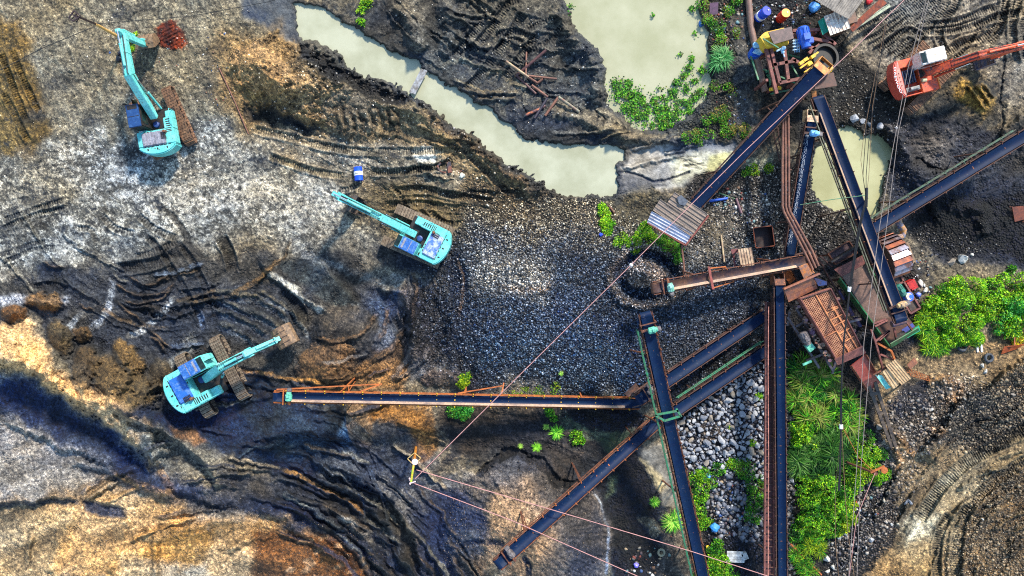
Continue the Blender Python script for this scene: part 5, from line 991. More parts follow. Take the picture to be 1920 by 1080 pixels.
b_ = MB(); b_.plate([W(1693, 628, 2.3), W(1722, 610, 2.3), W(1725, 620, 2.25), W(1697, 636, 2.25)], .05); b_.build('corner_plate', M('green_bright', (30, 160, 104), (40, 120, 90), 3), r); MB().plate([W(1690, 618, 2.1), W(1710, 606, 2.1), W(1714, 612, 2.1), W(1694, 626, 2.1)], .05).build('inner_plate', M('plate_violet_blue', (60, 70, 140), None), r)
b_ = MB(); [b_.beam(W(*p0), W(*p1), .12, .12) for p0, p1 in [((1638, 607, 2.6), (1660, 598, 2.6)), ((1640, 612, 2.6), (1664, 600, 2.6)), ((1648, 638, 2.4), (1668, 620, 2.4)), ((1676, 616, 2.6), (1682, 640, 2.2)), ((1680, 636, 2.2), (1700, 624, 2.2)), ((1700, 604, 3.0), (1712, 622, 2.4))]]; b_.build('cross_brace', RUSTP, r)
b_ = MB(); lathe(b_, W(1672, 608, 2.9), (1, .25, 0), [(0, .22), (1.0, .22)], 14); b_.build('roller_drum', M('drum_bluegrey', (40, 46, 84), (100, 70, 66), 3), r)
MB().plate([W(1676, 628, 2.3), W(1694, 620, 2.3), W(1700, 634, 2.3), W(1682, 642, 2.3)], .1).build('grizzly_tray', M('tray_black', (34, 32, 34), (70, 64, 60), 6), r)
b_ = MB(); b_.beam(W(1556, 492, 3.0), W(1614, 456, 3.0), .12, .5); b_.build('dark_channel', STEELDK, r)
for x, y in [(1580, 525), (1640, 615), (1672, 648), (1716, 618)]: MB().beam(W(x, y, 2.2), W(x, y, 2.2) - Vector((0, 0, 2.8)), .18).build('leg', RUSTD, r)
[MB().tube(W(x, y, 1.7), W(x + 9, y + 16, 1.6), .14, 10).build('side_shaft', M('shaft_purple', (92, 58, 82), (60, 60, 100), 5), r) for x, y in [(1572, 545), (1590, 575), (1604, 596)]]
# gravel tray
r = empty('gravel_tray', W(1584, 471, 0), 0, True); tag(r, 'shallow brown steel tray full of gravel above the ribbed plate', 'tray')
b_ = MB(); b_.plate([W(1552, 476, 2.5), W(1591, 452, 2.5), W(1606, 474, 2.5), W(1566, 496, 2.5)], .06); b_.build('tray_floor', M('tray_floor', (92, 66, 66), (60, 46, 48), 9, .5, .06, .8, 0, .5, c3=(190, 170, 160), thr3=.66), r)
b_ = MB(); [b_.beam(W(*p0), W(*p1), .07, .24) for p0, p1 in [((1552, 476, 2.6), (1591, 452, 2.6)), ((1591, 452, 2.6), (1606, 474, 2.6)), ((1606, 474, 2.6), (1566, 496, 2.6)), ((1566, 496, 2.6), (1552, 476, 2.6))]]; [b_.beam(W(x, y, 2.5), W(x, y, 2.5) - Vector((0, 0, 3)), .12) for x, y in [(1556, 478), (1602, 472)]]; b_.build('tray_rim', RUST, r)
# sand washing wheel
r = empty('sand_wheel', W(1678, 478, 0), 0, True); tag(r, 'large sand washing wheel with curved steel paddles beside the long belt', 'sand wheel')
ax = Vector((.93, .36, 0)).normalized(); c = W(1668, 481, 1.7); yv = Vector((-ax.y, ax.x, 0)); Rw = 1.5; wd = 1.35; b1, b2 = MB(), MB()
for k in range(22):
    a = 2 * math.pi * k / 22; a2 = a + 2 * math.pi / 22 * .86; p0 = c + (yv * math.cos(a) + up * math.sin(a)) * (Rw - .07); p1 = c + (yv * math.cos(a2) + up * math.sin(a2)) * (Rw + .07)
    MB().plate([p0 - ax * wd / 2, p0 + ax * wd / 2, p1 + ax * wd / 2, p1 - ax * wd / 2], .05).build('paddle', M('paddle_steel', (150, 142, 152), (120, 86, 74), 1.6, .5, .1, .35, .5, .1) if k % 3 else M('paddle_rust', (186, 104, 66), (130, 80, 66), 3, metal=.2), r)
b_ = MB(); [lathe(b_, c + ax * sg * wd / 2 - ax * .03, ax, [(0, Rw - .34), (0, Rw + .04), (.06, Rw + .04), (.06, Rw - .34)], 36) for sg in (-1, 1)]; b_.build('rim', RUSTD, r, smooth=True)
b_ = MB(); b_.tube(c - ax * 1.1, c + ax * 1.0, .10, 12); [b_.beam(c + ax * sg * .58, c + ax * sg * .58 + (yv * math.cos(a) + up * math.sin(a)) * (Rw - .2), .09) for sg in (-1, 1) for a in [k * math.pi / 3 for k in range(6)]]; b_.build('axle', RUST, r)
b_ = MB(); b_.beam(c - ax * 1.0 - yv * .3, c - ax * 1.0 - yv * .3 - Vector((0, 0, 2)), .16).beam(c + ax * .95, c + ax * .95 - Vector((0, 0, 2)), .16); b_.build('bearing_stand', RUSTD, r)
# slatted ladder next to the wheel
b_ = MB()
for i in range(8): t = i / 7; x, y = 1690 + 14 * t, 461 + 34 * t; b_.beam(W(x, y, 1.9 - .5 * t), W(x + 13 - t * 1, y - 5, 1.9 - .5 * t), .19, .05)
b_.beam(W(1688, 458, 1.8), W(1703, 498, 1.3), .06, .1); b_.beam(W(1702, 455, 1.8), W(1717, 492, 1.3), .06, .1)
for p in ((1690, 462), (1716, 492)): b_.beam(W(*p, 1.5), W(*p, -.2), .08)
tag(b_.build('slatted_ramp', M('slat_tan', (150, 126, 96), (110, 88, 70), 4)), 'short tan slatted ramp standing against the sand wheel', 'ramp')
# ochre elbow pipe
b_ = MB(); b_.path([W(1681, 398, 2.0), W(1686, 420, 2.0), W(1694, 432, 1.9), W(1692, 442, 1.8), W(1676, 450, 1.8)], .24, 12); b_.tube(W(1676, 450, 1.8), W(1675, 451, -.3), .12)
tag(b_.build('elbow_pipe', M('pipe_ochre', (186, 132, 62), (90, 110, 140), 2.5, .5, .1, c3=(220, 200, 180), thr3=.66), smooth=True), 'ochre and grey elbow pipe between the sand wheel and green-railed belt', 'pipe')
# pump frame on the right
r = empty('pump_frame', W(1692, 545, 0), 0, True); tag(r, 'brown steel frame carrying a green motor and a blue white pump', 'pump frame')
b_ = MB(); z = 2.0
for p0, p1 in [((1658, 500), (1676, 492)), ((1676, 492), (1694, 528)), ((1694, 528), (1725, 577)), ((1725, 577), (1707, 588)), ((1707, 588), (1680, 545)), ((1680, 545), (1658, 500)), ((1682, 534), (1694, 528)), ((1698, 572), (1713, 560)), ((1668, 516), (1684, 508)), ((1662, 508), (1682, 540))]: b_.beam(W(*p0, z), W(*p1, z), .12, .14)
[b_.beam(W(x, y, z), W(x, y, -.3), .12) for x, y in [(1660, 502), (1676, 494), (1724, 577), (1707, 587), (1693, 530)]]; b_.build('frame', RUSTP, r)
b_ = MB(); b_.plate([W(1664, 502, 1.9), W(1676, 497, 1.9), W(1692, 526, 1.9), W(1682, 532, 1.9)], .04); b_.plate([W(1700, 570, 1.9), W(1714, 561, 1.9), W(1722, 576, 1.9), W(1708, 584, 1.9)], .04); b_.build('tread_plate', M('tread_brown', (80, 64, 48), (56, 46, 40), 4), r)
motor(r, W(1688, 544, 2.4), W(1694, 552, 2.4) - W(1682, 536, 2.4), .28, .9, M('motor_bluegreen', (40, 130, 110), (60, 100, 90), 4)); b_ = MB(); lathe(b_, W(1700, 557, 2.1), (.2, .1, 1), [(0, .34), (.28, .34), (.3, .16), (.42, .14)], 18); b_.build('pump', MBLUE, r, smooth=True); b_ = MB(); lathe(b_, W(1703, 556, 2.4), (.2, .1, 1), [(0, .26), (.1, .26), (.12, .10)], 16); b_.build('pump_cover', M('pump_white', (220, 215, 205), (150, 130, 110), 5), r)
# chutes and hoppers left of the grid screen
b_ = MB(); b_.plate([W(1497, 500, 3.5), W(1511, 494, 3.5), W(1524, 512, 3.1), W(1507, 523, 3.1)], .06).plate([W(1511, 494, 3.5), W(1514, 496, 2.6), W(1527, 513, 2.3), W(1524, 512, 3.1)], .06); b_.beam(W(1507, 523, 3.0), W(1507, 523, -.2), .1).beam(W(1511, 496, 3.0), W(1511, 496, -.2), .1)
tag(b_.build('chute_plate', M('chute_rust_orange', (206, 128, 62), (140, 110, 100), 2.5, .5, .1)), 'orange rusted chute plate above the feed box', 'chute')  # plate in its own orange rust colour
b_ = MB(); b_.plate([W(1466, 512, 2.6), W(1478, 508, 2.6), W(1490, 524, 2.3), W(1480, 532, 2.3)], .06).plate([W(1478, 508, 2.6), W(1482, 508, 1.6), W(1493, 524, 1.6), W(1490, 524, 2.3)]); b_.beam(W(1480, 530, 2.3), W(1480, 530, -.2), .1); tag(b_.build('chute_plate', RUSTO), 'small dark orange chute plate beside the head of the upright belt', 'chute')
b_ = MB(); [b_.beam(W(*p0), W(*p1), .1) for p0, p1 in [((1448, 500, 1.6), (1500, 486, 1.6)), ((1450, 512, 1.6), (1468, 508, 1.6)), ((1452, 520, 1.6), (1464, 556, 1.6)), ((1444, 490, 1.8), (1520, 470, 1.8)), ((1486, 508, 2), (1500, 540, 2)), ((1526, 474, 2.4), (1545, 500, 2.4)), ((1530, 470, 2.4), (1524, 482, 2.4)), ((1538, 480, 2.6), (1560, 500, 2.6)), ((1544, 502, 2.2), (1584, 572, 1.6)), ((1550, 528, 2.0), (1576, 566, 1.8))]]
[b_.beam(W(x, y, 1.8), W(x, y, -.3), .1) for x, y in [(1450, 502), (1500, 487), (1546, 502), (1582, 570)]]; tag(b_.build('support_frame', RUSTD), 'dark tangled steel supports around the feed box', 'steel frame')
# red discharge chute
r = empty('discharge_chute', W(1622, 700, 0), 0, True); tag(r, 'reddish ribbed discharge chute sloping down from the grid screen', 'chute')
b_ = MB(); k0, k1, k2, k3 = W(1594, 686, 2.7), W(1621, 665, 2.7), W(1650, 716, 1.2), W(1626, 734, 1.2); b_.plate([k0, k1, k2, k3], .06); [b_.beam(k0.lerp(k1, i / 5) + up * .02, k3.lerp(k2, i / 5) + up * .02, .05, .06) for i in range(6)]; b_.build('chute_floor', M('chute_red', (164, 78, 66), (120, 50, 44), 2, .5, .2, .4, .2, .1, c3=(214, 140, 124), thr3=.66), r)
b_ = MB(); b_.plate([k1, k2, k2 + up * .3, k1 + up * .3], .05); b_.plate([k0, k3, k3 + up * .25, k0 + up * .25], .05); [b_.beam(W(x, y, zz), W(x, y, -.3), .12) for x, y, zz in [(1630, 728, 1.2), (1648, 714, 1.2)]]; b_.build('chute_side', RUST, r)
# stays and beams below the green box
for k_, (lab, bs, mt) in enumerate([('bent pinkish steel stay standing between the red chute and small tan roof', [((1633, 618, 2.6), (1641, 640, 2.4)), ((1641, 640, 2.4), (1655, 690, 1.6)), ((1641, 640, 2.4), (1667, 620, 2.4)), ((1655, 690, 1.6), (1655, 690, -.3)), ((1650, 664, 2.0), (1676, 674, 1.8))], RUSTP),
                                    ('orange steel stay bent above the small tan roof', [((1646, 644, 2.2), (1671, 658, 2.2)), ((1671, 658, 2.2), (1678, 676, 2.0)), ((1678, 676, 2.0), (1678, 676, -.3)), ((1646, 644, 2.2), (1646, 644, -.3))], RUSTO),
                                    ('pair of weathered dark beams leaning down from the red chute towards the rocks', [((1628, 722, 1.4), (1672, 838, .5)), ((1640, 716, 1.4), (1682, 846, .5)), ((1630, 740, 1.3), (1648, 736, 1.3)), ((1646, 776, 1.0), (1660, 772, 1.0)), ((1672, 838, .5), (1672, 838, -.3))], M('beam_dark', (92, 78, 64), (50, 42, 38), 3))]):
    b_ = MB(); [b_.beam(W(*p0), W(*p1), .13 if k_ < 2 else .24, .12) for p0, p1 in bs]; tag(b_.build(['steel_stay', 'steel_stay', 'leaning_beam'][k_], mt), lab, 'steel beam')
# ------------------------------------------------------------------ roofs and sheds
ROOFB = M('roof_brown_grey', (142, 124, 108), (112, 100, 92), 1.5, .5, .2, .5, .25, .08, c3=(96, 74, 62), thr3=.64)
ROOFS = M('roof_silver', (196, 200, 214), (150, 150, 160), 1.5, .5, .2, .3, .5, .08, c3=(110, 100, 96), thr3=.66)
ROOFT = M('roof_tan', (206, 178, 136), (160, 128, 92), 2.0, .5, .18, .5, .1, .08, c3=(120, 84, 60), thr3=.64)
def sheet(mb, q, waves, nx=None, z=None):
    """corrugated sheet on a quad q (pixel x, y, z): p0, along ridges p1, p3 across"""
    p0, p1, p2, p3 = [W(*k) for k in q]; ex = p3 - p0; ey = p1 - p0; mb.corr(p0, ex, ey, waves * 7, 3, .05, waves); return mb
r = empty('roofed_shed', W(1268, 412, ground(1268, 412)), 0, True); tag(r, 'open shed with brown and silver corrugated roof at the foot of the wide belt', 'shed')
sheet(MB(), [(1265, 360, 3.5), (1327, 401, 3.5), (1309, 425, 3.42), (1248, 384, 3.42)], 4).build('roof_sheet', ROOFB, r)
sheet(MB(), [(1238, 373, 3.45), (1311, 423, 3.45), (1296, 437, 3.35), (1224, 394, 3.35)], 3).build('roof_sheet', ROOFB, r)
sheet(MB(), [(1222, 396, 3.35), (1297, 437, 3.35), (1284, 459, 3.2), (1213, 417, 3.2)], 4).build('roof_sheet', ROOFS, r)
b_ = MB(); [b_.beam(W(x, y, 3.2), W(x, y, ground(x, y) - .2), .12) for x, y in [(1220, 412), (1282, 454), (1322, 404), (1262, 366)]]; b_.build('post', RUSTD, r)
b_ = MB(); b_.beam(W(1285, 460, 3.2), W(1328, 404, 3.4), .10, .3); b_.beam(W(1214, 418, 3.15), W(1285, 460, 3.15), .1, .2); b_.build('eave_beam', M('eave_rust', (120, 60, 50), None), r)
b_ = MB(); b_.prism([(p.x, p.y) for p in [W(1269, 370, 3.6), W(1277, 366, 3.6), W(1290, 377, 3.6), W(1284, 386, 3.6), W(1273, 383, 3.6)]][::-1], 3.56, 3.64); tag(b_.build('tarpaulin', M('tarp_grey', (52, 60, 74), (84, 90, 100), 5)), 'dark grey tarpaulin scrap lying on the brown corrugated shed roof', 'tarpaulin')
r = empty('small_roof', W(1397, 482, 0), 0, True); tag(r, 'small tan corrugated roof on posts just above the dusty brown belt', 'roof')
sheet(MB(), [(1383, 467, 2.6), (1389, 500, 2.5), (1414, 496, 2.5), (1409, 464, 2.6)][:4], 5).build('roof_sheet', M('roof_pale_tan', (196, 170, 140), (140, 112, 92), 2), r)
b_ = MB(); b_.plate([W(1370, 468, 2.1), W(1383, 466, 2.1), W(1383, 474, 2.1), W(1372, 476, 2.1)], .04); b_.beam(W(1374, 468, 2.1), W(1378, 500, 1.9), .12, .1); b_.build('side_plate', M('side_plate_red', (110, 60, 60), None), r)
b_ = MB(); [b_.beam(W(x, y, 2.5), W(x, y, -.2), .08) for x, y in [(1384, 468), (1408, 466), (1413, 495), (1389, 498)]]; b_.build('post', RUST, r)
r = empty('small_roof', W(1680, 702, 0), 0, True); tag(r, 'small tan corrugated roof with teal tarpaulin edge below the screens', 'roof')
sheet(MB(), [(1660, 686, 2.7), (1690, 722, 2.6), (1708, 704, 2.6), (1679, 673, 2.7)], 5).build('roof_sheet', ROOFT, r)
sheet(MB(), [(1654, 697, 2.6), (1675, 729, 2.5), (1688, 721, 2.5), (1664, 690, 2.6)], 2).build('roof_sheet', ROOFT, r)
b_ = MB(); b_.plate([W(1641, 703, 2.4), W(1653, 703, 2.4), W(1670, 727, 2.3), W(1661, 730, 2.2), W(1655, 722, 2.3)], .03); b_.build('tarpaulin', M('tarp_teal', (70, 180, 170), (150, 210, 200), 4), r)
b_ = MB(); [b_.beam(W(x, y, 2.5), W(x, y, -.2), .08) for x, y in [(1662, 688), (1679, 675), (1706, 704), (1690, 720), (1645, 704)]]; b_.beam(W(1637, 703, 2.4), W(1664, 688, 2.4), .1); b_.build('post', RUST, r)
r = empty('workshop_roof', W(1600, -10, 0), 0, True); tag(r, 'large grey closely corrugated roof cut off by the top edge of the picture', 'roof')
sheet(MB(), [(1562, 21, 3.6), (1597, -32, 3.6), (1560, -52, 3.8), (1528, 0, 3.8)], 8).build('roof_sheet', M('roof_grey', (140, 132, 122), (104, 98, 92), 2), r)
sheet(MB(), [(1591, 36, 3.4), (1632, -20, 3.4), (1597, -32, 3.6), (1562, 21, 3.6)], 8).build('roof_sheet', M('roof_grey', (140, 132, 122)), r)
b_ = MB(); [b_.beam(W(x, y, 3.3), W(x, y, -.2), .12) for x, y in [(1563, 18), (1590, 33), (1612, 4), (1530, -2)]]; b_.build('post', RUSTD, r)
b_ = MB(); b_.plate([W(1592, 52, 2.6), W(1652, -4, 2.6), W(1662, 6, 2.4), W(1598, 60, 2.4)], .05); tag(b_.build('rusty_sheet', M('sheet_rust', (150, 72, 40), (80, 44, 34), 2)), 'rust red strip roof between the grey roof and the pale gutter channel', 'sheet')
r = empty('roofed_hut', W(1568, 42, 0), 0, True); tag(r, 'small hut with rust-spotted white corrugated roof and a green side sheet', 'hut')
sheet(MB(), [(1544, 31, 2.9), (1556, 67, 2.9), (1596, 55, 2.9), (1582, 17, 2.9)], 6).build('roof_sheet', M('roof_white_rust', (222, 212, 200), (196, 176, 156), 2.2, .55, .14, .5, .1, .08, c3=(176, 100, 60), thr3=.60), r)
sheet(MB(), [(1533, 40, 2.6), (1542, 66, 2.6), (1553, 60, 2.7), (1544, 33, 2.7)], 3).build('side_sheet', M('sheet_teal_green', (30, 160, 130), (28, 130, 108), 3), r)
b_ = MB(); b_.box(W(1570, 42, 1.4), (1.4, 1.3, 2.6), rz=.3); b_.build('wall', M('hut_wall', (120, 80, 56), (80, 60, 50), 3), r)
b_ = MB(); b_.beam(W(1597, 56, 1.2), W(1668, 10, 1.2), .26, .12); b_.beam(W(1600, 52, 1.24), W(1666, 8, 1.24), .04, .16); [b_.beam(W(x, y, 1.15), W(x, y, -.2), .1) for x, y in [(1602, 52), (1662, 14)]]; tag(b_.build('steel_channel', M('channel_pale_green', (158, 168, 140), (120, 124, 104), 3)), 'pale green steel gutter channel beside the rust red strip roof', 'channel')

# ------------------------------------------------------------------ poles and cables
def cable(label, pts, r_, mat, sag=.0, name='cable'):
    P_ = [W(*p) for p in pts]; out = []
    for a, b in zip(P_[:-1], P_[1:]):
        n = max(2, int((b - a).length / 2)); out += [a.lerp(b, i / n) - Vector((0, 0, sag * 4 * (i / n) * (1 - i / n))) for i in range(n)]
    out.append(P_[-1]); o = MB().path(out, r_ * .68, 5).build(name, mat, smooth=True); tag(o, label, 'cable'); return o
PINK = M('cable_pink', (176, 128, 124), None, rough=.5); PALE = M('cable_pale', (140, 128, 122), None, rough=.5); BLK = M('cable_black', (24, 24, 26), None, rough=.5); BRN = M('cable_brown', (120, 92, 66), None, rough=.6)
r = empty('utility_pole', W(780, 838, ground(780, 838) - .1), 0, True); tag(r, 'yellow and green leaning utility pole with square frame in the lower middle', 'pole')
MB().tube(W(780, 838, ground(780, 838) - .1), W(776, 868, 4.6), .10, 10).build('lower_pole', M('pole_orange', (196, 128, 44), (150, 90, 40), 3), r); MB().tube(W(776, 868, 4.6), W(771, 902, 8.2), .085, 10, .07).build('upper_pole', M('pole_green_yellow', (150, 180, 50), (190, 150, 60), 2, .5, .05), r)
b_ = MB(); q_ = [W(777, 849, 4.5), W(789, 859, 4.5), W(776, 872, 4.5), W(764, 860, 4.5)]; [b_.beam(q_[i], q_[(i + 1) % 4], .045) for i in range(4)]; b_.build('square_frame', M('frame_olive', (190, 160, 100), None), r)
b_ = MB(); lathe(b_, W(778, 866, 5.2), (0, 0, 1), [(0, .18), (.05, .22), (.1, .18)], 14); b_.beam(W(767, 898, 8.1), W(774, 906, 8.1), .06); b_.beam(W(768, 906, 8.2), W(779, 903, 8.2), .06); [b_.tube(W(x, y, 8.1), W(x, y, 8.4), .05, 8) for x, y in [(768, 897), (778, 903), (769, 907)]]; b_.build('insulator', M('insulator_pink', (230, 196, 196), None), r)
r = empty('utility_pole', W(240, 78, ground(240, 78) - .1), 0, True); tag(r, 'tan wooden utility pole with dark steel head frame beside the raised teal boom', 'pole')
MB().tube(W(240, 79, ground(240, 78) - .1), W(179, 45, 4.2), .12, 10, .10).build('shaft', M('pole_tan', (216, 172, 104), (180, 140, 84), 3), r)
b_ = MB(); b_.beam(W(179, 45, 4.2), W(143, 30, 6.2), .12); q_ = [W(129, 33, 6.2), W(139, 20, 6.2), W(151, 30, 6.2), W(137, 40, 6.2)]; [b_.beam(q_[i], q_[(i + 1) % 4], .07) for i in range(4)]; b_.beam(W(134, 26, 6.2), W(146, 36, 6.2), .06); b_.beam(W(145, 25, 6), W(133, 37, 6), .05); b_.beam(W(150, 30, 6), W(143, 42, 6), .06); b_.build('head_frame', M('pole_head_dark', (52, 36, 38), None), r)
r = empty('utility_pole', W(1604, 876, ground(1604, 876) - .1), 0, True); tag(r, 'fallen-looking rusty pole with crossarm lying over the lower right bush', 'pole')
b_ = MB(); b_.tube(W(1590, 868, .8), W(1642, 888, 3.6), .09, 10); b_.tube(W(1642, 888, 3.6), W(1642, 888, 2.9), .14, 10); b_.tube(W(1590, 868, .8), W(1584, 864, -.2), .09); b_.build('shaft', RUST, r)
b_ = MB(); b_.beam(W(1632, 886, 3.6), W(1658, 874, 3.6), .12); lathe(b_, W(1655, 880, 3.4), (0, 0, 1), [(0, .2), (.25, .24), (.26, .12)], 14); b_.build('crossarm', RUSTO, r)
cable('black cable from the left edge up to the tan pole head', [(-30, 147, 5.0), (80, 90, 4.4), (172, 52, 4.3)], .035, BLK)
cable('black cable from the tan pole to the top edge', [(180, 45, 4.3), (360, 30, 4.0), (500, 4, 4.4), (560, -12, 4.6)], .03, BLK)
cable('long pale pink cable crossing the heap and shed from the yellow pole to top right', [(778, 898, 8.2), (1183, 497, 6.6), (1400, 280, 6.4), (1600, 92, 7), (1712, -16, 7.2)], .038, PINK, .1)
MB_ = MB(); lathe(MB_, W(1183, 497, 6.45), (0, 0, 1), [(0, .06), (.1, .13), (.2, .06)], 10); tag(MB_.build('cable_float', WHITE), 'white knot on the long pink cable above the central heap', 'cable clamp')
cable('upper pink cable from the yellow pole to the bottom right', [(781, 881, 7.0), (1110, 978, 5.4), (1300, 1035, 5.2), (1470, 1090, 5)], .038, PINK)
cable('lower pink cable from the yellow pole to the bottom edge', [(773, 905, 8.2), (960, 976, 6), (1226, 1094, 5)], .038, PINK)
cable('thick black cable bundle hanging over the screens from the sump crossarm', [(1624, 372, 5.2), (1612, 430, 5), (1594, 540, 4.6), (1582, 640, 4.5), (1576, 760, 4.6), (1577, 800, 4.7), (1574, 920, 5)], .085, BLK)
cable('second black cable twisted beside the thick bundle', [(1625, 368, 5.3), (1610, 424, 5.1), (1598, 500, 4.8), (1586, 600, 4.5), (1578, 700, 4.6), (1578, 800, 4.7), (1572, 920, 5)], .06, BLK)
for i, (a, b, c_2, m2, lb) in enumerate([((1660, 45, 6.5), (1620, 250, 5.6), (1614, 300, 5.4), BRN, 'brown wire, leftmost of the fan above the sump'), ((1661, 45, 6.5), (1630, 250, 5.6), (1624, 330, 5.4), BLK, 'black wire, second of the fan above the sump'), ((1662, 45, 6.5), (1636, 200, 5.6), (1629, 330, 5.4), BRN, 'brown wire, third of the fan above the sump'), ((1656, 90, 6.5), (1626, 210, 5.6), (1618, 330, 5.4), BLK, 'black wire, fourth of the fan above the sump')]):
    cable(lb, [a, b, c_2, (1624, 372, 5.2)], .03 if i % 2 else .022, m2)
cable('pale thin wire running from the top edge over the red excavator, left of two', [(1740, -12, 7), (1702, 130, 6), (1672, 290, 5.6), (1650, 420, 5.6), (1620, 640, 6), (1606, 880, 6), (1590, 1100, 6)], .028, PALE)
cable('pale thin wire running from the top edge over the red excavator, right of two', [(1744, -12, 7.1), (1710, 130, 6.1), (1684, 250, 5.8), (1663, 420, 5.6), (1634, 640, 6), (1614, 880, 6), (1606, 1100, 6)], .028, PALE)
cable('pink wire from the rusty pole down to the bottom edge', [(1641, 886, 3.7), (1606, 970, 4.2), (1590, 1100, 4.6)], .032, PINK)
cable('brown wire pair member falling over the lower bush, left', [(1578, 800, 4.7), (1566, 920, 4.8), (1566, 1010, 4.8), (1574, 1100, 4.8)], .028, BRN)
cable('brown wire falling over the lower bush, middle', [(1578, 800, 4.7), (1584, 920, 4.8), (1590, 1000, 4.8), (1604, 1100, 4.8)], .028, BRN)
cable('orange brown stay wire from the black bundle to the rusty pole head', [(1579, 800, 4.7), (1610, 858, 4.1), (1640, 886, 3.6)], .035, RUSTO)
cable('green cord stretched over the belt beside the sump', [(1500, 384, 4.6), (1560, 374, 5), (1624, 366, 5.2)], .04, GREEN)
for k_, p in enumerate([(1624, 372, 5.2), (1577, 800, 4.7), (1576, 533, 4.7)]): pass
for q0, q1, rr_, lb in [((1625, 352, 5.3), (1624, 388, 5.0), .10, 'dark joint where the wire fan meets the black bundle over the sump'), ((1577, 796, 4.7), (1577, 804, 4.7), .13, 'pale clamp on the black bundle above the tall grass'), ((1593, 538, 4.7), (1592, 546, 4.6), .12, 'clamp on the black bundle above the grid screen')]:
    tag(MB().tube(W(*q0), W(*q1), rr_, 8).build('cable_joint', M('joint_dark', (40, 38, 40), None) if rr_ < .11 else WHITE), lb, 'cable joint')
tag(MB().tube(W(1626, 372, 5.2), W(1619, 381, -.6), .07, 8).build('mast', RUSTD), 'thin dark mast standing in the sump under the wire joint', 'mast')

# ------------------------------------------------------------------ pipes and scrap
def pipe(label, pts, r_, mat, name='pipe', cat='pipe', group=None, gz=True):
    P_ = [G3(p[0], p[1], p[2] + r_ if len(p) > 2 else r_ * .8) if gz else W(*p) for p in pts]; out = [P_[0]]
    for i in range(1, len(P_) - 1): out += [P_[i].lerp(P_[i - 1], .06), P_[i].lerp(P_[i + 1], .06)]
    out.append(P_[-1]); o = MB().path(out, r_, 10).build(name, mat, smooth=True); tag(o, label, cat, group); return o
PR = M('pipe_rust', (126, 84, 66), (92, 62, 54), 2, .5, .15, .65, .1, .2, c3=(160, 110, 80), thr3=.62); PB = M('pipe_bleached', (166, 146, 112), (124, 96, 76), 2.4)
pipe('large rusty pipe running down from the top edge left of the crusher', [(1402, -20), (1408, 50), (1418, 100), (1434, 172)], .24, M('pipe_rust_grey', (132, 100, 86), (110, 86, 76), 2))
pipe('pale bleached pipe at the upper left of the scrap pipe pile', [(949, 115, .35), (991, 145, .3)], .10, PB)
pipe('purple rusty beam slanting across the scrap pipe pile', [(968, 142, .1), (1024, 94, .1)], .11, M('pipe_plum', (74, 48, 50), (96, 60, 54), 3))
pipe('thin reddish pipe standing out upward in the scrap pile', [(987, 98, .1), (986, 140, .25)], .07, PR)
pipe('half bleached half rusty pipe lying level in the scrap pile', [(989, 142, .3), (1044, 148, .1)], .08, PR)
pipe('hooked rusty pipe in the middle of the scrap pile', [(990, 144, .2), (1008, 156, .1), (1018, 148, .1)], .09, PR)
pipe('dark plum pipe ending pale at its lower end in the scrap pile', [(968, 141, .05), (1005, 176, .05)], .09, M('pipe_plum', (74, 48, 50)))
pipe('pipe with yellow upper end and rusty lower end in the scrap pile', [(997, 160, .15), (1027, 182, .2)], .10, PR)
pipe('dark blue-black pipe at the bottom of the scrap pile', [(1026, 184, .2), (1002, 222, .1)], .10, M('pipe_inky', (44, 38, 50), None))
pipe('pipe with orange coupling end crossing under the dark one', [(986, 216, .1), (1008, 206, .1), (1022, 198, .1)], .11, M('pipe_orange_end', (176, 100, 60), (90, 60, 60), .9, .5, .03))
pipe('left leg of the elbow-bent pipe right of the scrap pile', [(1022, 217, .1), (1047, 182, .3)], .10, PR)
pipe('grey green right leg of the elbow-bent pipe near the pond bank', [(1047, 182, .3), (1086, 210, .1)], .12, M('pipe_greygreen', (120, 120, 100), (110, 76, 64), 1.2, .5, .05))
pipe('thin rusty rod lying on the ash right of the first excavator', [(411, 128), (440, 190), (466, 252)], .05, PR, 'rod', 'rod')
pipe('rusty rod leaning at the grass left of the corrugated shed', [(1126, 366, .1), (1152, 399, .1)], .07, PR, 'rod', 'rod')
pipe('dark rusty strip post below the shed corner', [(1278, 460, 1.2), (1284, 515, .4)], .07, PR, 'rod', 'rod')
pipe('pale plank-like bar standing on the rubble right of the shed', [(1352, 441, .1), (1358, 492, .1)], .07, PB, 'bar', 'bar')
pipe('green cord on the rubble above the shed rubble', [(1348, 362), (1378, 373)], .05, GREEN, 'rod', 'rod')
pipe('blue plastic pipe piece beside the wide belt foot', [(1330, 377), (1364, 372)], .10, MBLUE)
pipe('rusty bar among red rubbish right of the shed', [(1380, 372), (1390, 400)], .10, M('bar_violet', (104, 76, 84), None), 'bar', 'bar')
pipe('rusty rod at the bottom right of the lower bush', [(1482, 1020, .2), (1540, 1078, .1)], .07, RUSTO, 'rod', 'rod')
for k_, o_ in enumerate((0, 6, 12)):
    pipe(['left', 'middle', 'right'][k_] + ' one of three parallel rusty pipes bending towards the feed box', [(1468 + o_ - (2 if k_ else 0), 216, 3.0), (1467 + o_, 300, 3.0), (1467 + o_, 392, 3.0), (1512 + o_ * .8, 480 - o_, 3.2), (1524 + o_ * .9, 506 - o_ * .6, 3.3)], .09, PR, gz=False)
b_ = MB(); [b_.beam(W(1464, y, 2.9), W(1484, y - 2, 2.9), .08) for y in (240, 320, 394)]; [b_.beam(W(1474, y, 2.9), W(1474, y, -.2), .1) for y in (240, 320, 394)]; tag(b_.build('pipe_rack', RUSTD), 'dark rack posts carrying the three parallel rusty pipes', 'pipe rack')
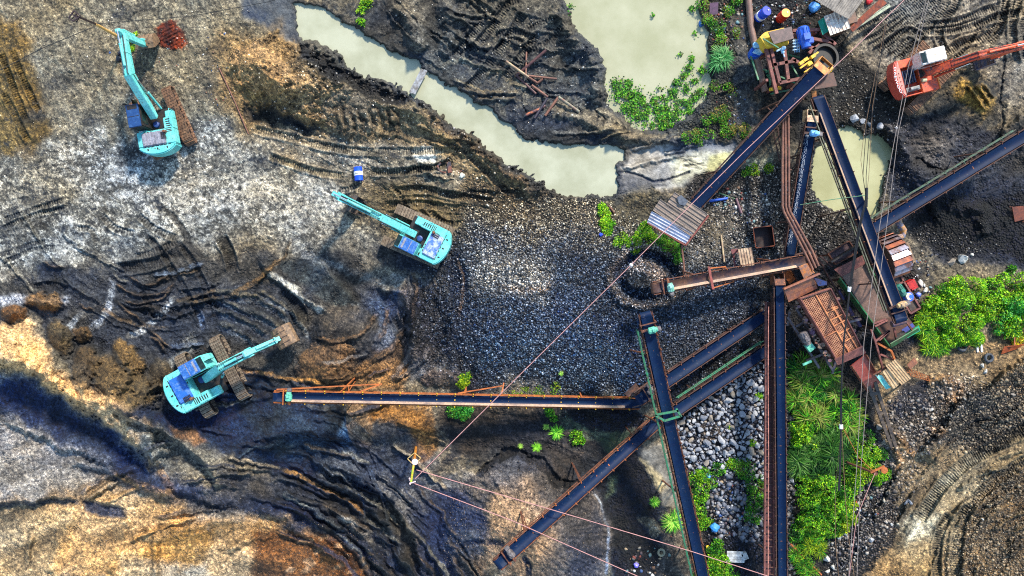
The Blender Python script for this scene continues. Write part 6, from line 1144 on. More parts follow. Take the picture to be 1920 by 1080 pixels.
b_ = MB(); b_.beam(W(1449, 242, .6), W(1462, 302, .5), .08); b_.beam(W(1458, 238, .6), W(1466, 298, .5), .08); [b_.beam(W(1450 + i * 2.6, 248 + i * 11, .6), W(1459 + i * 2, 245 + i * 11, .6), .05) for i in range(5)]; [b_.beam(W(x, y, .6), W(x, y, -.3), .06) for x, y in [(1450, 244), (1464, 300)]]; tag(b_.build('ladder', RUSTD), 'dark steel ladder lying left of the three pipes', 'ladder')
# plank bridge
r = empty('plank_bridge', W(785, 152, 0), 0, True); tag(r, 'narrow pale plank bridge across the milky stream', 'footbridge')
for o_ in (-3.2, 2.6):
    MB().beam(W(796 + o_, 131 + o_ * .3, .12), W(773 + o_, 175 + o_ * .3, .10), .26, .07).build('plank', M('plank_grey', (150, 152, 156), (96, 90, 84), 3), r)
# drums, tyres, bins
def drum(label, px, py, zc, ax, mat, band=None, top=None, r_=.29, L=.9):
    c = G3(px, py, zc); ax = Vector(ax).normalized(); rt = empty('steel_drum', (c.x, c.y, c.z - zc), 0, True); tag(rt, label, 'drum'); c0 = c - ax * L / 2
    p = [(0, r_ * .93), (0, r_), (L * .06, r_ * .98), (L * .31, r_ * .98), (L * .33, r_ * 1.04), (L * .36, r_ * .98), (L * .64, r_ * .98), (L * .67, r_ * 1.04), (L * .69, r_ * .98), (L * .94, r_ * .98), (L, r_), (L, r_ * .93)]
    lathe(MB(), c0, ax, p, 24).build('shell', mat, rt, smooth=True)
    if band: lathe(MB(), c0 + ax * L * band[0], ax, [(0, r_ * 1.01), (0, r_ * 1.055), (L * band[1], r_ * 1.055), (L * band[1], r_ * 1.01)], 24).build('label_band', WHITE, rt, smooth=True)
    if top: lathe(MB(), c0 + ax * (L - .005), ax, [(0, r_ * .94), (.03, r_ * .94)], 20).build('lid', top, rt); lathe(MB(), c0 + ax * (L + .02) + Vector((.1, .05, 0)), ax, [(0, .05), (.04, .05)], 8).build('bung', WHITE, rt)
    return rt
DRB = M('drum_blue', (24, 66, 200), (30, 90, 220), 2, .5, .2, .3, 0, .02)
d_ = drum('blue drum with white label lying on the tracked mud below the stream', 672, 326, .30, (.10, -1, 0), DRB, (.34, .3), None, .32, 1.0)
b_ = MB(); cc0 = G3(672, 326, .30) + Vector((0, 0, .345)); [b_.beam(cc0 + Vector((-.16 + i * .085, .03, -.012 * abs(i - 1.5))), cc0 + Vector((-.15 + i * .085, -.06, -.012 * abs(i - 1.5))), .03, .02) for i in range(4)]; b_.build('label_marks', M('ink_dark', (50, 50, 60), None), d_)
drum('blue drum with white band standing beside the large rusty pipe', 1430, 27, .5, (.25, .12, 1), DRB, (.18, .22), M('drum_top_blue', (30, 50, 170), None), .36, 1.05)
drum('red drum with yellow lid near the crusher', 1468, 30, .5, (.05, .05, 1), M('drum_red', (206, 50, 26), None, rough=.4), None, M('drum_lid_yellow', (240, 180, 40), None, rough=.35), .34, 1.0)
def tyre(label, px, py, R_, r_, ax=(0, 0, 1), z=.12, mat=None):
    c = G3(px, py, z); lo = []; ax = Vector(ax).normalized(); y = ax.orthogonal().normalized(); zz = ax.cross(y); vs = []; N, K_ = 28, 10
    for i in range(N):
        a = 2 * math.pi * i / N; d = y * math.cos(a) + zz * math.sin(a)
        vs += [c + d * (R_ + r_ * math.cos(2 * math.pi * k / K_)) + ax * (r_ * 1.1 * math.sin(2 * math.pi * k / K_)) for k in range(K_)]
    o = MB().add(vs, [(i * K_ + k, i * K_ + (k + 1) % K_, ((i + 1) % N) * K_ + (k + 1) % K_, ((i + 1) % N) * K_ + k) for i in range(N) for k in range(K_)]).build('old_tyre', mat or M('tyre_grey', (82, 88, 96), (58, 58, 60), 5, rough=.8), smooth=True); tag(o, label, 'tyre')
tyre('grey old tyre lying flat on the stony ground below the right bush', 1854, 671, .27, .10)
tyre('old tyre half hidden under the edge of the right bush', 1803, 650, .30, .10, (0, .4, 1))
tyre('black tyre leaning in the rubbish below the lower bush', 1548, 1014, .30, .11, (.5, .2, 1), .2, M('tyre_black', (34, 36, 42), None))
tyre('dusty tyre among rubbish near the bottom middle', 1240, 1036, .22, .09, (0, .2, 1), .12, M('tyre_dusty', (130, 126, 104), None))
r = empty('rusty_bin', G3(1437, 452), 0, True); tag(r, 'open dark rust steel bin standing right of the small tan roof', 'bin')
gz0 = ground(1437, 452); b_ = MB(); q_ = [(1413, 428), (1447, 424), (1452, 460), (1418, 464)]
for i in range(4): a, b2_ = q_[i], q_[(i + 1) % 4]; b_.plate([W(*a, gz0), W(*b2_, gz0), W(*b2_, gz0 + .9), W(*a, gz0 + .9)], .06)
b_.build('bin_wall', M('bin_rust', (132, 66, 34), (84, 42, 28), 3), r); MB().plate([W(*p, gz0 + .15) for p in q_], .05).build('bin_floor', M('bin_dark', (52, 30, 22), (34, 24, 22), 4), r)
b_ = MB(); b_.plate([W(1412, 452, .5), W(1418, 466, .1), W(1436, 482, .1), W(1446, 468, .4)], .05); b_.build('folded_flap', M('flap_rust', (150, 84, 46), None), r)
b_ = MB(); z_ = ground(1880, 650); b_.plate([W(1876, 664, z_ + .1), W(1882, 650, z_ + .3), W(1921, 645, z_ + .3), W(1905, 654, z_ + .1)], .05); b_.beam(W(1888, 650, z_ + .3), W(1902, 648, z_ + .5), .06); b_.beam(W(1902, 648, z_ + .5), W(1902, 632, z_ + .4), .08); b_.beam(W(1902, 632, z_ + .4), W(1886, 634, z_ + .3), .08); tag(b_.build('rusty_plate', M('plate_orange', (170, 84, 38), (130, 64, 34), 2)), 'triangular orange rusty plate with bent bar at the right edge', 'scrap plate')
b_ = MB(); z_ = ground(1830, 640) ; [b_.beam(W(x, 645, z_ + .1), W(x + 2, 660, z_ + .05), .12) for x in (1831, 1839)]; b_.beam(W(1828, 644, z_ + .2), W(1842, 643, z_ + .2), .14); tag(b_.build('white_stand', WHITE), 'small white two-legged stand beside the right bush', 'stand')
b_ = MB(); z_ = ground(1707, 533); b_.box(W(1708, 534, z_ + .3), (.55, .7, .6), rz=.5); b_.box(W(1708, 534, z_ + .62), (.45, .6, .04), rz=.5); tag(b_.build('red_crate', M('crate_red', (190, 34, 30), (150, 26, 26), 3), bevel=.03), 'red plastic crate between the pump frame and the boulders', 'crate')
b_ = MB(); z_ = ground(1383, 1045); [b_.box(W(1378 + i * 0, 1036 + i * 5.4, z_ + .25 + .03 * (i % 2)), (1.2 + (.2 if i > 1 else 0), .19, .04), rz=-.04) for i in range(4)]; b_.box(W(1396, 1042, z_ + .15), (.4, .5, .3), rz=.4); tag(b_.build('wooden_boards', M('boards_white', (196, 198, 196), (150, 150, 146), 3)), 'whitewashed boards nailed together at the bottom near the gantry', 'boards')
b_ = MB(); z_ = ground(1765, 700); [b_.beam(W(1697 + i * 2, 688 + i * 5, z_ + .1), W(1742 + i * 1, 706 + i * 3, z_ + .1), .03) for i in range(4)]; [b_.beam(W(1698 + i * 5, 688 + i * 2, z_ + .12), W(1703 + i * 5, 704 + i * 1.4, z_ + .12), .03) for i in range(9)]; tag(b_.build('steel_mesh', RUSTO), 'orange rusty mesh panel on the ground beside the small tan roof', 'mesh panel')
b_ = MB(); z_ = ground(1712, 683); b_.plate([W(1700, 684, z_ + .5), W(1714, 670, z_ + .5), W(1720, 680, z_ + .4), W(1706, 692, z_ + .4)], .05); tag(b_.build('rusty_plate', M('plate_mid_brown', (150, 96, 66), (110, 70, 54), 4)), 'brown square plate leaning just right of the small tan roof', 'scrap plate')  # plate in a mid-brown tone
b_ = MB(); z_ = ground(1340, 16); b_.plate([W(1331, 6, z_ + .2), W(1347, 4, z_ + .3), W(1346, 26, z_ + .2), W(1330, 30, z_ + .1)], .04); tag(b_.build('metal_sheet', M('sheet_purple', (92, 60, 84), (70, 50, 66), 4)), 'purple brown metal sheet in the weeds right of the pond', 'sheet')
b_ = MB(); z_ = ground(1900, 400); b_.plate([W(1897, 388, z_ + .3), W(1918, 386, z_ + .3), W(1924, 410, z_ + .2), W(1902, 416, z_ + .1)], .05); tag(b_.build('rusty_plate', M('plate_brick', (120, 62, 40), (90, 50, 38), 3)), 'brick red plate lying at the right edge on black gravel', 'scrap plate')
b_ = MB(); z_ = ground(830, 315); b_.path([W(826, 306, z_ + .2), W(820, 312, z_ + .3), W(824, 320, z_ + .3), W(836, 324, z_ + .2)], .09, 8); b_.box(W(843, 314, z_ + .25), (.3, .8, .3), rz=.1); b_.beam(W(838, 330, z_ + .1), W(872, 318, z_ + .1), .06); b_.box(W(828, 325, z_ + .12), (.7, .25, .15), rz=-.1); tag(b_.build('scrap_metal', M('scrap_rust', (120, 72, 54), (52, 48, 54), 2.4, .5, .06)), 'small heap of rusty scrap metal below the stream bend', 'scrap metal')
b_ = MB(); z_ = ground(1192, 738); b_.plate([W(1170, 738, 2.0), W(1192, 718, 2.0), W(1202, 732, 1.9), W(1178, 744, 1.9)], .08); b_.beam(W(1188, 736, 2.2), W(1222, 712, 2.2), .1); b_.beam(W(1196, 742, 2.2), W(1224, 716, 2.2), .1); b_.beam(W(1180, 742, 2), W(1180, 742, 0), .1); b_.beam(W(1215, 756, 2.2), W(1186, 764, 2.2), .08); b_.beam(W(1215, 756, 2.2), W(1206, 738, 2.2), .08); tag(b_.build('transfer_guard', M('guard_rust', (104, 70, 54), (60, 50, 48), 3)), 'rusty transfer guard plate at the tail of the long lower conveyor', 'guard')
for lb, x, y, c, s_ in [('pink plastic bag left of the raised teal boom', 229, 101, (214, 40, 140), .16), ('black rubbish bag below the pink one', 223, 110, (24, 24, 34), .24), ('small black rubbish bag left of the pink one', 224, 100, (30, 30, 46), .15), ('yellow ball in the weeds at the bottom centre', 1327, 1026, (236, 180, 30), .14), ('violet and white plastic bag on black gravel near the bottom', 1193, 1060, (120, 110, 220), .2), ('blue bottle-like scrap on the gravel heap edge below the weeds', 1127, 440, (40, 70, 190), .14), ('white round bucket on the slope right of the scrap heap', 867, 329, (206, 204, 190), .20), ('small red bag beside the top right hut', 1630, 2, (200, 40, 44), .25), ('blue box lid beside the large grey roof', 1527, 14, (60, 130, 200), .4), ('orange red scrap in the lower bush edge', 1601, 942, (206, 60, 30), .2), ('blue white cloth ball right of the pump frame', 1722, 553, (80, 100, 190), .2), ('blue plastic scrap on the pond weeds', 1315, 45, (40, 90, 150), .25), ('blue plastic sheet scrap in the rubble of the bottom strip', 1340, 990, (50, 130, 200), .35), ('blue sliver of plastic among the boulder weeds', 1328, 893, (70, 150, 220), .2)]:
    bm = bmesh.new(); bmesh.ops.create_icosphere(bm, subdivisions=2, radius=s_); k_ = random.random() * 9
    for v_ in bm.verts: v_.co *= 1 + .22 * math.sin(v_.co.x * 17 / s_ * .2 + k_) * math.cos(v_.co.y * 4 / s_ + k_) ; v_.co.z *= .7
    me = bpy.data.meshes.new('plastic_item'); bm.to_mesh(me); bm.free(); me.materials.append(M('plastic_%d_%d' % (x, y), c, None, rough=.4)); o = bpy.data.objects.new(('rubbish_bag' if 'bag' in lb else 'ball' if 'ball' in lb else 'bucket' if 'bucket' in lb else 'plastic_scrap'), me); C.objects.link(o); o.location = G3(x, y, s_ * .5); tag(o, lb, 'rubbish')

# ------------------------------------------------------------------ rocks
def rockmesh(name, mat, sub=2, seed=0):
    rr = random.Random(seed); bm = bmesh.new(); bmesh.ops.create_icosphere(bm, subdivisions=sub, radius=1)
    pl = [(Vector((rr.gauss(0, 1), rr.gauss(0, 1), rr.gauss(0, 1))).normalized(), rr.uniform(.38, .78)) for _ in range(12)]
    for v_ in bm.verts:
        for n_, d_ in pl:
            k = v_.co.dot(n_)
            if k > d_: v_.co -= n_ * (k - d_)
        v_.co.x *= 1.2; v_.co.z *= .75
    me = bpy.data.meshes.new(name); bm.to_mesh(me); bm.free(); me.materials.append(mat); return me
RG = [M('rock_grey', (136, 140, 148), (106, 110, 120), 2, .5, .2, .8, 0, .5), M('rock_pale', (166, 168, 172), (130, 132, 138), 2, .5, .2, .8, 0, .5), M('rock_warm', (150, 136, 118), (112, 108, 104), 2, .5, .2, .8, 0, .5), M('rock_white', (206, 204, 196), (170, 166, 156), 2, .5, .2, .8, 0, .5)]
RM = [rockmesh('rock', RG[k], 2, k * 10 + j) for k in range(4) for j in range(4)]
def rock(px, py, s_, k, sink=.25):
    o = bpy.data.objects.new('rock', RM[k * 4 + random.randrange(4)]); C.objects.link(o); o.location = G3(px, py, s_ * (.5 - sink)); o.rotation_euler = (random.uniform(-.5, .5), random.uniform(-.5, .5), random.random() * 6.28); o.scale = (s_ * random.uniform(.8, 1.2), s_ * random.uniform(.75, 1.1), s_ * random.uniform(.8, 1.1)); return o
def inpoly(x, y, pts):
    c = False; n = len(pts)
    for i in range(n):
        x0, y0 = pts[i]; x1, y1 = pts[(i + 1) % n]
        if (y0 > y) != (y1 > y) and x < (x1 - x0) * (y - y0) / (y1 - y0) + x0: c = not c
    return c
HEAP = [(1262, 800), (1300, 770), (1440, 664), (1440, 910), (1400, 880), (1360, 890), (1330, 880), (1300, 890), (1280, 860)]
pts = []; tries = 0
while len(pts) < 620 and tries < 30000:
    tries += 1; x, y = random.uniform(1258, 1440), random.uniform(660, 905)
    if not inpoly(x, y, HEAP) or (1312 < x < 1358 and 796 < y < 828 and random.random() < .8): continue
    s_ = random.choice([.13, .16, .2, .24, .28, .34]) if y > 700 else random.uniform(.15, .3)
    if all((x - a) ** 2 + (y - b) ** 2 > ((s_ + c) / S * .78) ** 2 for a, b, c in pts): pts.append((x, y, s_))
pts.sort(key=lambda q_: -q_[2])
for x, y, s_ in pts[:280]: tag(rock(x, y, s_ * 1.12, random.choice([0, 0, 1, 1, 1, 2])), 'angular grey rock in the loose boulder heap between the belts', 'rock', 'rocks of the boulder heap')
def stones(name, label, spots, mats_cols, flat=.6, group=None, tint=True):
    """many small loose stones: one ground-cover object, each stone its own tone"""
    ico = [Vector(v_) for v_ in [(0, 0, 1), (1, 0, 0), (0, 1, 0), (-1, 0, 0), (0, -1, 0), (0, 0, -.6), (.6, .6, .35), (-.7, .5, .2), (.5, -.6, .5), (-.5, -.6, .3)]]
    bm = bmesh.new(); [bm.verts.new(v_) for v_ in ico]; bmesh.ops.convex_hull(bm, input=bm.verts); bm.verts.ensure_lookup_table(); bmesh.ops.triangulate(bm, faces=bm.faces); base = np.array([v_.co[:] for v_ in bm.verts], np.float32); fc = np.array([[v_.index for v_ in f.verts] for f in bm.faces], np.int32); bm.free()
    n = len(spots); sp_ = np.array(spots, np.float32); i = np.clip(np.searchsorted(VA, sp_[:, 1]), 1, len(VA) - 1); j = np.clip(np.searchsorted(UA, sp_[:, 0]), 1, len(UA) - 1); z = H[i, j]; k = S * (CAMH - z) / CAMH
    pos = np.stack([(sp_[:, 0] - 960) * k, -(sp_[:, 1] - 540) * k, z + sp_[:, 2] * .15], 1)
    a = rng.random(n) * 6.28; ca, sa = np.cos(a), np.sin(a); sc_ = sp_[:, 2:3] * rng.uniform(.7, 1.25, (n, 3)).astype(np.float32); sc_[:, 2] *= flat
    V_ = base[None] * sc_[:, None, :] * (1 + rng.uniform(-.2, .2, (n, len(base), 3)).astype(np.float32)); tl = rng.uniform(-.5, .5, n)[:, None]; V_[..., 2] += V_[..., 0] * tl
    X = V_[..., 0] * ca[:, None] - V_[..., 1] * sa[:, None]; Y = V_[..., 0] * sa[:, None] + V_[..., 1] * ca[:, None]; V_ = np.stack([X, Y, V_[..., 2]], -1) + pos[:, None, :]
    F_ = (fc[None] + (np.arange(n) * len(base))[:, None, None]).reshape(-1, 3); pal = np.array([lin(c) for c in mats_cols], np.float32); cl = pal[rng.integers(0, len(pal), n)] * rng.uniform(.75, 1.25, (n, 1)).astype(np.float32); pt_ = (.45 + 1.1 * fbm(sp_[:, 0], sp_[:, 1], 80, 3, 55))[:, None]; cl = cl * pt_
    if tint: here = COL[i, j]; cl = cl * .62 + here * (cl.mean(1, keepdims=True) / .12) * .38 * 1.6
    me = bigmesh(name, V_.reshape(-1, 3), F_, {'Col': np.repeat(cl, len(base), 0)}, smooth=False); me.materials.append(M('loose_stone', (120, 120, 120), None, rough=.75, bump=.3, attr=True)); o = bpy.data.objects.new(name, me); C.objects.link(o); o['kind'] = 'stuff'; o['label'] = label; o['category'] = 'gravel'; return o
def scatter(polypts, n, lo, hi, pw=2.0, warp=0):
    xs = [p[0] for p in polypts]; ys = [p[1] for p in polypts]; out = []
    while len(out) < n:
        x, y = random.uniform(min(xs) - warp, max(xs)), random.uniform(min(ys) - warp * .6, max(ys))
        if inpoly(x + random.gauss(0, 8 + warp), y + random.gauss(0, 8 + warp * .5), polypts): out.append((x, y, lo + (hi - lo) * random.random() ** pw))
    return out
stones('heap_rubble', 'smaller grey rocks filling the boulder heap between the belts', [q_ for q_ in pts[280:]] + scatter(HEAP, 900, .05, .12) + scatter([(1300, 885), (1440, 885), (1436, 1015), (1345, 1015)], 420, .07, .24, 1.8), [(110, 114, 124), (140, 142, 146), (84, 88, 98), (120, 108, 96)])
stones('gravel', 'coarse blue grey gravel covering the central heap', scatter(G, 19000, .04, .09, 1.8, 46), [(28, 44, 62), (34, 48, 66), (52, 66, 82), (68, 82, 98), (84, 94, 106), (118, 126, 136), (98, 106, 116), (150, 156, 164), (12, 18, 26), (14, 20, 28), (98, 90, 80), (24, 42, 64), (40, 66, 92), (54, 76, 100), (18, 28, 42), (76, 70, 64)])
stones('gravel', 'brownish gravel between the middle excavator and the shed', scatter([(870, 400), (1000, 370), (1120, 370), (1240, 450), (1290, 480), (1040, 470), (880, 470)], 3800, .035, .085), [(96, 86, 72), (70, 62, 54), (150, 138, 116), (54, 52, 54), (176, 168, 150)])
stones('gravel', 'grey gravel and rubble around the sheds and pipes', scatter([(1290, 350), (1460, 300), (1600, 400), (1560, 470), (1300, 500), (1270, 450)], 3800, .035, .11, 2.5), [(120, 114, 106), (96, 90, 84), (140, 134, 124), (70, 64, 58), (160, 154, 146), (104, 92, 80)])
stones('gravel', 'stones on the bank below the lower bushes and small roof', scatter([(1600, 860), (1680, 740), (1790, 700), (1860, 700), (1800, 760), (1720, 880), (1690, 980), (1560, 1090), (1550, 1000)], 3000, .04, .15, 2.6), [(120, 110, 100), (136, 128, 118), (90, 80, 70), (70, 68, 76), (150, 144, 134), (104, 86, 68)])
stones('gravel', 'earth clods and stones on the lower right haul ground', scatter([(1840, 880), (1940, 860), (1940, 1090), (1760, 1090), (1800, 980)], 2600, .04, .13, 2.6) + scatter([(1760, 800), (1940, 660), (1940, 780), (1800, 860)], 1600, .04, .13, 2.4), [(104, 92, 74), (76, 66, 54), (134, 120, 98), (60, 54, 46)])
stones('gravel', 'litter flecks and pebbles over the ash and banks', scatter([(0, 0), (460, 0), (520, 250), (400, 330), (0, 340)], 1500, .025, .075, 3) + scatter([(560, 90), (800, 200), (1030, 360), (860, 400), (620, 330), (480, 240)], 1500, .03, .09, 2.5) + scatter([(700, 0), (1060, 20), (1140, 200), (980, 260), (800, 120)], 900, .03, .08, 3) + scatter([(1560, 90), (1700, 210), (1700, 420), (1900, 480), (1740, 480), (1560, 250)], 1500, .03, .09, 3), [(130, 120, 104), (90, 80, 66), (150, 144, 134), (56, 50, 46), (180, 176, 170), (74, 66, 56), (100, 92, 80)])
stones('gravel', 'fine speckled gravel of the lower left slopes', scatter([(0, 900), (250, 900), (640, 980), (760, 1080), (0, 1080)], 2600, .025, .05, 1.5) + scatter([(860, 900), (1000, 860), (1130, 1000), (1120, 1080), (820, 1080)], 1600, .025, .05, 1.5), [(140, 120, 92), (96, 80, 64), (120, 104, 84), (84, 82, 84)])
stones('gravel', 'dark stones lining the upright belt and lower bushes', scatter([(1472, 660), (1488, 660), (1490, 1080), (1472, 1080)], 420, .08, .2, 1.6), [(110, 106, 104), (136, 130, 122), (84, 80, 80)])
for (x, y, s_, k), lb in zip([(1806, 483, .55, 3), (1822, 478, .22, 3), (1786, 492, .38, 2), (1726, 531, .28, 3), (1736, 545, .26, 3), (1549, 1046, .44, 3), (1562, 1064, .22, 3), (1552, 1071, .2, 3), (1572, 1003, .42, 1), (1649, 802, .36, 2), (1700, 942, .24, 0), (1706, 941, .2, 0), (1748, 768, .15, 3), (1672, 983, .18, 3), (1634, 1012, .24, 1), (1842, 686, .2, 3), (1848, 696, .2, 3), (1480, 812, .2, 2), (1482, 884, .3, 0), (1484, 900, .28, 1), (1602, 222, .4, 1), (1618, 226, .36, 1), (1652, 238, .3, 1), (1630, 234, .24, 0), (1680, 240, .18, 1), (1900, 740, .2, 2), (1842, 973, .18, 3), (1890, 968, .16, 2), (1400, 900, .24, 1), (1555, 990, .34, 2), (1585, 1000, .3, 1), (1532, 1010, .28, 0)],
    ['largest white block on black gravel right of the sand wheel', 'small white stone touching the largest white block', 'tan grey boulder left of the largest white block', 'upper cream stone beside the red crate', 'lower cream stone beside the red crate', 'big white boulder at the foot of the lower bushes', 'small white stone right of the big white boulder', 'small white stone under the big white boulder', 'pale grey boulder at the lower edge of the leafy bush', 'tan boulder beside the leaning dark beams', 'dark round stone right of the rusty pole', 'second dark stone beside the round one, right of the rusty pole', 'cream pebble on dark gravel below the small tan roof', 'white stone on the gravel at the right of the leafy bush', 'pale grey stone lower right of the leafy bush', 'upper white stone below the grey tyre', 'lower white stone below the grey tyre', 'tan stone beside the upright belt near the tall grass', 'dark grey stone at the left edge of the leafy bush', 'pale stone under the dark one at the left edge of the leafy bush', 'left pale boulder on the upper shore of the sump', 'second pale boulder on the upper shore of the sump', 'right pale boulder on the upper shore of the sump', 'grey boulder between the pale ones on the sump shore', 'small pale stone right of the sump shore boulders', 'tan stone near the right edge above the haul track', 'cream stone between the two haul tracks', 'tan stone right of the lower haul track', 'pale rock below the boulder heap by the gantry', 'tan rock between big white boulder and leafy bush', 'pale rock right of the black leaning tyre', 'dark rock left of the black leaning tyre']):
    tag(rock(x, y, s_, k), lb, 'rock')

# ------------------------------------------------------------------ vegetation
def foliage(name, parent, blobs, n, size, cols, blade=False, lift=.0, tilt=.9):
    """leaf-sized faces spread through lumpy crowns (px, py, radius m, height m)"""
    if blade and len(blobs) > 1:
        sub = []
        for (bx, by, br, bh) in blobs:
            for _ in range(8): t_ = random.random() * 6.28; q = random.uniform(0, .9) ** .6; sub.append((bx + math.cos(t_) * br * q / S, by + math.sin(t_) * br * q / S, br * random.uniform(.16, .4), bh * random.uniform(.6, 1)))
        blobs = sub
    if not blade:
        sub = []
        for (bx, by, br, bh) in blobs:
            sub.append((bx, by, br * .88, bh))
            for _ in range(6): t_ = random.random() * 6.28; q = random.uniform(.45, .95); sub.append((bx + math.cos(t_) * br * q / S, by + math.sin(t_) * br * q / S, br * random.uniform(.18, .42), bh * random.uniform(.4, .85)))
        blobs = sub
    bl = np.array(blobs, np.float32); wgt = bl[:, 2] ** 2; k = rng.choice(len(bl), n, p=wgt / wgt.sum()); b_ = bl[k]
    a = rng.random(n) * 6.283; rr = np.sqrt(rng.random(n)); u = rr * b_[:, 2]; g = np.array([ground(x, y) for x, y in bl[:, :2]])[k]
    h = b_[:, 3] * np.sqrt(np.clip(1 - rr ** 2, 0, 1)) * rng.uniform(.45, 1.0, n) ** .5; lump = np.sin(b_[:, 0] * .7 + np.cos(a) * u * 6) * np.cos(b_[:, 1] + np.sin(a) * u * 5.3); h = h * (1 + .3 * lump) + .04
    z = g + h + lift; kk = S * (CAMH - z) / CAMH; P_ = np.stack([(b_[:, 0] - 960) * S * (CAMH - g) / CAMH + np.cos(a) * u, -(b_[:, 1] - 540) * S * (CAMH - g) / CAMH + np.sin(a) * u, z], 1)
    if True: gap = (vn(P_[:, 0] * 25, P_[:, 1] * 25, 11, 5) > .34) | (rng.random(n) < .25); P_ = P_[gap]; a = a[gap]; n = len(P_)
    pal = np.array([lin(c) for c in cols], np.float32); patch = (np.sin(P_[:, 0] * 1.7 + 1) * np.cos(P_[:, 1] * 2.1) + rng.normal(0, .5, n)) * .5 + .5; cl = pal[np.clip((patch * len(pal)).astype(int), 0, len(pal) - 1)] * rng.uniform(.6, 1.35, (n, 1))
    if not blade:
        d = rng.normal(0, 1, (n, 3)); d[:, 2] = d[:, 2] * .4 + .1; d /= np.linalg.norm(d, axis=1, keepdims=True); nrm = rng.normal(0, tilt * .6, (n, 3)); nrm[:, 2] = 1; s_ = np.cross(nrm, d); s_ /= np.linalg.norm(s_, axis=1, keepdims=True); L = size * rng.uniform(.6, 1.4, (n, 1)); mid = P_ + d * L * .5
        V_ = np.stack([P_, mid + s_ * L * .34 + [0, 0, .01], P_ + d * L, mid - s_ * L * .34], 1).reshape(-1, 3); F_ = np.arange(n * 4).reshape(n, 4); cc = np.repeat(cl, 4, 0)
    else:
        d = np.stack([np.cos(a), np.sin(a), np.zeros(n)], 1) + rng.normal(0, .45, (n, 3)); d[:, 2] = 0; d /= np.linalg.norm(d, axis=1, keepdims=True) + 1e-6; L = size * rng.uniform(.5, 1.3, (n, 1)); s_ = np.stack([-d[:, 1], d[:, 0], np.zeros(n)], 1) * size * .035; U_ = np.array([0, 0, 1.0])
        p1 = P_ + d * L * .45 + U_ * L * .28; p2 = P_ + d * L + U_ * L * .12; V_ = np.stack([P_ - s_, P_ + s_, p1 + s_, p1 - s_, p2], 1).reshape(-1, 3); i0 = np.arange(n)[:, None] * 5; q1 = i0 + np.array([[0, 1, 2, 3]]); q2 = i0 + np.array([[3, 2, 4, 4]])
        F_ = q1; t2 = i0 + np.array([[3, 2, 4]]); F_ = np.concatenate([i0 + np.array([[0, 1, 2]]), i0 + np.array([[0, 2, 3]]), t2], 0); cc = np.repeat(cl, 5, 0)
    m = bpy.data.materials.get('leaf')
    if not m:
        m = M('leaf', (0, 0, 0), None, rough=.5, bump=0, attr=True); nt = m.node_tree; pb = nt.nodes['Principled BSDF']; pb.inputs['Specular IOR Level'].default_value = .25
        tr = nt.nodes.new('ShaderNodeBsdfTranslucent'); mx = nt.nodes.new('ShaderNodeMixShader'); mx.inputs[0].default_value = .3; src = pb.inputs['Base Color'].links[0].from_socket; nt.links.new(src, tr.inputs['Color']); out = nt.nodes['Material Output']; nt.links.new(pb.outputs[0], mx.inputs[1]); nt.links.new(tr.outputs[0], mx.inputs[2]); nt.links.new(mx.outputs[0], out.inputs['Surface'])
    o0 = parent.location if parent is not None else Vector((0, 0, 0)); me = bigmesh(name, V_ - np.array(o0), F_, {'Col': np.clip(cc, 0, 1).astype(np.float32)}, smooth=False); me.materials.append(m); o = bpy.data.objects.new(name, me); C.objects.link(o)
    if parent is not None: o.parent = parent
    return o
LIME = [(40, 100, 14), (84, 160, 20), (132, 200, 26), (180, 220, 40), (120, 140, 26), (50, 116, 18)]; GREENS = [(24, 76, 18), (40, 118, 24), (76, 158, 28), (126, 190, 42), (96, 110, 36)]; YG = [(120, 150, 20), (176, 190, 30), (90, 140, 24), (60, 110, 20)]; DARKG = [(22, 58, 18), (38, 84, 24), (62, 108, 34)]; MINT = [(70, 170, 60), (110, 200, 100), (50, 140, 44)]; TAN = [(150, 130, 60), (110, 120, 50), (80, 110, 40)]
def bush(name, label, cat, blobs, n, size, cols, blade=False, stems=True, **k):
    x, y = blobs[0][:2]; r = empty(name, G3(x, y), 0, True); tag(r, label, cat); foliage('foliage', r, blobs, n, size, cols, blade, **k)
    if stems:
        b_ = MB()
        for q_ in blobs[:10]:
            g = G3(q_[0], q_[1]); [b_.tube(g - Vector((0, 0, .05)), g + Vector((random.uniform(-.5, .5) * q_[2], random.uniform(-.5, .5) * q_[2], q_[3] * .7)), .03, 5, .012) for _ in range(3)]
        b_.build('stem', M('stem_brown', (86, 74, 46), None), r)
    return r
bush('leafy_bush', 'lime green bush, left part of the bright growth right of the screens', 'bush', [(1762, 590, 1.3, 1.3), (1790, 560, 1.2, 1.4), (1800, 620, 1.3, 1.2), (1745, 570, .8, 1.0), (1775, 630, 1.0, .8), (1822, 600, .8, 1.0), (1825, 540, .9, 1.1), (1790, 532, .7, .9), (1825, 635, .7, .7), (1842, 585, .9, .9), (1845, 560, .8, .9), (1735, 605, .8, .8), (1765, 545, .7, .7)], 27000, .115, LIME, lift=.05)
bush('tall_grass', 'yellow green grass fringe between the screen box and the lime bush', 'grass tuft', [(1728, 620, .9, .7), (1742, 640, .7, .6), (1734, 594, .7, .7), (1765, 645, .7, .5), (1755, 655, .5, .4)], 3000, .5, YG + LIME, blade=True, stems=False)
bush('leafy_bush', 'pale mint green bush at the right edge', 'bush', [(1880, 600, 1.1, 1.2), (1900, 570, 1.1, 1.2), (1870, 570, .8, 1.0), (1925, 590, 1.2, 1.2), (1895, 620, .7, .7)], 12000, .12, MINT + LIME)
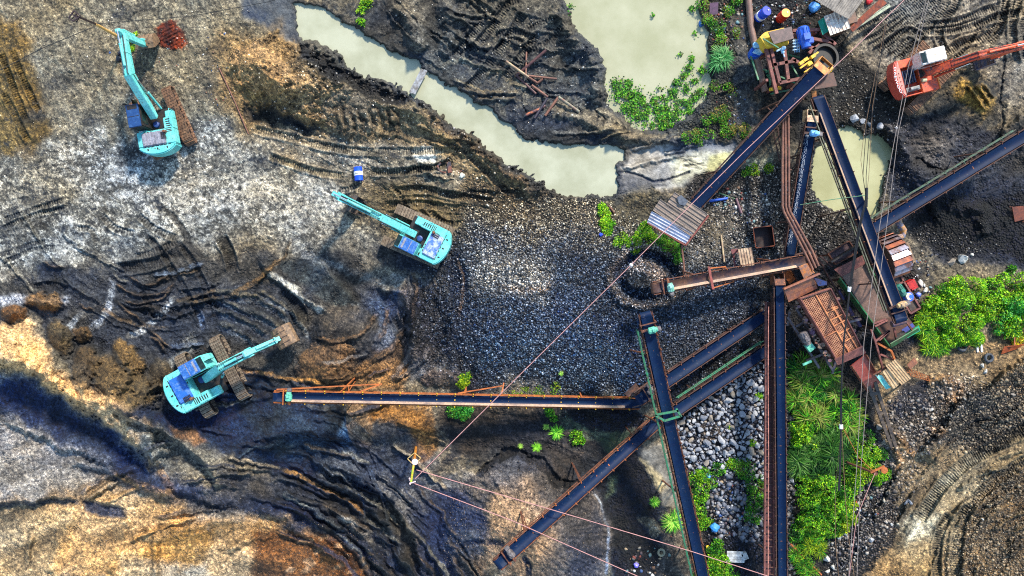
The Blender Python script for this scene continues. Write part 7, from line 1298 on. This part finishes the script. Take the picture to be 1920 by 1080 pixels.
bush('leafy_bush', 'bright green bush above the pale one near the right edge', 'bush', [(1860, 540, .8, .8), (1905, 530, .9, .9), (1880, 522, .5, .6), (1870, 555, .7, .8), (1930, 545, 1.0, .9), (1893, 505, .3, .5)], 6000, .14, LIME)
bush('small_plant', 'yellow flowered small plant at the right edge above the rusty plate', 'plant', [(1902, 636, .45, .4), (1910, 632, .4, .4)], 700, .13, [(220, 190, 30), (160, 180, 30), (100, 150, 30)])
bush('small_plant', 'blue green small plant left below the lime bush', 'plant', [(1737, 657, .35, .3), (1742, 652, .25, .3)], 260, .16, [(50, 130, 80), (80, 160, 110)])
bush('tall_grass', 'tall arching grass beside the upright belt, upper part', 'grass tuft', [(1500, 700, .9, .8), (1530, 710, 1.1, .9), (1500, 740, 1.0, .9), (1545, 745, 1.2, .9), (1575, 770, 1.1, .8), (1520, 770, 1.0, .9), (1590, 790, .9, .7), (1510, 685, .6, .5)], 9000, .75, GREENS + [(130, 140, 56), (160, 164, 84), (100, 118, 46)], blade=True, stems=False)
bush('leafy_bush', 'small vivid green bush within the tall grass beside the belt', 'bush', [(1500, 812, .9, 1.0), (1508, 796, .8, 1.0), (1495, 830, .6, .8), (1520, 830, .7, .8)], 5000, .13, LIME)
bush('tall_grass', 'dark blue green arching grass between the vivid bush and the leafy bush', 'grass tuft', [(1530, 845, 1.1, .9), (1500, 858, .9, .8), (1555, 850, 1.0, .8), (1560, 815, .9, .7), (1520, 880, .9, .6)], 5200, .8, DARKG + [(70, 120, 40), (104, 140, 70)], blade=True, stems=False)
bush('leafy_bush', 'large round leafy bush with yellow right side below the tall grass', 'bush', [(1510, 930, 1.1, 1.4), (1540, 910, 1.2, 1.5), (1560, 950, 1.3, 1.5), (1520, 970, 1.2, 1.3), (1550, 985, 1.0, 1.1), (1505, 905, .8, 1.0), (1500, 985, .8, .8), (1580, 925, .8, 1.0)], 20000, .115, GREENS + LIME)
bush('leafy_bush', 'right flank of the large leafy bush, sunlight painted in as yellow leaves', 'bush', [(1583, 965, .7, 1.2), (1573, 985, .6, 1.0), (1592, 945, .4, .8)], 3000, .13, YG)  # sunlit side of the bush put in as yellower leaves
bush('leafy_bush', 'yellow green bush under the fallen rusty pole', 'bush', [(1610, 860, 1.0, .9), (1630, 850, .8, .9), (1640, 885, .8, .8), (1610, 890, .9, .8), (1600, 910, .7, .6), (1655, 890, .5, .6), (1595, 840, .7, .5)], 11000, .10, YG + LIME)
bush('low_weeds', 'low dark weeds between tall grass and the leaning beams', 'weeds', [(1600, 810, .9, .4), (1625, 820, .7, .4), (1580, 880, .7, .4), (1585, 830, .8, .4), (1650, 850, .6, .3)], 3500, .11, DARKG + GREENS)
bush('tall_grass', 'sparse yellow grass around the big white boulder at the bottom', 'grass tuft', [(1518, 1020, .8, .6), (1530, 1005, .6, .6), (1510, 1060, .7, .4), (1500, 1040, .6, .4)], 1700, .6, YG + GREENS, blade=True, stems=False)
bush('low_weeds', 'small leafy clump left of the sparse yellow grass', 'weeds', [(1490, 1000, .7, .5), (1500, 1008, .5, .4)], 1500, .12, DARKG + GREENS)
bush('creeping_weeds', 'narrow green weed strip right of the steep belt', 'weeds', [(1303, 900, .7, .4), (1310, 925, .9, .45), (1305, 955, .9, .4), (1318, 890, .7, .4), (1320, 980, .6, .3), (1308, 985, .6, .3), (1335, 905, .5, .3), (1345, 880, .6, .3)], 6000, .10, GREENS + LIME)
bush('creeping_weeds', 'green weeds beside the gantry below the boulder heap', 'weeds', [(1398, 880, .9, .4), (1412, 910, .8, .4), (1418, 940, .9, .5), (1410, 965, .7, .4), (1430, 900, .5, .4), (1380, 870, .6, .3)], 5000, .10, DARKG + GREENS)
bush('creeping_weeds', 'green weed patch at the bottom edge right of the steep belt', 'weeds', [(1340, 1035, .8, .4), (1350, 1060, 1.0, .5), (1330, 1080, 1.0, .5), (1370, 1080, .7, .4), (1345, 1020, .5, .3)], 5500, .11, GREENS + LIME)
bush('creeping_weeds', 'bright weed patch at the left beside the leaning rod', 'weeds', [(1132, 400, .5, .3), (1136, 420, .6, .35), (1128, 388, .35, .25), (1140, 432, .4, .2)], 3200, .10, LIME)
bush('creeping_weeds', 'yellow green weed crescent left below the corrugated shed', 'weeds', [(1165, 448, .6, .25), (1190, 458, .7, .3), (1205, 440, .7, .35), (1212, 425, .5, .3), (1222, 450, .6, .3)], 4200, .09, YG + LIME)
bush('creeping_weeds', 'dark green weeds under the shed eave', 'weeds', [(1240, 458, .5, .3), (1262, 470, .7, .35), (1270, 488, .4, .2), (1250, 450, .5, .3)], 2600, .10, DARKG + GREENS)
bush('tall_grass', 'arching grass tuft on the right shore of the pond', 'grass tuft', [(1346, 114, .5, .5), (1352, 106, .4, .4), (1336, 120, .4, .3)], 700, .62, [(80, 160, 90), (40, 120, 50), (130, 180, 110)], blade=True, stems=False)
bush('low_weeds', 'patchy weeds along the upper right shore of the pond', 'weeds', [(1316, 10, .6, .3), (1326, 36, .5, .3), (1345, 50, .7, .3), (1365, 20, .5, .3), (1380, 0, .5, .3), (1350, 75, .5, .3), (1380, 60, .4, .2), (1345, 92, .5, .3)], 3400, .10, GREENS + TAN)
bush('low_weeds', 'olive weeds on the bank below the grass tuft by the pond', 'weeds', [(1350, 215, .7, .3), (1330, 225, .6, .3), (1366, 165, .5, .25), (1375, 170, .4, .25), (1340, 160, .5, .2), (1290, 258, .6, .2), (1365, 245, .7, .25), (1395, 245, .6, .25), (1310, 256, .7, .25), (1330, 252, .5, .2)], 4200, .10, TAN + GREENS)
bush('low_weeds', 'bright weeds on the stream bank near the top edge', 'weeds', [(686, 8, .5, .4), (680, 18, .4, .3), (678, 42, .35, .3), (690, 2, .4, .3)], 1800, .10, LIME)
bush('small_tree', 'small yellow green sapling above the long lower conveyor', 'sapling', [(869, 713, .45, .8), (866, 720, .35, .6), (874, 707, .35, .7)], 900, .12, YG)
bush('leafy_bush', 'green bush under the long lower conveyor', 'bush', [(850, 770, .6, .4), (868, 772, .6, .45), (880, 766, .4, .4)], 1800, .10, GREENS + MINT)
for i, (x, y, s_, lb) in enumerate([(1043, 810, .55, 'largest spiky yellow green tuft below the long conveyor'), (1006, 838, .38, 'spiky tuft left of the crescent pile edge'), (1024, 800, .28, 'small spiky tuft left above the largest one'), (1260, 976, .8, 'arching grass tuft touching the steep belt near the bottom'), (976, 836, .22, 'faint pale tuft left of the spiky ones'), (1226, 940, .4, 'narrow green tuft on the black gravel near the mud strip'), (1052, 700, .2, 'tiny tuft on the heap foot above the conveyor')]):
    bush('spiky_plant', lb, 'grass tuft', [(x, y, s_ * .25, .15)], int(240 * s_ + 40), s_ * .9, [(150, 220, 60), (90, 180, 50), (190, 230, 100)], blade=True, stems=False)
bush('small_plant', 'leafy round plant right of the largest spiky tuft', 'plant', [(1080, 820, .6, .3), (1072, 812, .3, .25), (1090, 826, .3, .25)], 900, .12, GREENS + LIME)
bush('small_plant', 'leafy plant just under the long conveyor near its tail', 'plant', [(1030, 772, .4, .3), (1038, 785, .3, .25)], 700, .11, GREENS)
bush('low_weeds', 'thin yellow green weeds on the heap foot along the conveyor', 'weeds', [(985, 736, .5, .15), (965, 740, .4, .15), (1010, 735, .5, .12), (1040, 728, .5, .12)], 700, .08, YG)
bush('low_weeds', 'weeds below the wide belt left of the three pipes', 'weeds', [(1410, 318, .5, .2), (1440, 316, .4, .2), (1396, 324, .3, .15)], 900, .1, GREENS + YG)
bush('low_weeds', 'small weeds among the boulders by the gantry', 'weeds', [(1422, 742, .3, .3), (1368, 800, .2, .2), (1410, 830, .3, .2), (1370, 870, .4, .2)], 700, .1, LIME)
bush('low_weeds', 'green shoots behind the raised teal boom', 'weeds', [(254, 72, .4, .3), (238, 82, .35, .3), (246, 92, .3, .2)], 700, .11, LIME)
RUBBISH = [(170, 168, 166), (60, 84, 130), (120, 60, 50), (80, 68, 76), (50, 56, 70), (150, 130, 104), (104, 78, 60), (90, 120, 124), (200, 198, 194), (120, 114, 104), (96, 88, 80), (84, 72, 58)]
stones('rubbish_scraps', 'small coloured plastic and metal scraps strewn over the weedy banks and rubble', scatter([(1320, 0), (1400, 0), (1412, 60), (1360, 100), (1330, 70)], 130, .05, .16, 2) + scatter([(1360, 160), (1400, 150), (1400, 220), (1340, 240)], 90, .04, .10, 2) + scatter([(1320, 350), (1440, 350), (1440, 420), (1370, 430)], 110, .05, .15, 2) + scatter([(1330, 900), (1400, 900), (1420, 1010), (1340, 1010)], 190, .06, .18, 2) + scatter([(1190, 1000), (1250, 1000), (1260, 1080), (1170, 1080)], 50, .05, .18, 2) + scatter([(1700, 460), (1760, 480), (1740, 560), (1710, 570)], 60, .05, .15, 2) + scatter([(1590, 930), (1660, 920), (1660, 970), (1590, 970)], 40, .06, .2, 2) + scatter([(200, 80), (420, 60), (440, 260), (240, 240)], 140, .04, .09, 2) + scatter([(1410, 0), (1560, 0), (1540, 40), (1420, 60)], 120, .04, .12, 2), RUBBISH, .35, tint=False)
# floating water weed on the pond
pf = [(1156, 156, .5), (1172, 166, .6), (1184, 178, .9), (1160, 178, .6), (1150, 172, .3), (1200, 190, 1.0), (1180, 200, .7), (1215, 205, 1.0), (1238, 218, .8), (1200, 215, .8), (1225, 190, .7), (1250, 185, .6), (1262, 170, .5), (1270, 155, .5), (1284, 140, .4), (1294, 125, .35), (1270, 205, .8), (1260, 220, .8), (1285, 195, .7), (1300, 180, .6), (1250, 232, .8), (1225, 232, .6), (1210, 232, .5), (1275, 100, .25), (1306, 62, .25), (1305, 148, .4), (1316, 130, .4), (1240, 200, .8), (1180, 155, .4), (1312, 172, .5), (1292, 210, .4), (1240, 165, .3), (1065, 24, .25), (1070, 10, .2), (1298, 14, .3), (1225, 27, .15), (1290, 165, .5), (1300, 108, .3)]
fl = np.array(pf); spots = []
n = 12000; k = rng.choice(len(fl), n, p=fl[:, 2] ** 2 / (fl[:, 2] ** 2).sum()); a = rng.random(n) * 6.28; rr = np.abs(rng.normal(0, .55, n)) * fl[k, 2]
px_, py_ = fl[k, 0] + np.cos(a) * rr / S, fl[k, 1] + np.sin(a) * rr / S * .8
keep = (vn(px_, py_, 9, 3) > .42) | (rng.random(n) < .12); px_, py_ = px_[keep], py_[keep]; n = len(px_); z = WATER + .05 + rng.random(n) * .16
P_ = np.stack([(px_ - 960) * S, -(py_ - 540) * S, z], 1); d = rng.normal(0, 1, (n, 3)); d[:, 2] *= .3; d /= np.linalg.norm(d, axis=1, keepdims=True); s_ = np.cross([0, 0, 1.0], d); s_ /= np.linalg.norm(s_, axis=1, keepdims=True); L = .14 * rng.uniform(.6, 1.4, (n, 1)); mid = P_ + d * L * .5
V_ = np.stack([P_, mid + s_ * L * .4, P_ + d * L, mid - s_ * L * .4], 1).reshape(-1, 3); pal = np.array([lin(c) for c in DARKG + GREENS + [(90, 150, 30)]]); cl = np.repeat(pal[rng.integers(0, len(pal), n)] * rng.uniform(.7, 1.3, (n, 1)), 4, 0).astype(np.float32)
me = bigmesh('water_weed', V_, np.arange(n * 4).reshape(n, 4), {'Col': cl}, smooth=False); me.materials.append(bpy.data.materials['leaf']); o = bpy.data.objects.new('water_weed', me); C.objects.link(o); o['kind'] = 'stuff'; o['label'] = 'green floating water weed along the lower shore of the pond'; o['category'] = 'water weed'
